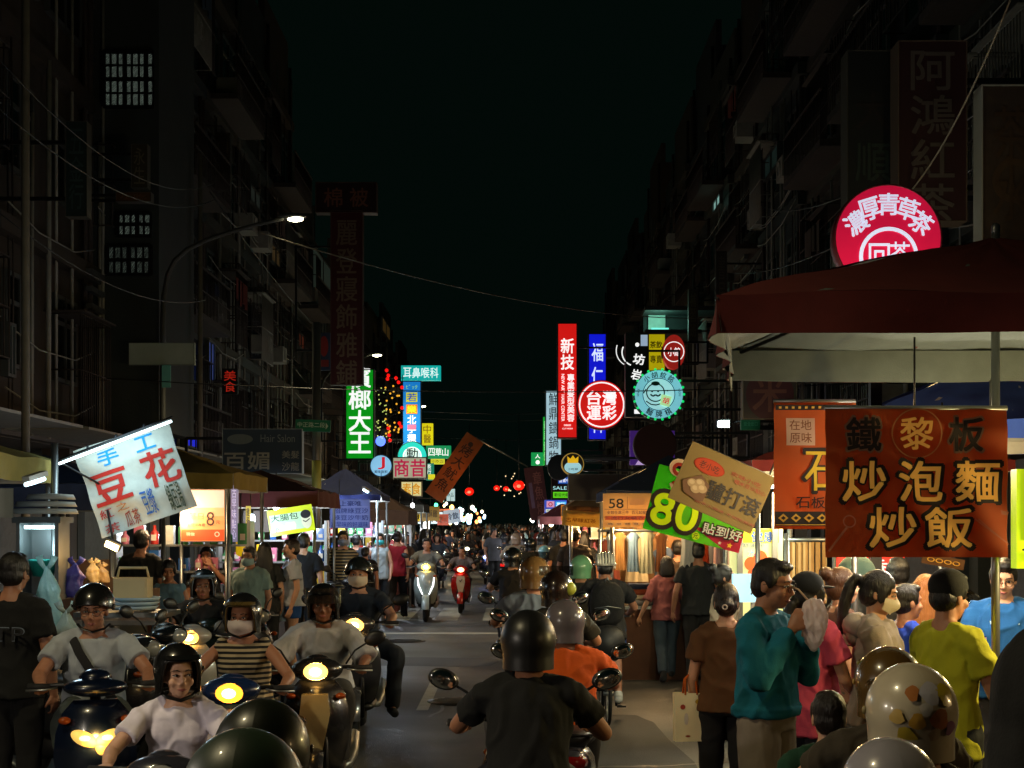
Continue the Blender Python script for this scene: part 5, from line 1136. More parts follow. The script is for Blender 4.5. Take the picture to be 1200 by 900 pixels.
def add_hand(mb, wr, d, pn, curl, side, n=7, k=1.0):
    d = d.normalized(); pn = (pn - d * pn.dot(d)).normalized(); l = d.cross(pn) * side
    Mx = Matrix((l, pn, d)).transposed().to_4x4(); Mx.translation = wr + d * .048 * k
    mb.ell((0, 0, 0), (.039 * k, .017 * k, .056 * k), 12, 8, Mx)
    for i, (L, sp) in enumerate(((.068, .9), (.077, .3), (.071, -.3), (.055, -.9))):
        p = wr + d * (.086 - .004 * abs(i - 1)) * k + l * (.031 - .0205 * i) * k; pts = [p - d * .03 * k]; a = 0
        pts.append(p)
        for q, f in enumerate((.45, .32, .26)):
            a += curl * (.75 if q == 0 else 1.0); dr = d * math.cos(a) + pn * math.sin(a) + l * sp * .06; p = p + dr.normalized() * L * f * k; pts.append(p)
        mb.tube(pts, [.0095 * k, .0095 * k, .009 * k, .008 * k, .0068 * k], n)
    p = wr + d * .022 * k + l * .03 * k; q = p + (l * .7 + d * .75 + pn * .25).normalized() * .042 * k; r_ = q + (d * .85 + l * .1 + pn * (.25 + curl * .5)).normalized() * .034 * k
    mb.tube([p - l * .02, p, q, r_], [.012 * k, .0125 * k, .0105 * k, .0085 * k], n)

def add_head(mb, J, det):
    M = headM(J); f = .95 if J['fem'] else 1.0
    mb.ell((0, .012, .028), (.075 * f, .094, .092), 18, 12, M)
    mb.ell((0, -.022, -.045), (.058 * f, .068, .072 * f), 16, 10, M)
    mb.ell((0, -.058, -.092 * f), (.026, .024, .022), 10, 7, M)
    if det:
        mb.tube([(0, -.086, .012), (0, -.098, -.012), (0, -.108, -.036)], [.008, .0105, .0145], 8, M)
        for sx in (-1, 1):
            mb.ell((sx * .011, -.094, -.039), (.009, .011, .008), 8, 6, M)
            mb.ell((sx * .073 * f, .014, -.012), (.010, .022, .034), 10, 7, M)
            mb.ell((sx * .040, -.062, -.032), (.026, .024, .024), 10, 7, M)
        mb.ell((0, -.074, .030), (.054, .017, .014), 12, 7, M)
        mb.ell((0, -.082, -.063), (.024, .011, .0075), 10, 6, M); mb.ell((0, -.080, -.073), (.020, .011, .0075), 10, 6, M)
    nb = V(J['neck']) - V((0, 0, .05))
    mb.tube([nb, V(J['neck']), M @ V((0, .02, -.05))], [.07, .057 if not J['fem'] else .049, .052 if not J['fem'] else .045], 12)

def torso_path(J): return [V(J['pelvis']) - V((0, 0, .06)), V(J['pelvis']), V(J['waist']), V(J['chest']), V((0, J['shy'], J['sh'])), V(J['neck']) + V((0, 0, .015))]
def torso(mb, J, infl=0.0, lo=0, hem=0.0):
    f = J['fem']; b = J['build']
    rad = [(.13, .095), (.165 if f else .158, .115), (.132 if f else .148, .098), (.152 if f else .172, .112), (J['sw'] - .012, .078), (.06, .06)]
    P = torso_path(J); rr = [((x + infl) * b, (y + infl) * b) for x, y in rad]
    P2, r2 = [], []
    for i in range(lo, len(P) - 1):
        for q in range(4):
            u = q / 4; P2.append(P[i].lerp(P[i + 1], u)); r2.append(tuple(rr[i][k] * (1 - u) + rr[i + 1][k] * u for k in (0, 1)))
    P2.append(P[-1]); r2.append(rr[-1])
    mb.tube(P2, r2, 22, side=(1, 0, 0))
    if f and not infl: pass
    if f:
        for sx in (-1, 1):
            c = V(J['chest']); mb.ell(c + V((sx * .058, -.062, .015)), (.078, .052, .072), 14, 9)

def body_mesh(J, vox, det=True, feet=True):
    mb = MB(); add_head(mb, J, det); torso(mb, J)
    for s, sd in (('L', -1), ('R', 1)):
        S, E, W = arm_dirs(J, s)
        mb.ell(S + V((-sd * .012, 0, -.018)), (.046, .048, .048), 12, 8); mb.tube([V(J['neck']) + V((sd * .03, .01, .01)), V(J['neck']).lerp(S, .55) + V((0, .008, -.006)), S + V((-sd * .01, 0, -.012))], [.040, .034, .032], 10)
        t = .92 if J['fem'] else 1.0
        mb.tube([S - V((0, 0, .012)), S.lerp(E, .4), E], [.046 * t, .046 * t, .039 * t], 12); mb.ell(E, (.039 * t,) * 3, 10, 7)
        mb.tube([E, E.lerp(W, .35), W], [.038 * t, .039 * t, .026 * t], 12); mb.ell(W, (.027,) * 3, 8, 6)
        d = (W - E).normalized()
        if det or vox < .014:
            hd = J.get('hd' + s, d); pn = J.get('pn' + s)
            if pn is None: pn = V((0, 0, -1)) if J['grip'] else V((-sd * .8, -.3, 0))
            if J['grip'] and ('hd' + s) not in J: hd = V((0, -1, .05))
            add_hand(mb, W, hd, pn, J.get('curl' + s, 1.15 if J['grip'] else J['curl']), 1 if (s == 'R') else -1)
        else:
            mb.cap(W, W + d * .12, .033, .024, 8)
        H = V((sd * J['hw'], J['hipy'], J['hipz'])); K, A, T = J['kn' + s], J['an' + s], J['to' + s]
        mb.ell(H, (.088, .095, .09), 12, 8)
        mb.tube([H, H.lerp(K, .45), K], [.088, .076, .056], 14); mb.ell(K, (.055,) * 3, 10, 7)
        mb.tube([K, K.lerp(A, .35), A], [.054, .055, .036], 12)
        mb.cap(A + (A - T).normalized() * .03 - V((0, 0, .03)), T, .035, .026, 10)
    return remesh(mb, vox, 3 if vox < .012 else 2, 'body')

def shirt_mesh(J, vox, sleeve='short', hem=.10, infl=.016, amp=.011, off=0, neckcut=True, open_=False):
    mb = MB()
    f = J['fem']; b = J['build']; P = torso_path(J); hemp = P[1] + (P[1] - P[2]).normalized() * hem
    P = [hemp] + P[1:5] + [V(J['neck']) - V((0, 0, .008))]
    rad = [(.185, .148), (.184 if f else .178, .136), (.146 if f else .158, .112), (.152 if f else .172, .112), (J['sw'] - .002, .080), (.072, .066)]
    P2, r2 = [], []
    for i in range(5):
        for q in range(4):
            u = q / 4; P2.append(P[i].lerp(P[i + 1], u)); r2.append(tuple(((rad[i][k] * (1 - u) + rad[i + 1][k] * u) + infl) * b for k in (0, 1)))
    P2.append(P[5]); r2.append((rad[5][0] + infl * .2, rad[5][1] + infl * .2))
    mb.tube(P2, r2, 24, side=(1, 0, 0))
    if f:
        for sx in (-1, 1): mb.ell(V(J['chest']) + V((sx * .054, -.060, .008)), (.092, .068, .088), 14, 9)
    if sleeve != 'none':
        fr = {'short': .62, 'long': 2.0, 'elbow': 1.0}[sleeve]
        for s in 'LR':
            S, E, W = arm_dirs(J, s); k = infl * .8
            sd = -1 if s == 'L' else 1; mb.ell(S + V((-sd * .014, 0, -.020)), (.055 + k, .056 + k, .056 + k), 12, 8); mb.tube([V(J['neck']) + V((sd * .05, .008, -.005)), V(J['neck']).lerp(S, .6) + V((0, .006, .004)), S + V((0, 0, .0))], [.036 + k * .7, .042 + k * .7, .042 + k], 12)
            if fr <= 1: mb.tube([S - V((0, 0, .015)), S.lerp(E, fr * .5), S.lerp(E, fr)], [.052 + k, .053 + k, .054 + k * 1.4], 14)
            else:
                mb.tube([S, S.lerp(E, .5), E], [.056 + k, .052 + k, .046 + k], 14); mb.ell(E, (.046 + k,) * 3, 10, 7)
                mb.tube([E, E.lerp(W, .5), E.lerp(W, .93)], [.046 + k, .042 + k, .032 + k], 14)
    else:
        for s in 'LR':
            S = arm_dirs(J, s)[0]; mb.ell(S + V((.02 if s == 'L' else -.02, 0, -.01)), (.052, .066, .066), 12, 8)
    me = remesh(mb, vox, 3, 'shirt')
    if amp: wrinkle(me, amp, (9, 9, 6.5), off)
    return me

def trouser_mesh(J, vox, kind='long', infl=.014, amp=.009, off=3):
    mb = MB(); P = V(J['pelvis']); b = J['build']; f = J['fem']
    up = (V(J['waist']) - P)
    rr = [((.150 + infl), (.115 + infl)), ((.166 if f else .158) + infl, .117 + infl), (.140 + infl, .103 + infl)]
    mb.tube([P - up.normalized() * .07, P, P + up * .72], [(x * b, y * b) for x, y in rr], 22, side=(1, 0, 0))
    if kind == 'skirt':
        K = (V(J['knL']) + V(J['knR'])) / 2; mb.tube([P, P.lerp(K, .5), K + V((0, 0, .04))], [(.17, .13), (.2, .16), (.23, .19)], 24, side=(1, 0, 0))
    else:
        for s, sd in (('L', -1), ('R', 1)):
            H = V((sd * J['hw'], J['hipy'], J['hipz'])); K, A = J['kn' + s], J['an' + s]; k = infl
            mb.ell(H, (.09 + k, .098 + k, .095 + k), 12, 8)
            if kind == 'shorts': mb.tube([H, H.lerp(K, .5), H.lerp(K, .9)], [.09 + k, .085 + k * 1.4, .082 + k * 1.7], 16)
            elif kind == 'briefshorts': mb.tube([H, H.lerp(K, .42)], [.092 + k, .09 + k], 16)
            else:
                mb.tube([H, H.lerp(K, .45), K], [.09 + k, .079 + k, .062 + k], 16); mb.ell(K, (.062 + k,) * 3, 10, 7)
                mb.tube([K, K.lerp(A, .5), A + V((0, 0, -.02))], [.062 + k, .058 + k, .052 + k], 16)
    me = remesh(mb, vox, 3, 'trousers')
    if amp: wrinkle(me, amp, (8, 8, 5), off)
    return me

def shoe_mesh(J, s):
    A, T = J['an' + s], J['to' + s]; mb = MB(); hl = A + (A - T) * .28; hl.z = min(A.z, T.z + .03) - .01 if not J['grip'] else A.z - .05
    mb.cap(hl + V((0, 0, .005)), V(T), .044, .036, 12); mb.tube([hl + V((0, 0, .02)), A + V((0, 0, .02))], [.045, .042], 12)
    return remesh(mb, .009, 2, 'shoe')

def hair_mesh(J, style, vox, off=0):
    M = headM(J); mb = MB(); f = .95 if J['fem'] else 1.0
    if style == 'short':
        mb.ell((0, .020, .040), (.081 * f, .096, .092), 20, 12, M); mb.ell((0, .045, -.01), (.076 * f, .070, .075), 16, 10, M); mb.ell((0, -.035, .095), (.060, .055, .030), 14, 8, M)
        for sx in (-1, 1): mb.ell((sx * .074 * f, -.012, .028), (.012, .022, .045), 10, 7, M)
    elif style in ('bob', 'long', 'ponytail', 'bun', 'pony_low', 'lowbun'):
        mb.ell((0, .020, .036), (.086 * f, .100, .096), 20, 12, M); mb.ell((0, .045, -.015), (.080 * f, .074, .080), 16, 10, M)
        for sx in (-1, 1): mb.ell((sx * .074 * f, -.018, .010), (.016, .036, .065), 10, 8, M)
        if style == 'bob':
            mb.tube([(0, .035, .03), (0, .042, -.05), (0, .045, -.13), (0, .04, -.155)], [(.092, .082), (.105, .085), (.108, .078), (.09, .06)], 18, M, side=(1, 0, 0))
        if style == 'long':
            mb.tube([(0, .035, .03), (0, .05, -.08), (0, .075, -.2), (0, .08, -.30), (0, .075, -.34)], [(.092, .08), (.104, .075), (.11, .05), (.10, .04), (.06, .03)], 18, M, side=(1, 0, 0))
        if style == 'ponytail':
            mb.tube([(0, .10, .05), (0, .145, .055), (0, .17, .0), (0, .175, -.10), (0, .165, -.22), (0, .15, -.30)], [.022, .032, .037, .036, .027, .010], 12, M)
        if style == 'pony_low':
            mb.tube([(0, .09, -.02), (0, .135, -.05), (.01, .15, -.13), (.02, .14, -.24), (.02, .125, -.34)], [.026, .032, .036, .028, .008], 12, M)
        if style == 'lowbun': mb.ell((0, .115, -.012), (.050, .048, .046), 14, 9, M)
        if style == 'bun': mb.ell((0, .115, .085), (.05, .048, .046), 14, 9, M); mb.ell((.012, .13, .10), (.034, .03, .03), 10, 7, M)
    me = remesh(mb, vox, 2, 'hair'); wrinkle(me, .0035, (55, 55, 14), off); return me

def helmet(o, J, c, style='open', c2=None, visor=None, strap=True, mt=None):
    """three-quarter helmet shell with a cut-out for the face"""
    M = headM(J); g = mt or gloss(c); mb = MB(); RX, RY, RZ = .122, .142, .132; cy, cz = .012, .030
    def low(a):        # lower edge of the shell; a = 0 at the back
        fr = max(0, math.cos(a - math.pi)) ** .8 if math.cos(a - math.pi) > 0 else 0
        if style == 'cap': return -.03 + .055 * fr
        side = -.125 if style == 'open' else -.10
        k = 1 / (1 + math.exp(-(fr - .60) * 22)); return side * (1 - k) + .052 * k
    N, K = 44, 14
    def pt(u, v, t):
        a = 2 * math.pi * u; zl = (low(a)) / RZ; ph0 = math.asin(max(-.98, min(.98, zl))); ph = math.pi / 2 + (ph0 - math.pi / 2) * v
        r = math.cos(ph); r = max(r, .0) if ph > -.35 else max(r, .92)
        x, y, z = math.sin(a) * r * (RX - t), math.cos(a) * r * (RY - t), math.sin(ph) * (RZ - t)
        return V((x, y + cy, z + cz))
    mb.sheet(lambda u, v: pt(u, v, 0), N, K, True, 0, M); mb.sheet(lambda u, v: pt(1 - u, v, .022), N, K, True, 0, M)
    mb.sheet(lambda u, v: pt(u, 1, .022 * v), N, 1, True, 0, M)
    h = mb.build('helmet', g, o)
    tr = MB(); tr.tube([M @ pt(u / 44, 1, .010) for u in range(45)], .006, 6); tr.build('trim', mat('helmet_trim', '#1c1c1c', rough=.5) if c2 is None else gloss(c2), h)
    if style != 'cap':
        br = MB(); br.sheet(lambda u, v: V((.108 * math.sin((u - .5) * 2.2), cy - .138 * math.cos((u - .5) * 2.2) - .055 * v * math.cos((u - .5) * 2.6), .072 + cz - .018 * v + .0 * u)), 16, 3, True, .006, M); br.build('peak', g if c2 is None else gloss(c2), h)
    for sx in (-1, 1):
        rv = MB(); rv.ell((sx * .122, -.02, .03), (.006, .012, .012), 10, 6, M); rv.build('snap_button', CHROME if c2 is None else gloss(c2), h)
    if visor:
        vs = MB(); vs.sheet(lambda u, v: V(((RX + .010) * math.sin((u - .5) * 2.9), cy - (RY + .014) * math.cos((u - .5) * 2.9), .10 + cz - .11 * v)) if visor == 'down' else V(((RX + .006) * math.sin((u - .5) * 2.7), cy - (RY + .016) * math.cos((u - .5) * 2.7) * (.92 - .25 * v), .09 + cz + .07 * v)), 22, 5, True, .003, M)
        vs.build('visor', mat('smoked_visor', (40, 36, 30), rough=.06, alpha=.55, var=0, coat=1), h)
    if strap:
        st = MB(); st.tube([M @ V(p) for p in ((-.095, -.01, -.08), (-.066, -.035, -.105), (0, -.055, -.124), (.066, -.035, -.105), (.095, -.01, -.08))], [(.010, .004)] * 5, 8); st.build('chin_strap', BLACKP, h)
    return h

def face(o, J, mask=None, glasses=False, brow=True):
    M = headM(J); W = mat('eye_white', (196, 186, 176), rough=.25, var=0); I = mat('dark_iris', (22, 14, 10), rough=.12, var=0)
    for sx in (-1, 1):
        e = MB(); e.m(W); e.ell((sx * .032, -.0785, .003), (.0145, .010, .0068), 12, 8, M); e.m(I); e.ell((sx * .032 + J.get('gaze', 0), -.0868, .003), (.0062, .0035, .0062), 10, 6, M); e.build('eye', None, o)
        l = MB(); l.tube([(sx * .017, -.0868, .004), (sx * .026, -.0895, .0098), (sx * .037, -.0885, .0098), (sx * .048, -.080, .004)], [.0016, .0026, .0026, .0014], 6, M); l.build('eyelash', hairm(), o)
        b = MB(); b.tube([(sx * .014, -.0905, .025), (sx * .03, -.0905, .031), (sx * .052, -.076, .026)], [(.0036, .003), (.0044, .003), (.002, .002)], 6, M); b.build('eyebrow', hairm(), o)
    if not mask:
        l = MB(); l.tube([(-.023, -.083, -.067), (-.009, -.0925, -.0645), (0, -.0915, -.0655), (.009, -.0925, -.0645), (.023, -.083, -.067)], [.0018, .0042, .0042, .0042, .0018], 7, M)
        l.tube([(-.020, -.083, -.0685), (0, -.0915, -.073), (.020, -.083, -.0685)], [.0018, .0054, .0018], 7, M); l.build('lips', mat('lips', (150, 84, 76), rough=.45), o)
    else:
        m = MB()
        def mk(u, v):
            a = (u - .5) * 2.5; r = .087 + .007 * math.sin(math.pi * v); bump = .026 * math.exp(-((u - .5) / .16) ** 2) * math.sin(math.pi * min(1, v * 1.15))
            z = -.018 - .088 * v + .012 * (1 - v) * math.exp(-((u - .5) / .12) ** 2)
            return (r * .94 * math.sin(a), -.010 - (r * math.cos(a) + bump) * (1 - .18 * v * v), z * (1 - .25 * abs(2 * u - 1)))
        m.sheet(mk, 24, 8, True, .003, M)
        for k in range(3): m.tube([mk(.26, .3 + k * .2), mk(.5, .3 + k * .2), mk(.74, .3 + k * .2)], .0012, 5, M)
        for sx in (-1, 1): m.tube([(sx * .070, -.028, -.022), (sx * .080, .008, -.006), (sx * .076, .03, -.012)], .0018, 5, M)
        m.build('face_mask', cloth(mask), o)
    if glasses:
        g = MB()
        for sx in (-1, 1):
            g.torus((sx * .033, -.102, -.001), .022, .0016, 20, 6, 'y', M); g.tube([(sx * .055, -.100, .003), (sx * .078, -.03, .006), (sx * .08, .02, .0)], .0016, 6, M)
        g.tube([(-.011, -.103, .003), (.011, -.103, .003)], .0016, 6, M); g.build('glasses', mat('thin_metal_rim', (90, 84, 74), rough=.25, metal=.9), o)

def person(label, loc, yaw, J, top, bottom, hair=('short', (18, 14, 12)), skinc=(196, 148, 118), sleeve='short', legs='long', vox=.0085, det=True, scale=1.0, shoes='#2c2c2e', hem=.10, infl=.016, group=None, helm=None, fc=None, off=None, amp=.016, tmat=None, bmat=None):
    o = thing('person', label, 'person', loc, R(yaw), group, scale)
    off = sum(map(ord, label)) % 97 if off is None else off
    b = link('body', body_mesh(J, vox, det), o); b.data.materials.append(skin(skinc))
    s = link('shirt', shirt_mesh(J, max(.009, vox), sleeve, hem, infl, amp, off), o); s.data.materials.append(tmat or cloth(top))
    t = link('trousers' if legs == 'long' else 'skirt' if legs == 'skirt' else 'shorts', trouser_mesh(J, max(.010, vox), legs, off=off), o); t.data.materials.append(bmat or cloth(bottom))
    if shoes:
        for q in 'LR': h = link('shoe', shoe_mesh(J, q), o); h.data.materials.append(cloth(shoes))
    if hair and hair[0]:
        h = link('hair', hair_mesh(J, hair[0], max(.0075, vox * .9), off), o); h.data.materials.append(hairm(hair[1]))
    if helm: helmet(o, J, **helm)
    if fc is not None: face(o, J, **fc)
    return o
# ------------------------------------------------------------------ scooters
def ring_at(y, w, z0, z1, n=16, e=2.6):
    """a rounded cross-section in the x-z plane"""
    r = []
    for j in range(n):
        a = 2 * math.pi * j / n; c, s_ = math.cos(a), math.sin(a)
        r.append(V((w * abs(c) ** (2 / e) * (1 if c > 0 else -1), y, (z0 + z1) / 2 + (z1 - z0) / 2 * abs(s_) ** (2 / e) * (1 if s_ > 0 else -1))))
    return r
def wheel(o, y, r=.235, w=.05):
    c = thing_part('wheel', o, (0, y, r))
    m = MB(); m.torus((0, 0, 0), r - .048, .048, 30, 10, 'x', flat=1.05); t = m.build('tyre', RUBBER, c)
    m = MB(); m.torus((0, 0, 0), r - .092, .016, 26, 7, 'x', flat=2)
    for k in range(5):
        a = 2 * math.pi * k / 5; m.tube([(0, .03 * math.cos(a), .03 * math.sin(a)), (0, (r - .09) * math.cos(a + .15), (r - .09) * math.sin(a + .15))], .014, 6)
    m.tube([(-.05, 0, 0), (.05, 0, 0)], .04, 12); m.build('rim', METAL, c)
    return c
def thing_part(name, parent, loc):
    o = link(name, None, parent, loc); return o
def scooter(label, loc, yaw, col, col2=None, light=None, e=0, shield=None, led=None, plate='', mirrors=True, box=None, lightz=None, group='motor scooters in the street', spot=True, tail=None, lamp_style='single', check=False):
    o = thing('motor_scooter', label, 'scooter', loc, R(yaw), group); g = gloss(col); g2 = gloss(col2) if col2 else g
    wheel(o, -.62); wheel(o, .60)
    m = MB(); m.sheet(lambda u, v: ((v - .5) * .13, -.62 + (.265 - .03 * (2 * v - 1) ** 2) * math.sin((u - .5) * 2.6 - .25), .235 + (.265 - .03 * (2 * v - 1) ** 2) * math.cos((u - .5) * 2.6 - .25)), 18, 6, True, .006); m.build('front_fender', g, o)
    m = MB()
    for sx in (-1, 1): m.tube([(sx * .075, -.62, .235), (sx * .07, -.53, .52), (sx * .03, -.45, .72)], .018, 8)
    m.tube([(0, -.46, .68), (0, -.36, .98)], .03, 10); m.build('fork', DARKMETAL, o)
    # leg shield: horizontal sections, curved forward
    rs = []
    for z, wd, yf, th in ((.27, .10, -.36, .10), (.36, .17, -.44, .10), (.48, .205, -.52, .11), (.62, .225, -.555, .12), (.75, .215, -.545, .12), (.86, .18, -.51, .12), (.93, .12, -.47, .10)):
        q = []
        for j in range(24):
            a = 2 * math.pi * j / 24; c, s_ = math.cos(a), math.sin(a)
            x = wd * abs(c) ** .8 * (1 if c > 0 else -1); y = yf + (.55 * wd * (x / wd) ** 2) + (th if s_ > 0 else 0) * abs(s_) ** .7
            q.append(V((x, y, z)))
        rs.append(q)
    m = MB(); m.rings(rs); sh = m.build('leg_shield', g, o)
    if shield:
        m = MB(); pts = [(-.085, .85), (.085, .85), (.10, .72), (.05, .48), (0, .42), (-.05, .48), (-.10, .72)]
        m.prism([(x, z) for x, z in pts], -.585, -.50); m.build('front_panel', gloss(shield), o)
        lg = MB() if check else None
        if lg: lg.tube([(-.03, -.592, .76), (-.005, -.592, .725), (.04, -.592, .79)], [(.010, .004)] * 3, 6, side=(1, 0, 0)); lg.build('check_mark_logo', BLACKP, o)
    if led:
        for sx in (-1, 1):
            m = MB(); m.tube([(sx * .15, -.478, .80), (sx * .135, -.52, .66), (sx * .06, -.565, .50)], [.010, .014, .010], 7); m.build('daytime_light', lit(led, 3.5), o)
    for sx in (-1, 1):
        m = MB(); m.ell((sx * .165, -.485, .83), (.035, .03, .022), 10, 6); m.build('turn_signal', mat('amber_lens', '#8c3c0c', rough=.2), o)
    # handlebar cowl and headlamp
    hz = 1.0
    m = MB(); m.ell((0, -.40, hz), (.175, .125, .085 if lamp_style == 'single' else .055), 20, 12); m.ell((0, -.36, hz + .05), (.09, .09, .05), 14, 8); cw = m.build('handlebar_cowl', g2, o)
    hl = MB(); ly, lz = -.500, hz - .005
    if lamp_style == 'twin':
        ly, lz = -.565, .735
        for sx in (-1, 1): hl.ell((0, 0, 0), (.078, .04, .04), 16, 9, Matrix.Translation((sx * .062, ly + .018, lz)) @ Matrix.Rotation(R(-sx * 28), 4, 'Y'))
        hl.ell((.03, ly + .02, lz - .05), (.035, .03, .045), 12, 8)
    else: hl.ell((0, ly, lz), (.085, .035, .055), 18, 10)
    hl.build('headlight', lit(light, .95 if lamp_style == 'twin' else 3.2) if light else mat('unlit_lamp', '#8c8c88', rough=.08, coat=1), o)
    if light:
        hc = MB()
        for sx in ((-1, 1) if lamp_style == 'twin' else (0,)): hc.ell((sx * .06, ly - (.022 if lamp_style == 'twin' else .030), lz + (.008 if lamp_style == 'twin' else 0)), (.030, .010, .016) if lamp_style == 'twin' else (.042, .010, .030), 12, 6)
        hc.build('headlight_bulb', lit((255, 240, 190), 1.6 if lamp_style == 'twin' else 4), o)
    if lamp_style == 'single': hb = MB(); hb.torus((0, -.495, hz - .005), .072, .006, 22, 6, 'y', Matrix.Translation((0, -.495, hz - .005)) @ Matrix.Diagonal((1.2, 1, .8, 1)) @ Matrix.Translation((0, .495, -hz + .005))); hb.build('headlight_ring', CHROME, o)
    if light and e and spot:
        lamp('SPOT', (0, ly - .07, lz), e, light_rgb(light), o, .05, (R(80), 0, R(0)), 75, .8)
        lamp('POINT', (0, ly - .16, lz + .04), e * .030, light_rgb(light), o, .05)
    m = MB(); m.tube([(-.34, -.29, hz), (-.2, -.34, hz + .01), (0, -.36, hz), (.2, -.34, hz + .01), (.34, -.29, hz)], .013, 8); m.build('handlebar', DARKMETAL, o)
    for sx in (-1, 1):
        m = MB(); m.tube([(sx * .24, -.325, hz), (sx * .36, -.28, hz)], .019, 10); m.build('grip', RUBBER, o)
        m = MB(); m.tube([(sx * .2, -.37, hz), (sx * .27, -.385, hz - .01), (sx * .37, -.345, hz - .015)], .007, 6); m.build('brake_lever', METAL, o)
        if mirrors:
            m = MB(); m.tube([(sx * .19, -.34, hz + .03), (sx * .25, -.33, hz + .12), (sx * .33, -.32, hz + .17)], .007, 7); st = m.build('mirror', DARKMETAL, o)
            Mx = Matrix.Translation((sx * .385, -.315, hz + .20)) @ Matrix.Rotation(R(-sx * 18), 4, 'Y')
            h = MB(); h.ell((0, 0, 0), (.075, .022, .05), 16, 9, Mx); h.build('mirror_shell', BLACKP, st)
            h = MB(); h.ell((0, .0165, 0), (.066, .008, .042), 16, 7, Mx); h.build('mirror_glass', CHROME, st)
    # floor, body, seat
    m = MB(); m.rings([ring_at(-.36, .13, .25, .33), ring_at(-.2, .16, .24, .32), ring_at(.08, .17, .24, .32), ring_at(.18, .14, .26, .40)]); m.build('floorboard', BLACKP, o)
    m = MB(); m.rings([ring_at(.03, .08, .30, .62), ring_at(.10, .14, .30, .70), ring_at(.30, .175, .34, .73), ring_at(.6, .165, .44, .76), ring_at(.85, .12, .58, .77), ring_at(.98, .05, .66, .75)], True); m.build('rear_body', g, o)
    m = MB(); m.rings([ring_at(-.01, .07, .68, .75), ring_at(.08, .13, .70, .79), ring_at(.3, .16, .71, .80), ring_at(.5, .155, .735, .845), ring_at(.75, .12, .75, .85), ring_at(.82, .06, .765, .83)]); m.build('seat', mat('seat_vinyl', '#141416', rough=.5, bump=.2), o)
    m = MB(); m.tube([(-.11, .62, .78), (-.125, .86, .84), (0, .97, .85), (.125, .86, .84), (.11, .62, .78)], .013, 8); m.build('grab_rail', DARKMETAL, o)
    m = MB(); m.rings([ring_at(.99, .075, .665, .735), ring_at(.93, .10, .655, .745)]); m.build('tail_light', lit('#c01008', tail) if tail else mat('red_lens', '#6c0c0a', rough=.12, emit=.06), o)
    p = MB(); p.box((0, 1.0, .53), (.26, .006, .14), Matrix.Translation((0, 0, 0))); pl = p.build('licence_plate', paint('#c8c8c0'), o)
    if plate:
        vs, fs = glyphs(plate, .01); q = MB(); q.add([(-a * .21, 1.0045, .53 + b * .075) for a, b in vs], fs); q.build('lettering', paint('#141414'), pl)
    rm = MB(); rm.tube([(0, .9, .62), (0, .99, .45), (0, .97, .36)], [(.10, .012)] * 3, 10, side=(1, 0, 0)); rm.build('mudguard', BLACKP, o)
    m = MB(); m.tube([(.13, .22, .24), (.16, .45, .22), (.17, .62, .28), (.17, .95, .36)], [.022, .03, .055, .05], 12); m.build('exhaust', METAL, o)
    m = MB(); m.rings([ring_at(.1, .07, .20, .34), ring_at(.4, .09, .17, .36), ring_at(.66, .07, .18, .30)]); m.build('engine_case', DARKMETAL, o)
    if box:
        m = MB(); m.rings([ring_at(.62, .2, .86, 1.14), ring_at(.66, .22, .85, 1.17), ring_at(.98, .2, .86, 1.16)]); m.build('top_box', gloss(box), o)
    return o
def light_rgb(c): return c
# ------------------------------------------------------------------ people and scooters placed in the street
def stripes(name, c1, c2, f, ax=2, duty=.5):
    m = mat(name, c1, rough=.9, var=0); n = m.node_tree; P = n.nodes['Principled BSDF']; tc = n.nodes['Texture Coordinate']
    sp = n.nodes.new('ShaderNodeSeparateXYZ'); n.links.new(tc.outputs['Object'], sp.inputs[0])
    a = n.nodes.new('ShaderNodeMath'); a.operation = 'MULTIPLY'; a.inputs[1].default_value = f; n.links.new(sp.outputs[ax], a.inputs[0])
    b = n.nodes.new('ShaderNodeMath'); b.operation = 'FRACT'; n.links.new(a.outputs[0], b.inputs[0])
    c = n.nodes.new('ShaderNodeMath'); c.operation = 'GREATER_THAN'; c.inputs[1].default_value = duty; n.links.new(b.outputs[0], c.inputs[0])
    mx = n.nodes.new('ShaderNodeMix'); mx.data_type = 'RGBA'; mx.inputs[6].default_value = lin(c1) + (1,); mx.inputs[7].default_value = lin(c2) + (1,)
    n.links.new(c.outputs[0], mx.inputs[0]); n.links.new(mx.outputs[2], P.inputs['Base Color']); return m
SK = (196, 148, 118); SK2 = (168, 116, 88); SK3 = (128, 84, 62)
def rider(hx, hy, Y, yaw, label, top, sc=None, scol=None, helm=None, J=None, dx=0, **kw):
    """px of the helmet's top; the scooter shares the rider's spot"""
    top_l = 1.557 if helm else 1.525; z = CAMZ - (hy - 610) / F * Y; s = z / top_l
    J = J or pose('ride', kw.get('fem', False)); kw.pop('fem', None)
    off = Matrix.Rotation(R(yaw), 3, 'Z') @ V((J['head'].x, J['head'].y, 0)) * s
    loc = V(((hx - 600) / F * Y, Y, 0)) - off
    if helm and 'hair' not in kw: kw['hair'] = None
    kw.setdefault('hem', .0)
    p = person(label, loc, yaw, J, top, kw.pop('bottom', '#1c1c20'), helm=helm, scale=s, **kw)
    if sc: scooter(sc, loc, yaw, scol or '#202024', **kw2(kw, J)).scale = (s, s, s)
    return p, loc, s
_sk = {}
def kw2(kw, J): return _sk
def rs(**k):
    global _sk; _sk = k
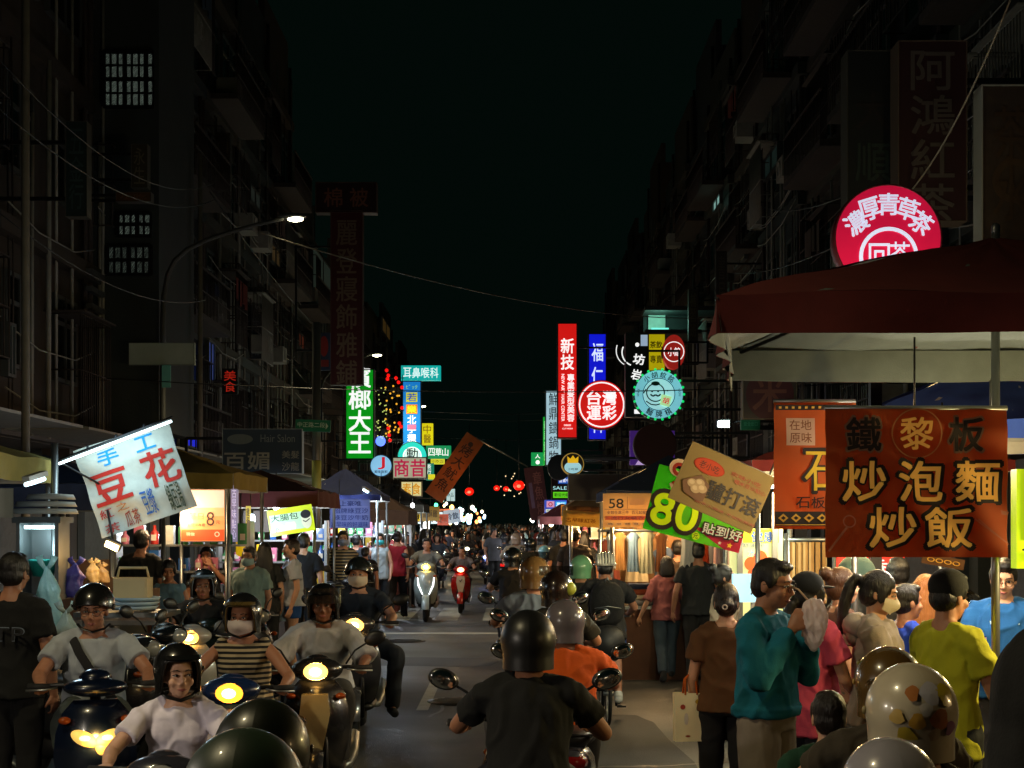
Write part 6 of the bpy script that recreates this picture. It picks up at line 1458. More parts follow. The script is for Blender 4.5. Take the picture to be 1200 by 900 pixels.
def stander(hx, hy, Y, yaw, label, top, bottom, J=None, topl=1.71, **kw):
    z = CAMZ - (hy - 610) / F * Y; s = z / topl; J = J or pose('stand', kw.get('fem', False)); kw.pop('fem', None)
    off = Matrix.Rotation(R(yaw), 3, 'Z') @ V((J['head'].x, J['head'].y, 0)) * s
    loc = V(((hx - 600) / F * Y, Y, 0)) - off
    return person(label, loc, yaw, J, top, bottom, scale=s, **kw), loc, s
def world(loc, s, yaw, p): return V(loc) + Matrix.Rotation(R(yaw), 3, 'Z') @ (V(p) * s)

# ---- riders coming towards the camera
WARM = (255, 214, 140)
rs(light=(255, 196, 96), e=22, lamp_style='twin', mirrors=False)
p, l, s = rider(110, 683, 8.5, 17, 'rider in a grey t-shirt with a black strap across his chest', '#a4abb2', 'blue scooter with a wide glowing headlight ridden by the man with the strap', '#081226', helm=dict(c='#141414', style='cap'), fc=dict(glasses=True), skinc=SK2, bottom='#3c4440', J=pose('ride', pitch=6, yaw=-12))
m = MB(); m.tube([(-.13, .23, 1.23), (-.115, .13, 1.22), (-.085, .09, 1.15), (-.03, .072, 1.06), (.04, .085, .96), (.10, .12, .88), (.13, .18, .82)], [(.026, .006)] * 7, 10, side=(.8, 0, .6)); m.build('shoulder_strap', cloth('#1c1c1e'), p)
rs(light=None, mirrors=False)
p, l, s = rider(209, 753, 6.4, 6, 'woman rider in a pale lavender t-shirt and black open helmet', '#e0d8e4', 'dark scooter hidden under the woman in the lavender t-shirt', '#2c2c34', helm=dict(c='#121212', style='open'), fc={}, J=pose('ride', True, yaw=20, gaze=.005), fem=True, skinc=(204, 158, 130))
rs(light=(255, 150, 40), e=8, mirrors=False)
ST = stripes('striped_knit', '#141414', '#a89878', 30)
p, l, s = rider(284, 694, 8.7, 4, 'rider in a striped tank top, white mask and black helmet', '#202020', 'dark blue scooter with a small amber headlight under the striped tank top rider', '#142850', helm=dict(c='#161616', style='open', c2='#5c4c28'), fc=dict(mask='#c8bcb8'), J=pose('ride', True, yaw=-10), fem=True, sleeve='none', tmat=ST, skinc=SK2)
rs(light=(255, 190, 90), e=30, shield='#b8a478')
rider(379, 683, 9.8, 3, 'rider in a baggy white shirt whose face is dark under a black helmet', '#a8a8ac', 'dark scooter with a round bright headlight and cream front panel', '#1c1c20', helm=dict(c='#101012', style='open', visor='down'), fc={}, skinc=SK3, infl=.03, sleeve='elbow', bottom='#2c2c2c')
rs(light=(255, 190, 90), e=26)
J5 = pose('ride', knR=(.34, -.02, .70), anR=(.30, .06, .26), toR=(.33, -.10, .2), yaw=-4)
p, l, s = rider(420, 652, 13.0, 3, 'rider in a black polo shirt and pale mask with one knee out', '#1c222c', 'dark scooter with blue mirror and warm headlight under the masked polo rider', '#3c3c40', helm=dict(c='#1c1e1c', style='cap', visor=None), fc=dict(mask='#c0ac94'), J=J5, skinc=SK2)
rs(light=(255, 180, 80), e=24)
rider(238, 666, 12.4, 2, 'rider in a black t-shirt with a white chest mark and visor helmet', '#121314', 'white fronted scooter with a warm headlight under the black t-shirt rider', '#98948a', helm=dict(c='#14181a', style='open', c2='#6c7880'), fc={}, skinc=SK3, J=pose('ride', yaw=8))
p_last = [o for o in COL.objects if o.get('label', '').startswith('rider in a black t-shirt')][0]
vs, fs = glyphs('R', .02); q = MB(); q.add([(.07 + a * .035, .082, 1.07 + b * .05) for a, b in vs], fs); q.build('lettering', paint('#c8c8c4'), p_last)
rs(light=(255, 200, 90), e=40, led='#e8f4f0')
rider(500, 630, 28, 2, 'bareheaded rider in an olive grey top on the silver scooter', '#6c685c', 'silver scooter with two slanted white light strips and warm headlight', '#8c9690', hair=('short', (18, 14, 12)), vox=.012, skinc=SK2)
rs(light=(255, 170, 130), e=10, shield='#c8bcb4', check=True)
rider(541, 640, 30.3, 0, 'rider in a grey top on the red scooter', '#6c6468', 'red scooter with a white front panel and black check mark', '#a0140c', hair=('short', (18, 14, 12)), vox=.012, skinc=SK2)
rs(light=(150, 170, 255), e=60)
rider(569, 636, 44, 0, 'far rider behind a blue-white headlight near the crossing', '#24242c', 'far dark scooter with a glaring blue-white headlight', '#202028', hair=('short', (18, 14, 12)), vox=.016, det=False)
rs(light=(210, 250, 255), e=50)
rider(522, 633, 50, 0, 'far rider behind a white headlight between the silver and red scooters', '#2c2c30', 'far scooter with a cold white headlight between the silver and red ones', '#28282c', hair=('short', (18, 14, 12)), vox=.016, det=False)
rs(light=None)
# ---- two dark helmets close to the camera
rs(mirrors=False)
rider(308, 818, 3.5, 178, 'rider seen close from behind in a dark olive glossy helmet', '#20241c', 'dark scooter under the close rider in the dark olive helmet', '#1c1c1c', helm=dict(c='#12160e', style='open', c2='#5c4c20', mt=mat('worn_olive_shell', '#161a10', rough=.36, var=.35, scale=6, coat=.25)))
rider(287, 852, 2.75, 180, 'close passenger in a bottle green helmet behind the dark olive one', '#1c2420', None, helm=dict(c='#1c2c20', style='cap', mt=mat('worn_green_shell', '#223224', rough=.42, var=.35, scale=6, coat=.2)))

# ---- riders going away
rs(plate='356-MXD')
rider(619, 714, 6.2, 181, 'rider in a black t-shirt and matt black helmet seen from behind', '#101113', 'dark scooter of the black t-shirt rider with an oval mirror', '#18181a', helm=dict(c='#1c1c1e', style='open', mt=mat('matt_black_shell', '#1a1a1c', rough=.38, var=.1)), skinc=SK2, J=pose('ride', wrL=(-.30, -.17, 1.0), elL=(-.34, .06, 1.0)))
rs(plate='NKR-5120')
rider(662, 702, 8.2, 180, 'rider in a bright orange t-shirt and grey helmet seen from behind', '#d8580c', 'grey scooter under the bright orange t-shirt rider', '#34343a', helm=dict(c='#6c6468', style='open'), skinc=SK2, infl=.024)
rs()
p, l, s = rider(652, 668, 10.4, 184, 'rider in a dark helmet with white edge and lime patch', '#2c2a24', 'dark scooter between the orange rider and the grey t-shirt rider', '#2c2824', helm=dict(c='#241a16', style='open', c2='#c8c4bc', visor='up'), skinc=SK2)
m = MB(); Mh = headM(pose('ride')); m.ell((-.085, .085, .03), (.05, .052, .05), 14, 9, Mh); m.build('reflective_patch', paint('#a0a838'), p)
rs(plate='AEK-713')
rider(626, 651, 11.8, 180, 'rider in a grey t-shirt and golden brown helmet seen from behind', '#5c6068', 'brown scooter under the golden brown helmet rider', '#3c2c20', helm=dict(c='#6c4c28', style='open', c2='#b09868', visor='up'), skinc=SK2)
rs()
rider(601, 641, 19, 180, 'rider all in black with a black helmet near the crossing', '#0e0f10', 'black scooter with a pale tail near the crossing', '#141416', helm=dict(c='#0f1416', style='open'), vox=.011)
rider(681, 650, 15.6, 176, 'rider in a mint green helmet between the brown helmet and the cyclist', '#30302c', 'dark scooter under the mint green helmet', '#28302c', helm=dict(c='#78b88c', style='open', c2='#a8d8b4'), vox=.010)
rider(605, 624, 34, 180, 'far rider in a cream helmet and cream jacket', '#c8b49c', 'far scooter under the cream jacket rider', '#34302c', helm=dict(c='#d0b49c', style='open'), vox=.014, det=False, sleeve='long')
rider(638, 639, 27, 180, 'far rider with a small pale turquoise helmet', '#4c4c48', 'far scooter under the pale turquoise helmet', '#2c2c2c', helm=dict(c='#88c0c8', style='open'), vox=.014, det=False)
rider(636, 623, 31, 180, 'far rider with a flat grey top box behind a pale jacket', '#8c8478', 'far scooter carrying a flat grey box', '#303030', helm=dict(c='#2c2c2c', style='open'), vox=.014, det=False)
rider(622, 630, 29, 180, 'far rider in black just beyond the cream jacket', '#14181c', 'far black scooter beside the pale turquoise helmet', '#18181c', helm=dict(c='#0e1214', style='open'), vox=.014, det=False)

# ---- helmets in the lower corner, riders passing close
rs(mirrors=False)
p, l, s = rider(1066, 776, 3.9, 186, 'close rider in a cream glossy helmet covered with colourful stickers', '#3c3830', 'scooter under the cream sticker helmet', '#5c5448', helm=dict(c='#c0b49c', style='open', c2='#8c7c50'))
hp = [c for c in p.children if c.name.startswith('helmet')][0]; Mh = headM(pose('ride')); rnd = random.Random(4)
for q, (a, z, r_, c) in enumerate(((-.42, .055, .030, '#c8b428'), (-.02, .06, .030, '#c0bcc8'), (-.2, -.005, .028, '#b07048'), (.3, -.01, .022, '#c89838'), (.55, -.055, .030, '#c0a838'), (-.5, -.03, .02, '#8c5c80'), (.12, .02, .018, '#d8d0c8'), (.4, .06, .020, '#b0703c'), (-.1, -.045, .018, '#d0b8a0'), (.72, .0, .020, '#c8a860'))):
    m = MB(); pts = []
    for j in range(13):
        for rr in (0, .55, 1):
            t = 2 * math.pi * j / 12; aa = a + r_ * rr * math.cos(t) * (1 + .25 * math.sin(3 * t + q)) / .13; zz = z + r_ * rr * math.sin(t)
            cr_ = math.sqrt(max(.01, 1 - (zz / .132) ** 2)); pts.append(V((math.sin(aa) * cr_ * .1268, math.cos(aa) * cr_ * .1470 + .012, zz * 1.035 + .030)))
    m.add(pts, [f for j in range(12) for f in ((3 * j, 3 * j + 1, 3 * j + 4), (3 * j + 1, 3 * j + 2, 3 * j + 5, 3 * j + 4))], True, Mh); m.build('sticker', gloss(c), hp)
rider(1041, 757, 5.0, 180, 'rider in a shiny bronze helmet in front of the sticker helmet', '#3c3428', 'scooter under the shiny bronze helmet', '#3c3428', helm=dict(c='#5c4420', style='open', c2='#b08c48'))
rider(1042, 863, 3.3, 180, 'close child passenger in a plain silver grey helmet at the bottom edge', '#506048', None, helm=dict(c='#98949c', style='cap'))

# ---- cyclist with bicycle helmet
def bicycle(label, loc, yaw, s):
    o = thing('bicycle', label, 'bicycle', loc, R(yaw), None, s)
    for y in (-.52, .52):
        w_ = thing_part('wheel', o, (0, y, .30)); m = MB(); m.torus((0, 0, 0), .285, .018, 36, 8, 'x'); m.build('tyre', RUBBER, w_)
        m = MB(); m.torus((0, 0, 0), .262, .010, 36, 6, 'x')
        for k in range(16):
            a = 2 * math.pi * k / 16; m.tube([(0, 0, 0), (0, .26 * math.cos(a), .26 * math.sin(a))], .0016, 4)
        m.tube([(-.05, 0, 0), (.05, 0, 0)], .02, 8); m.build('rim', METAL, w_)
    m = MB()
    for a, b in (((0, -.40, .82), (0, .05, .28)), ((0, .05, .28), (0, .22, .80)), ((0, .20, .74), (0, -.39, .76)), ((.03, .52, .30), (.02, .2, .72)), ((-.03, .52, .30), (-.02, .2, .72)), ((.03, .52, .30), (0, .05, .28)), ((0, -.40, .95), (0, -.42, .70)), ((.05, -.52, .30), (.03, -.42, .70)), ((-.05, -.52, .30), (-.03, -.42, .70))): m.tube([a, b], .017, 8)
    m.build('bicycle_frame', paint('#1c2024'), o)
    m = MB(); m.tube([(-.28, -.30, 1.0), (-.2, -.38, .99), (0, -.40, .96), (.2, -.38, .99), (.28, -.30, 1.0)], .012, 8); m.build('handlebar', METAL, o)
    m = MB(); m.ell((0, .24, .84), (.09, .14, .035), 14, 8); m.build('saddle', BLACKP, o)
    m = MB(); m.rings([ring_at(.34, .15, .62, .92), ring_at(.44, .17, .60, .96), ring_at(.58, .15, .62, .94)]); m.build('child_seat', paint('#1a1a1c'), o)
    m = MB(); m.tube([(-.1, .05, .28), (.1, .05, .28)], .012, 7)
    for sx, z in ((-1, .12), (1, .44)): m.tube([(sx * .1, .05, .28), (sx * .11, .05, z)], .012, 7); m.box((sx * .16, .05, z), (.09, .07, .02))
    m.build('pedal', DARKMETAL, o)
    return o
Jb = pose('ride', pelvis=(0, .24, .90), waist=(0, .21, 1.04), chest=(0, .13, 1.22), neck=(0, .06, 1.37), head=(0, -.01, 1.50), sh=1.31, shy=.09, hipz=.89, hipy=.22, elL=(-.30, -.06, 1.10), wrL=(-.26, -.28, 1.02), elR=(.30, -.06, 1.10), wrR=(.26, -.28, 1.02),
          knL=(-.12, -.14, .66), anL=(-.13, .07, .24), toL=(-.14, -.06, .16), knR=(.12, -.16, .86), anR=(.13, .02, .50), toR=(.14, -.12, .46))
z = CAMZ - (649 - 610) / F * 14; sb = z / 1.64
lb = V(((709 - 600) / F * 14, 14, 0))
pb = person('cyclist with a white vented helmet, black backpack and blue shorts', lb, 180, Jb, '#18181a', '#10448c', hair=('short', (16, 13, 12)), legs='shorts', shoes='#b8b8b4', scale=sb, vox=.0095, bmat=cloth('#1850a0'), skinc=SK2)
Mh = headM(Jb); h = MB()
for k in range(-3, 4):
    a0 = k * .27; h.tube([Mh @ V((.095 * math.sin(a0 * 1.2) , .012 - .135 * math.cos(t), .035 + .115 * math.sin(t) * math.cos(a0 * .6))) for t in [math.pi * (q / 12) for q in range(13)]], [(.013, .012)] * 13, 8)
h.torus((0, .012, .035), .125, .013, 30, 8, 'z', Mh @ Matrix.Diagonal((.85, 1.05, 1, 1))); h.torus((0, .012, .09), .10, .011, 26, 8, 'z', Mh @ Matrix.Diagonal((.85, 1.05, 1, 1))); h.build('helmet', gloss('#c8c4b4'), pb)
bp = MB(); bp.rings([ring_at(.24, .13, .98, 1.34), ring_at(.28, .17, .95, 1.38), ring_at(.40, .165, .94, 1.36), ring_at(.44, .12, .99, 1.30)]); b_ = bp.build('backpack', mat('backpack_nylon', '#0c0c0e', rough=.9, bump=.6, bscale=30), None, lb, (0, 0, R(180))); b_.scale = (sb,) * 3; tag(b_, 'bulky black backpack on the back of the cyclist in blue shorts', 'backpack')
z_ = MB(); z_.tube([(-.13, .448, 1.12), (0, .455, 1.14), (.13, .448, 1.12)], .005, 5); z_.tube([(-.02, .34, 1.37), (0, .34, 1.42), (.02, .34, 1.37)], .008, 6); z_.build('zip', METAL, b_)
bicycle('dark bicycle with a black child seat under the cyclist in blue shorts', lb, 180, sb)

# ---- walkers and customers on the east side
p, lp, s_ = stander(781, 651, 17.2, 184, 'woman in a pink top and jeans walking away hand in hand', '#8c5050', '#3c4a58', pose('walk', True, build=1.08, elL=(-.26, .06, 1.12), wrL=(-.36, .02, .90), elR=(.27, .05, 1.10), wrR=(.36, -.02, .88)), hair=('bob', (16, 11, 10)), skinc=SK, sleeve='elbow', vox=.0095)
stander(818, 634, 16.9, 178, 'broad man in a dark t-shirt walking beside the woman in pink', '#202428', '#18191c', pose('walk', build=1.06, elR=(.27, .05, 1.10), wrR=(.30, .0, .87)), skinc=SK2, vox=.0095)
stander(794, 632, 18.6, 180, 'man in a brownish shirt standing in front of the clothes stall', '#3c2c20', '#2c2c2c', skinc=SK2, vox=.011)
# brown t-shirt woman and her paper bag
Jw = pose('stand', True, elL=(-.25, .05, 1.10), wrL=(-.30, .0, .84), curlL=1.3, pnL=(.9, .2, 0), hdL=(0, 0, -1))
p, lw, sw_ = stander(851, 682, 8.5, 172, 'woman in a brown t-shirt with a hair bun carrying a paper bag', '#5c3c20', '#16161a', Jw, hair=('lowbun', (22, 12, 10)), skinc=SK, hem=.05, infl=.022)
m = MB(); Mh = headM(Jw); m.torus((.01, .172, -.022), .014, .005, 16, 6, 'y', Mh); m.build('hair_clip', paint('#c8c0b4'), p)
hp = world(lw, sw_, 172, (-.30, .0, .76)); hp = at(800, 795, hp.y + .05)
o = thing('paper_bag', 'cream printed paper bag with orange handles held by the brown t-shirt woman', 'bag', hp + V((.04, -.02, -.08)), R(6))
W, D, H = .19, .07, .28; m = MB(); m.rings([[V((x * W / 2 * k_, y * D / 2 * k_, -z__)) for x, y in ((-1, -1), (1, -1), (1, 1), (-1, 1))] for z__, k_ in ((0, 1.0), (.1, .99), (H, .97))], False, False); m.box((0, 0, -H), (W * .96, D * .96, .004)); m.build('bag_body', mat('cream_paper', '#fbe8bc', rough=.75, var=.15), o)
m = MB()
for sy in (-1, 1): m.tube([(-.035, sy * D / 2, -.01), (-.03, sy * .01, .08), (.0, 0, .11), (.03, sy * .01, .08), (.035, sy * D / 2, -.01)], (.006), 6)
m.build('handle', cloth('#c85c10'), o)
m = MB()
for x, z__, w_, h_, c in ((-.05, -.08, .03, .03, '#a83c28'), (.045, -.05, .045, .03, '#c8a030'), (-.03, -.15, .025, .07, '#d8d0c4'), (-.02, -.25, .03, .012, '#a84c30')):
    m.m(paint(c)); m.add([(x + w_ / 2 * math.cos(t), -D / 2 - .0015, z__ + h_ / 2 * math.sin(t)) for t in [2 * math.pi * q / 14 for q in range(14)]], [tuple(range(14))])
m.build('printed_pattern', None, o)
# teal shirted man drinking from a plastic bag
Jt = pose('stand', yaw=4, pitch=8, roll=0, head=(.0, -.035, 1.575), elL=(-.25, -.08, 1.13), wrL=(-.065, -.165, 1.36), elR=(.25, -.10, 1.12), wrR=(.075, -.18, 1.345), hdL=(.40, -.30, .8), hdR=(-.35, -.32, .8), pnL=(.75, .3, -.4), pnR=(-.75, .3, -.4), curlL=.55, curlR=.6)
p, lt, st_ = stander(906, 653, 7.2, 54, 'man in a teal shirt and beige shorts drinking from a plastic bag', '#0c5c68', '#8c8074', Jt, legs='shorts', sleeve='long', fc=dict(glasses=True), skinc=SK2, tmat=cloth('#0c6c84'), infl=.024, hem=-.05)
bl = world(lt, st_, 54, (.01, -.215, 1.405)); o = thing('plastic_bag', 'crumpled white plastic drink bag held to his mouth by the teal shirted man', 'bag', bl, R(54))
rg = []
for i in range(10):
    v = i / 9; r_ = .016 + .048 * math.sin(math.pi * min(1, .08 + v * .95)) ** .7; rg.append([V((r_ * .8 * math.cos(a) * (1 + .5 * mnoise.noise(V((math.cos(a) * 2, math.sin(a) * 2, v * 5)))), r_ * math.sin(a) * (1 + .2 * math.sin(a * 4 + v * 5)) - .03, .10 - .24 * v + .01 * math.sin(a * 3))) for a in [2 * math.pi * j / 20 for j in range(20)]])
m = MB(); m.rings(rg); me = remesh(m, .006, 2, 'sack'); wrinkle(me, .011, (24, 24, 15), 3); link('sack', me, o); me.materials.append( mat('white_film', '#ece0e0', rough=.3, var=.2, scale=20, bump=.8, bscale=40, transl=.45))
m = MB(); m.tube([(0, -.01, .09), (0, .05, .15), (0, .10, .165)], .005, 7); m.build('straw', paint('#c8a888'), o)
# pink ponytail woman
Jp = pose('stand', True, yaw=-10, elL=(-.22, -.06, 1.10), wrL=(-.16, -.22, 1.0)); p, l, s = stander(949, 671, 8.0, 128, 'woman in a bright pink t-shirt and dark cap with a long ponytail', '#b8405c', '#2c2c34', Jp, hair=('pony_low', (14, 9, 8)), skinc=SK, infl=.028, hem=.16)
m = MB(); Mh = headM(Jp); m.ell((0, .02, .055), (.090, .105, .088), 20, 10, Mh); m.ell((0, -.11, .045), (.065, .06, .010), 16, 7, Mh); m.build('cap', cloth('#101418'), p)
p, l, s = stander(988, 664, 9.0, 96, 'woman with a brown topknot half hidden behind the pink t-shirt woman', '#5c4038', '#2c2c2c', pose('stand', True), hair=('bun', (70, 42, 22)), skinc=SK)
# masked girl
Jm = pose('stand', True, pitch=14, yaw=6, elR=(.22, -.1, 1.1), wrR=(.12, -.26, 1.06), elL=(-.22, -.1, 1.1), wrL=(-.12, -.26, 1.06)); p, l, s = stander(1031, 668, 7.9, 68, 'woman in a beige hooded top and pale mask looking down', '#8c8074', '#3c3c40', Jm, hair=('ponytail', (16, 12, 11)), fc=dict(mask='#c0b49c'), sleeve='long', skinc=SK, infl=.03)
m = MB(); m.tube([(-.10, .06, 1.36), (-.06, .12, 1.40), (0, .145, 1.39), (.06, .12, 1.40), (.10, .06, 1.36)], [.05, .065, .072, .065, .05], 12); m.ell((0, .12, 1.34), (.10, .06, .08), 14, 9); m.build('hood', cloth('#988c80'), p)
stander(1005, 655, 9.6, 120, 'person in a faded green cap behind the masked woman', '#3c3c38', '#202020', pose('stand'), hair=('short', (20, 16, 14)), helm=dict(c='#4c6458', style='cap', mt=cloth('#4c6458'), strap=False))
stander(1064, 683, 8.7, 110, 'person in a royal blue t-shirt between the masked woman and the capped man', '#1038a8', '#202028', pose('stand'), skinc=SK2)
stander(1084, 672, 9.3, 176, 'woman with light auburn hair in a red and cream top', '#b0885c', '#3c2020', pose('stand', True), hair=('long', (150, 92, 44)), skinc=SK, tmat=stripes('red_cream_blocks', '#8c1420', '#b8946c', 4, 0, .5))
stander(1052, 652, 10.4, 180, 'dark haired person in front of the red lit board', '#1c1c1c', '#1c1c1c', pose('stand'), hair=('short', (12, 10, 10)), vox=.011)
# capped man with phone
Jc = pose('stand', pitch=6, yaw=5, build=.95, elR=(.22, -.10, 1.12), wrR=(.15, -.27, 1.17), hdR=(-.1, -.45, .9), pnR=(-.9, -.2, 0), curlR=.7, elL=(-.23, -.08, 1.11), wrL=(-.1, -.27, 1.08)); p, lc, sc_ = stander(1113, 668, 7.0, 118, 'man in a yellow-green t-shirt and black cap holding up a phone', '#9a9a1c', '#202428', Jc, hair=('short', (10, 9, 9)), skinc=SK2, fc=dict(glasses=True), infl=.018, hem=.14, tmat=cloth('#a8a81c'))
m = MB(); Mh = headM(Jc); m.ell((0, .018, .050), (.092, .106, .092), 22, 12, Mh); m.sheet(lambda u, v: ((u - .5) * .15, -.075 - .085 * v * (1 - (2 * u - 1) ** 2 * .35), .050 - .025 * v - .02 * (2 * u - 1) ** 2), 12, 4, True, .004, Mh); m.build('cap', cloth('#0c0d0f'), p)
pp = world(lc, sc_, 118, (.11, -.33, 1.285)); o = thing('phone', 'smartphone with a glowing pale pink screen held by the yellow-green t-shirt man', 'phone', pp, R(8))
m = MB(); m.rings([[V((x, -.004 + .004 * k_, z__)) for x, z__ in [( .036 * abs(math.cos(t)) ** .25 * (1 if math.cos(t) > 0 else -1), .075 * abs(math.sin(t)) ** .25 * (1 if math.sin(t) > 0 else -1)) for t in [2 * math.pi * (j + .5) / 24 for j in range(24)]]] for k_ in (2, 0)], False); m.build('case', BLACKP, o)
m = MB(); m.box((0, -.0062, 0), (.064, .001, .138)); m.build('screen', lit('#c8a8c0', .8), o); m = MB(); m.box((0, -.0072, .06), (.018, .001, .005)); m.build('notch', BLACKP, o)
# vendor
Jv = pose('stand', pitch=14, yaw=-4, elR=(.24, -.08, 1.1), wrR=(.12, -.28, 1.02), elL=(-.24, -.08, 1.1), wrL=(-.1, -.28, 1.0)); p, l, s = stander(1176, 654, 9.0, -14, 'stall cook in glasses and a blue apron looking down', '#7c98a0', '#202028', Jv, hair=('short', (14, 12, 12)), fc=dict(glasses=True), skinc=SK, tmat=cloth('#1c5c9c'))
m = MB(); m.tube([(-.10, .0, 1.40), (-.08, -.115, 1.30), (.08, -.115, 1.30), (.10, .0, 1.40)], [(.012, .004)] * 4, 8); m.build('apron_strap', cloth('#a8c8d8'), p)
# black hooded person at the edge
p, l, s = stander(1226, 742, 2.75, 195, 'person in a black hooded jacket very close at the edge of view', '#0b0b0d', '#0b0b0d', pose('stand', head=(0, -.012, 1.56)), hair=('short', (10, 9, 9)), sleeve='long', infl=.04)
m = MB(); m.ell((0, .03, 1.585), (.125, .135, .155), 22, 14); m.tube([(0, .03, 1.55), (0, .04, 1.42)], [.12, .15], 16); me = remesh(m, .01, 3, 'hood'); wrinkle(me, .01, (8, 8, 6), 4); h = link('hood', me, p); me.materials.append(cloth('#0b0b0d'))
m = MB(); m.box((-.06, .177, 1.52), (.022, .003, .016)); m.build('logo_patch', paint('#7c7468'), p)
# short dark haired person in green
stander(971, 808, 5.2, 176, 'short person with dark hair in a bottle green top behind the bronze helmet', '#0e3c28', '#202020', pose('stand'), hair=('short', (22, 13, 11)), topl=1.71)

# ---- west side
Jn = pose('stand', elR=(.25, -.02, 1.10), wrR=(.22, -.2, .95)); p, l, s = stander(17, 646, 8.8, 172, 'man in a black shirt with outlined letters TP on the back', '#0e0f10', '#141416', Jn, hair=('short', (14, 11, 10)), skinc=SK2)
vs, fs = glyphs('TP', .02); q = MB()
for dd, mm, bo, zz in ((.0, paint('#6c7888'), .055, .152), (.0, paint('#101114'), .005, .1545)):
    vs, fs = glyphs('TP', bo); q.m(mm); q.add([(-.045 - a * (.20 if bo > .03 else .19), zz + .01 * 0 - .10 * (a * .2) ** 2 * 4, 1.22 + b * (.085 if bo > .03 else .075)) for a, b in vs], fs)
q.build('lettering', None, p)
stander(198, 655, 14.6, 10, 'woman in a light blue sleeveless top standing by the folding table', '#5c8098', '#3c4c60', pose('stand', True, pitch=14), hair=('pony_low', (18, 13, 12)), fc={}, sleeve='none', skinc=SK2)
stander(166, 620, 16.3, 176, 'man in black seen from behind at the bean pudding stall', '#0c0d0f', '#141416', pose('stand', build=1.1), hair=('short', (16, 12, 11)), skinc=SK2)
stander(242, 640, 17.6, 6, 'man in a dark shirt raising a hand to his face behind the scooters', '#2c3034', '#1c1c1c', pose('stand', elR=(.28, -.14, 1.22), wrR=(.08, -.2, 1.46), hdR=(-.4, .1, .9), pnR=(-.5, .8, 0)), fc={}, hair=('short', (14, 12, 11)), skinc=SK2)
stander(292, 640, 16.2, -18, 'older man in a pale teal shirt and mask by the bright bulb post', '#7c9490', '#3c3c3c', pose('stand', build=1.06), fc=dict(mask='#90a8a8'), hair=('short', (40, 36, 34)), skinc=SK2, infl=.03)
stander(310, 635, 17.6, 190, 'woman with long dark hair under the white awning flap', '#1c2022', '#14181c', pose('stand', True), hair=('long', (12, 12, 12)), vox=.011)
p, l, s = stander(341, 631, 17.8, -72, 'woman in a long white t-shirt and blue shorts facing the stalls', '#a8b0bc', '#1c4888', pose('stand', True, elL=(-.2, -.06, 1.1), wrL=(-.18, -.14, .88)), hair=('short', (26, 16, 13)), fc={}, legs='briefshorts', infl=.026, hem=.06, skinc=SK)
m = MB(); m.m(lit('#c8c020', .15)); o = bag(330, 728, 17.7, 14, 26, '#b8c4c8', 'small white plastic bag carried by the woman in the long white t-shirt')
stander(356, 624, 19.5, 176, 'man in black behind the woman in the long white t-shirt', '#121416', '#121416', pose('stand'), vox=.011)
stander(402, 621, 22, 6, 'woman in a black and tan striped top wearing a grey mask', '#202020', '#2c2c2c', pose('stand', True, build=1.1), fc=dict(mask='#7c8490'), hair=('short', (16, 13, 12)), tmat=stripes('tan_stripe_knit', '#141412', '#8c7850', 22), vox=.010)
stander(384, 640, 22.6, -30, 'person in a violet top beside the striped top woman', '#7838a8', '#2c2c34', pose('stand', True), hair=('bob', (14, 12, 12)), vox=.012)
stander(445, 624, 27, 4, 'person in a white tank top with a turquoise mask raising a phone', '#8c9494', '#24282c', pose('walk', True, elL=(-.26, -.1, 1.2), wrL=(-.2, -.26, 1.45)), fc=dict(mask='#30a0a8'), hair=('short', (14, 12, 12)), sleeve='none', vox=.012, skinc=SK2)
stander(466, 622, 28, 172, 'person in a crimson sleeveless top walking away', '#8c1428', '#181820', pose('walk', True), hair=('bun', (16, 12, 12)), sleeve='none', vox=.012, skinc=SK2)
# people at the middle stalls
for a in ((661, 620, 24.5, 178, 'man in a black jacket facing the amber banner stall', '#101112', 'short', '#1c1c1c'), (674, 618, 22.8, 168, 'man in a brown-grey jacket in front of the amber banner', '#3c342c', 'short', '#24282c'), (684, 622, 24, 180, 'dark haired person in black under the amber banner', '#0f0f10', 'bob', '#1c1c1c'), (695, 625, 24.8, 20, 'person in a light blue t-shirt and white cap at the amber banner stall', '#7c9cb0', 'short', '#303840'), (727, 626, 20, 176, 'long haired person in black below the orange price banner', '#0e0e10', 'long', '#141416'), (680, 632, 26, 190, 'person in a red top next to the brown-grey jacket man', '#8c1c18', 'short', '#202020'), (742, 644, 19.4, 178, 'short person in a tan hat and shirt beside the cyclist', '#a08468', 'bob', '#4c443c'), (849, 660, 12.6, 95, 'woman leaning at the blue board with one bare shoulder', '#c0a890', 'bun', '#3c2c2c'), (428, 640, 24.5, 176, 'dark figure between the polo rider and the tank top walker', '#141516', 'short', '#141516'), (418, 626, 26.5, 170, 'person in dark grey walking along the west stalls', '#24262a', 'short', '#1c1c20')):
    stander(a[0], a[1], a[2], a[3], a[4], a[5], a[7], pose('walk' if a[2] > 21 else 'stand', a[6] in ('bob', 'long', 'bun')), hair=(a[6], (16, 12, 11)), vox=.012, skinc=SK2)

# parked scooters along the west stalls
for q, (x, y, yw, c, lb) in enumerate(((-3.05, 11.6, 62, '#101214', 'parked black scooter beside the folding table'), (-2.85, 12.7, 48, '#141c18', 'parked dark green scooter behind the grey t-shirt rider'), (-2.75, 13.9, 55, '#1c1416', 'parked dark maroon scooter near the light blue top woman'), (-3.0, 10.4, 70, '#18181c', 'parked dark grey scooter below the hanging pale bags'), (-2.55, 21.5, 35, '#141416', 'parked black scooter in front of the striped top woman'), (2.2, 19.6, 150, '#b8b8b4', 'parked white scooter beside the clothes stall'))):
    scooter(lb, (x, y, 0), yw, c, spot=False)

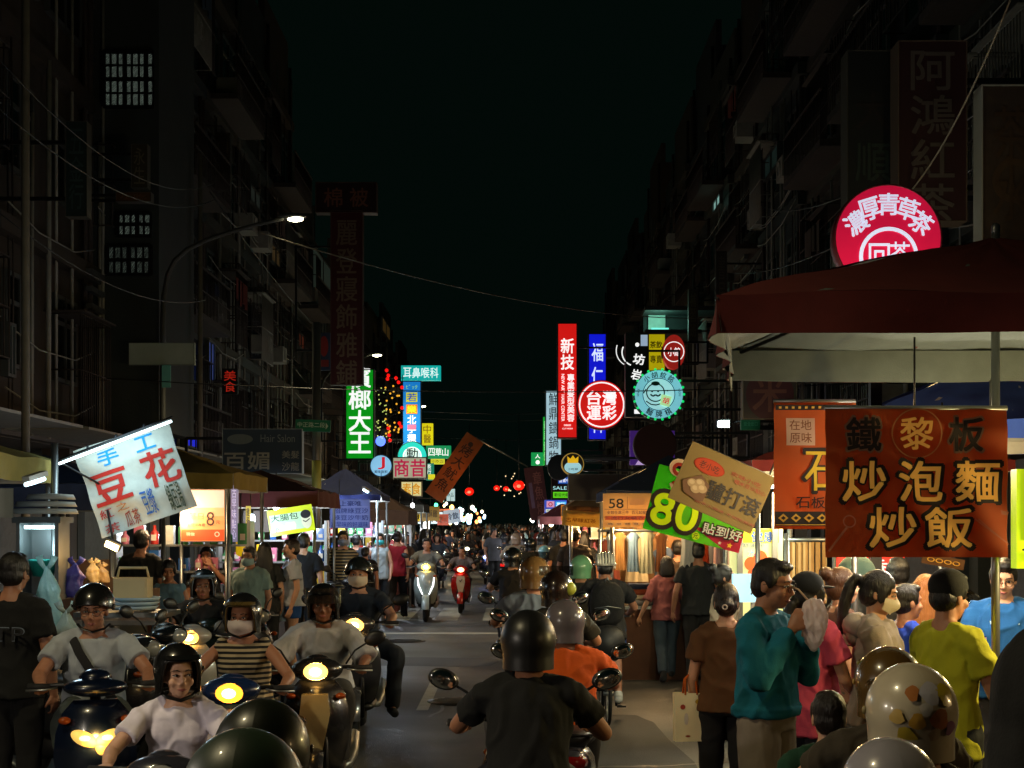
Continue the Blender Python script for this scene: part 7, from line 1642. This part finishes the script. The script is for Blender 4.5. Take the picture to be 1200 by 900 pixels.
# ---- the crowd far down the street: a few figures copied many times
def proto_far(fem, kind, hairst, legs):
    J = pose(kind, fem, build=1.04); parts = []
    b = body_mesh(J, .021, False); b.materials.append(skin(SK2)); parts.append(('body', b))
    m = shirt_mesh(J, .019, 'short', .10, .02, 0); m.materials.append(cloth('#303030')); parts.append(('shirt', m))
    m = trouser_mesh(J, .020, legs, amp=0); m.materials.append(cloth('#202020')); parts.append(('trousers', m))
    m = hair_mesh(J, hairst, .015); m.materials.append(hairm()); parts.append(('hair', m))
    return parts
FAR = [proto_far(False, 'walk', 'short', 'long'), proto_far(True, 'walk', 'bob', 'long'), proto_far(False, 'stand', 'short', 'shorts'), proto_far(True, 'stand', 'bun', 'long'), proto_far(True, 'walk', 'long', 'skirt'), proto_far(False, 'stand', 'short', 'long')]
TOPS = (('black', '#101114'), ('dark blue', '#1c2438'), ('grey', '#4c4c50'), ('white', '#a8a8a4'), ('maroon', '#5c1c20'), ('olive', '#3c3c28'), ('pale blue', '#6c8ca0'), ('brown', '#4c3828'), ('dusky pink', '#8c5458'))
FARSC = ((466, 38, 1), (512, 40, 1), (548, 47, 1), (486, 45, 1), (530, 55, 1), (556, 58, 1), (505, 60, 1), (540, 70, 1), (566, 75, 1), (590, 40, -1), (640, 44, -1), (617, 52, -1), (600, 63, -1), (588, 52, -1), (628, 66, -1))
rnd = random.Random(77); spots = []
tries = 0
while len(spots) < 225 and tries < 30000:
    tries += 1; Y = 29 + 66 * rnd.random() ** 1.1; x = rnd.uniform(-2.9, 2.5) if Y > 36 else rnd.choice((rnd.uniform(-3.2, -1.9), rnd.uniform(1.0, 2.4)))
    if all((x - a) ** 2 + ((Y - b) * .7) ** 2 > .22 for a, b in spots) and all(abs(x - (px - 600) / F * Y) > .55 or abs(Y - yy_) > 1.3 for px, yy_ in ((569, 44), (522, 50), (605, 34), (500, 28), (541, 30))) and all(abs(600 + x / Y * F - px) > 5 or Y > yq + 1.5 for px, yq, _ in FARSC + ((569, 44, 1), (522, 50, 1))): spots.append((x, Y))
for q, (x, Y) in enumerate(sorted(spots, key=lambda t: t[1])):
    fi = rnd.randrange(6); ti = rnd.randrange(9) if rnd.random() < .6 else rnd.choice((0, 1, 2)); s = rnd.uniform(.90, 1.03)
    o = thing('person', f'person in a {TOPS[ti][0]} top in the packed crowd beyond the crossing', 'person', (x, Y, 0), R(rnd.choice((0, 180)) + rnd.uniform(-35, 35)), 'crowd far down the street', s)
    for nm, me in FAR[fi]:
        c = link(nm, me, o)

        if nm == 'shirt': c.material_slots[0].link = 'OBJECT'; c.material_slots[0].material = cloth(TOPS[ti][1])
# oncoming and departing scooters in the packed traffic beyond the crossing, copied from two pairs
Jf = pose('ride')
def far_rider(col):
    o = thing('person', 'far rider in dark clothes on a scooter in the packed traffic beyond the crossing', 'person', (0, 0, 0), 0, 'far riders in the packed traffic')
    b = link('body', body_mesh(Jf, .021, False), o); b.data.materials.append(skin(SK2)); t_ = link('shirt', shirt_mesh(Jf, .019, 'short', 0, .02, 0), o); t_.data.materials.append(cloth(col))
    l_ = link('trousers', trouser_mesh(Jf, .02, amp=0), o); l_.data.materials.append(cloth('#1c1c20')); helmet(o, Jf, '#24262a'); return o
fr_ = far_rider('#34363c')
fs = {1: scooter('far oncoming scooter with a lit headlight in the packed traffic beyond the crossing', (0, 0, 0), 0, '#28282c', light=(255, 236, 200), e=0, group='far scooters in the packed traffic', mirrors=False),
      -1: scooter('far scooter with a red tail light riding away in the packed traffic beyond the crossing', (0, 0, 0), 0, '#2c2c30', tail=1.6, group='far scooters in the packed traffic', mirrors=False)}
used = set()
for q, (px, Y, d) in enumerate(FARSC):
    loc = ((px - 600) / F * Y, Y, 0); yw = 0 if d > 0 else math.pi
    if d in used: copy_tree(fs[d], None, yw, loc)
    else: fs[d].location = loc; fs[d].rotation_euler.z = yw; used.add(d)
    if q: r_ = copy_tree(fr_, None, yw, loc)
    else: fr_.location = loc; fr_.rotation_euler.z = yw
bpy.data.scenes.remove(_tmp)

# unseen scooters added behind the camera so their headlamps light what lies ahead
scooter('added scooter following behind the camera with its headlamp on, out of view', (.9, -2.6, 0), 180, '#2c2c30', light=(255, 226, 190), e=70, group=None)
scooter('second added scooter following behind the camera, out of view', (-.5, -4.4, 0), 180, '#5c2020', light=(255, 214, 160), e=60, group=None)
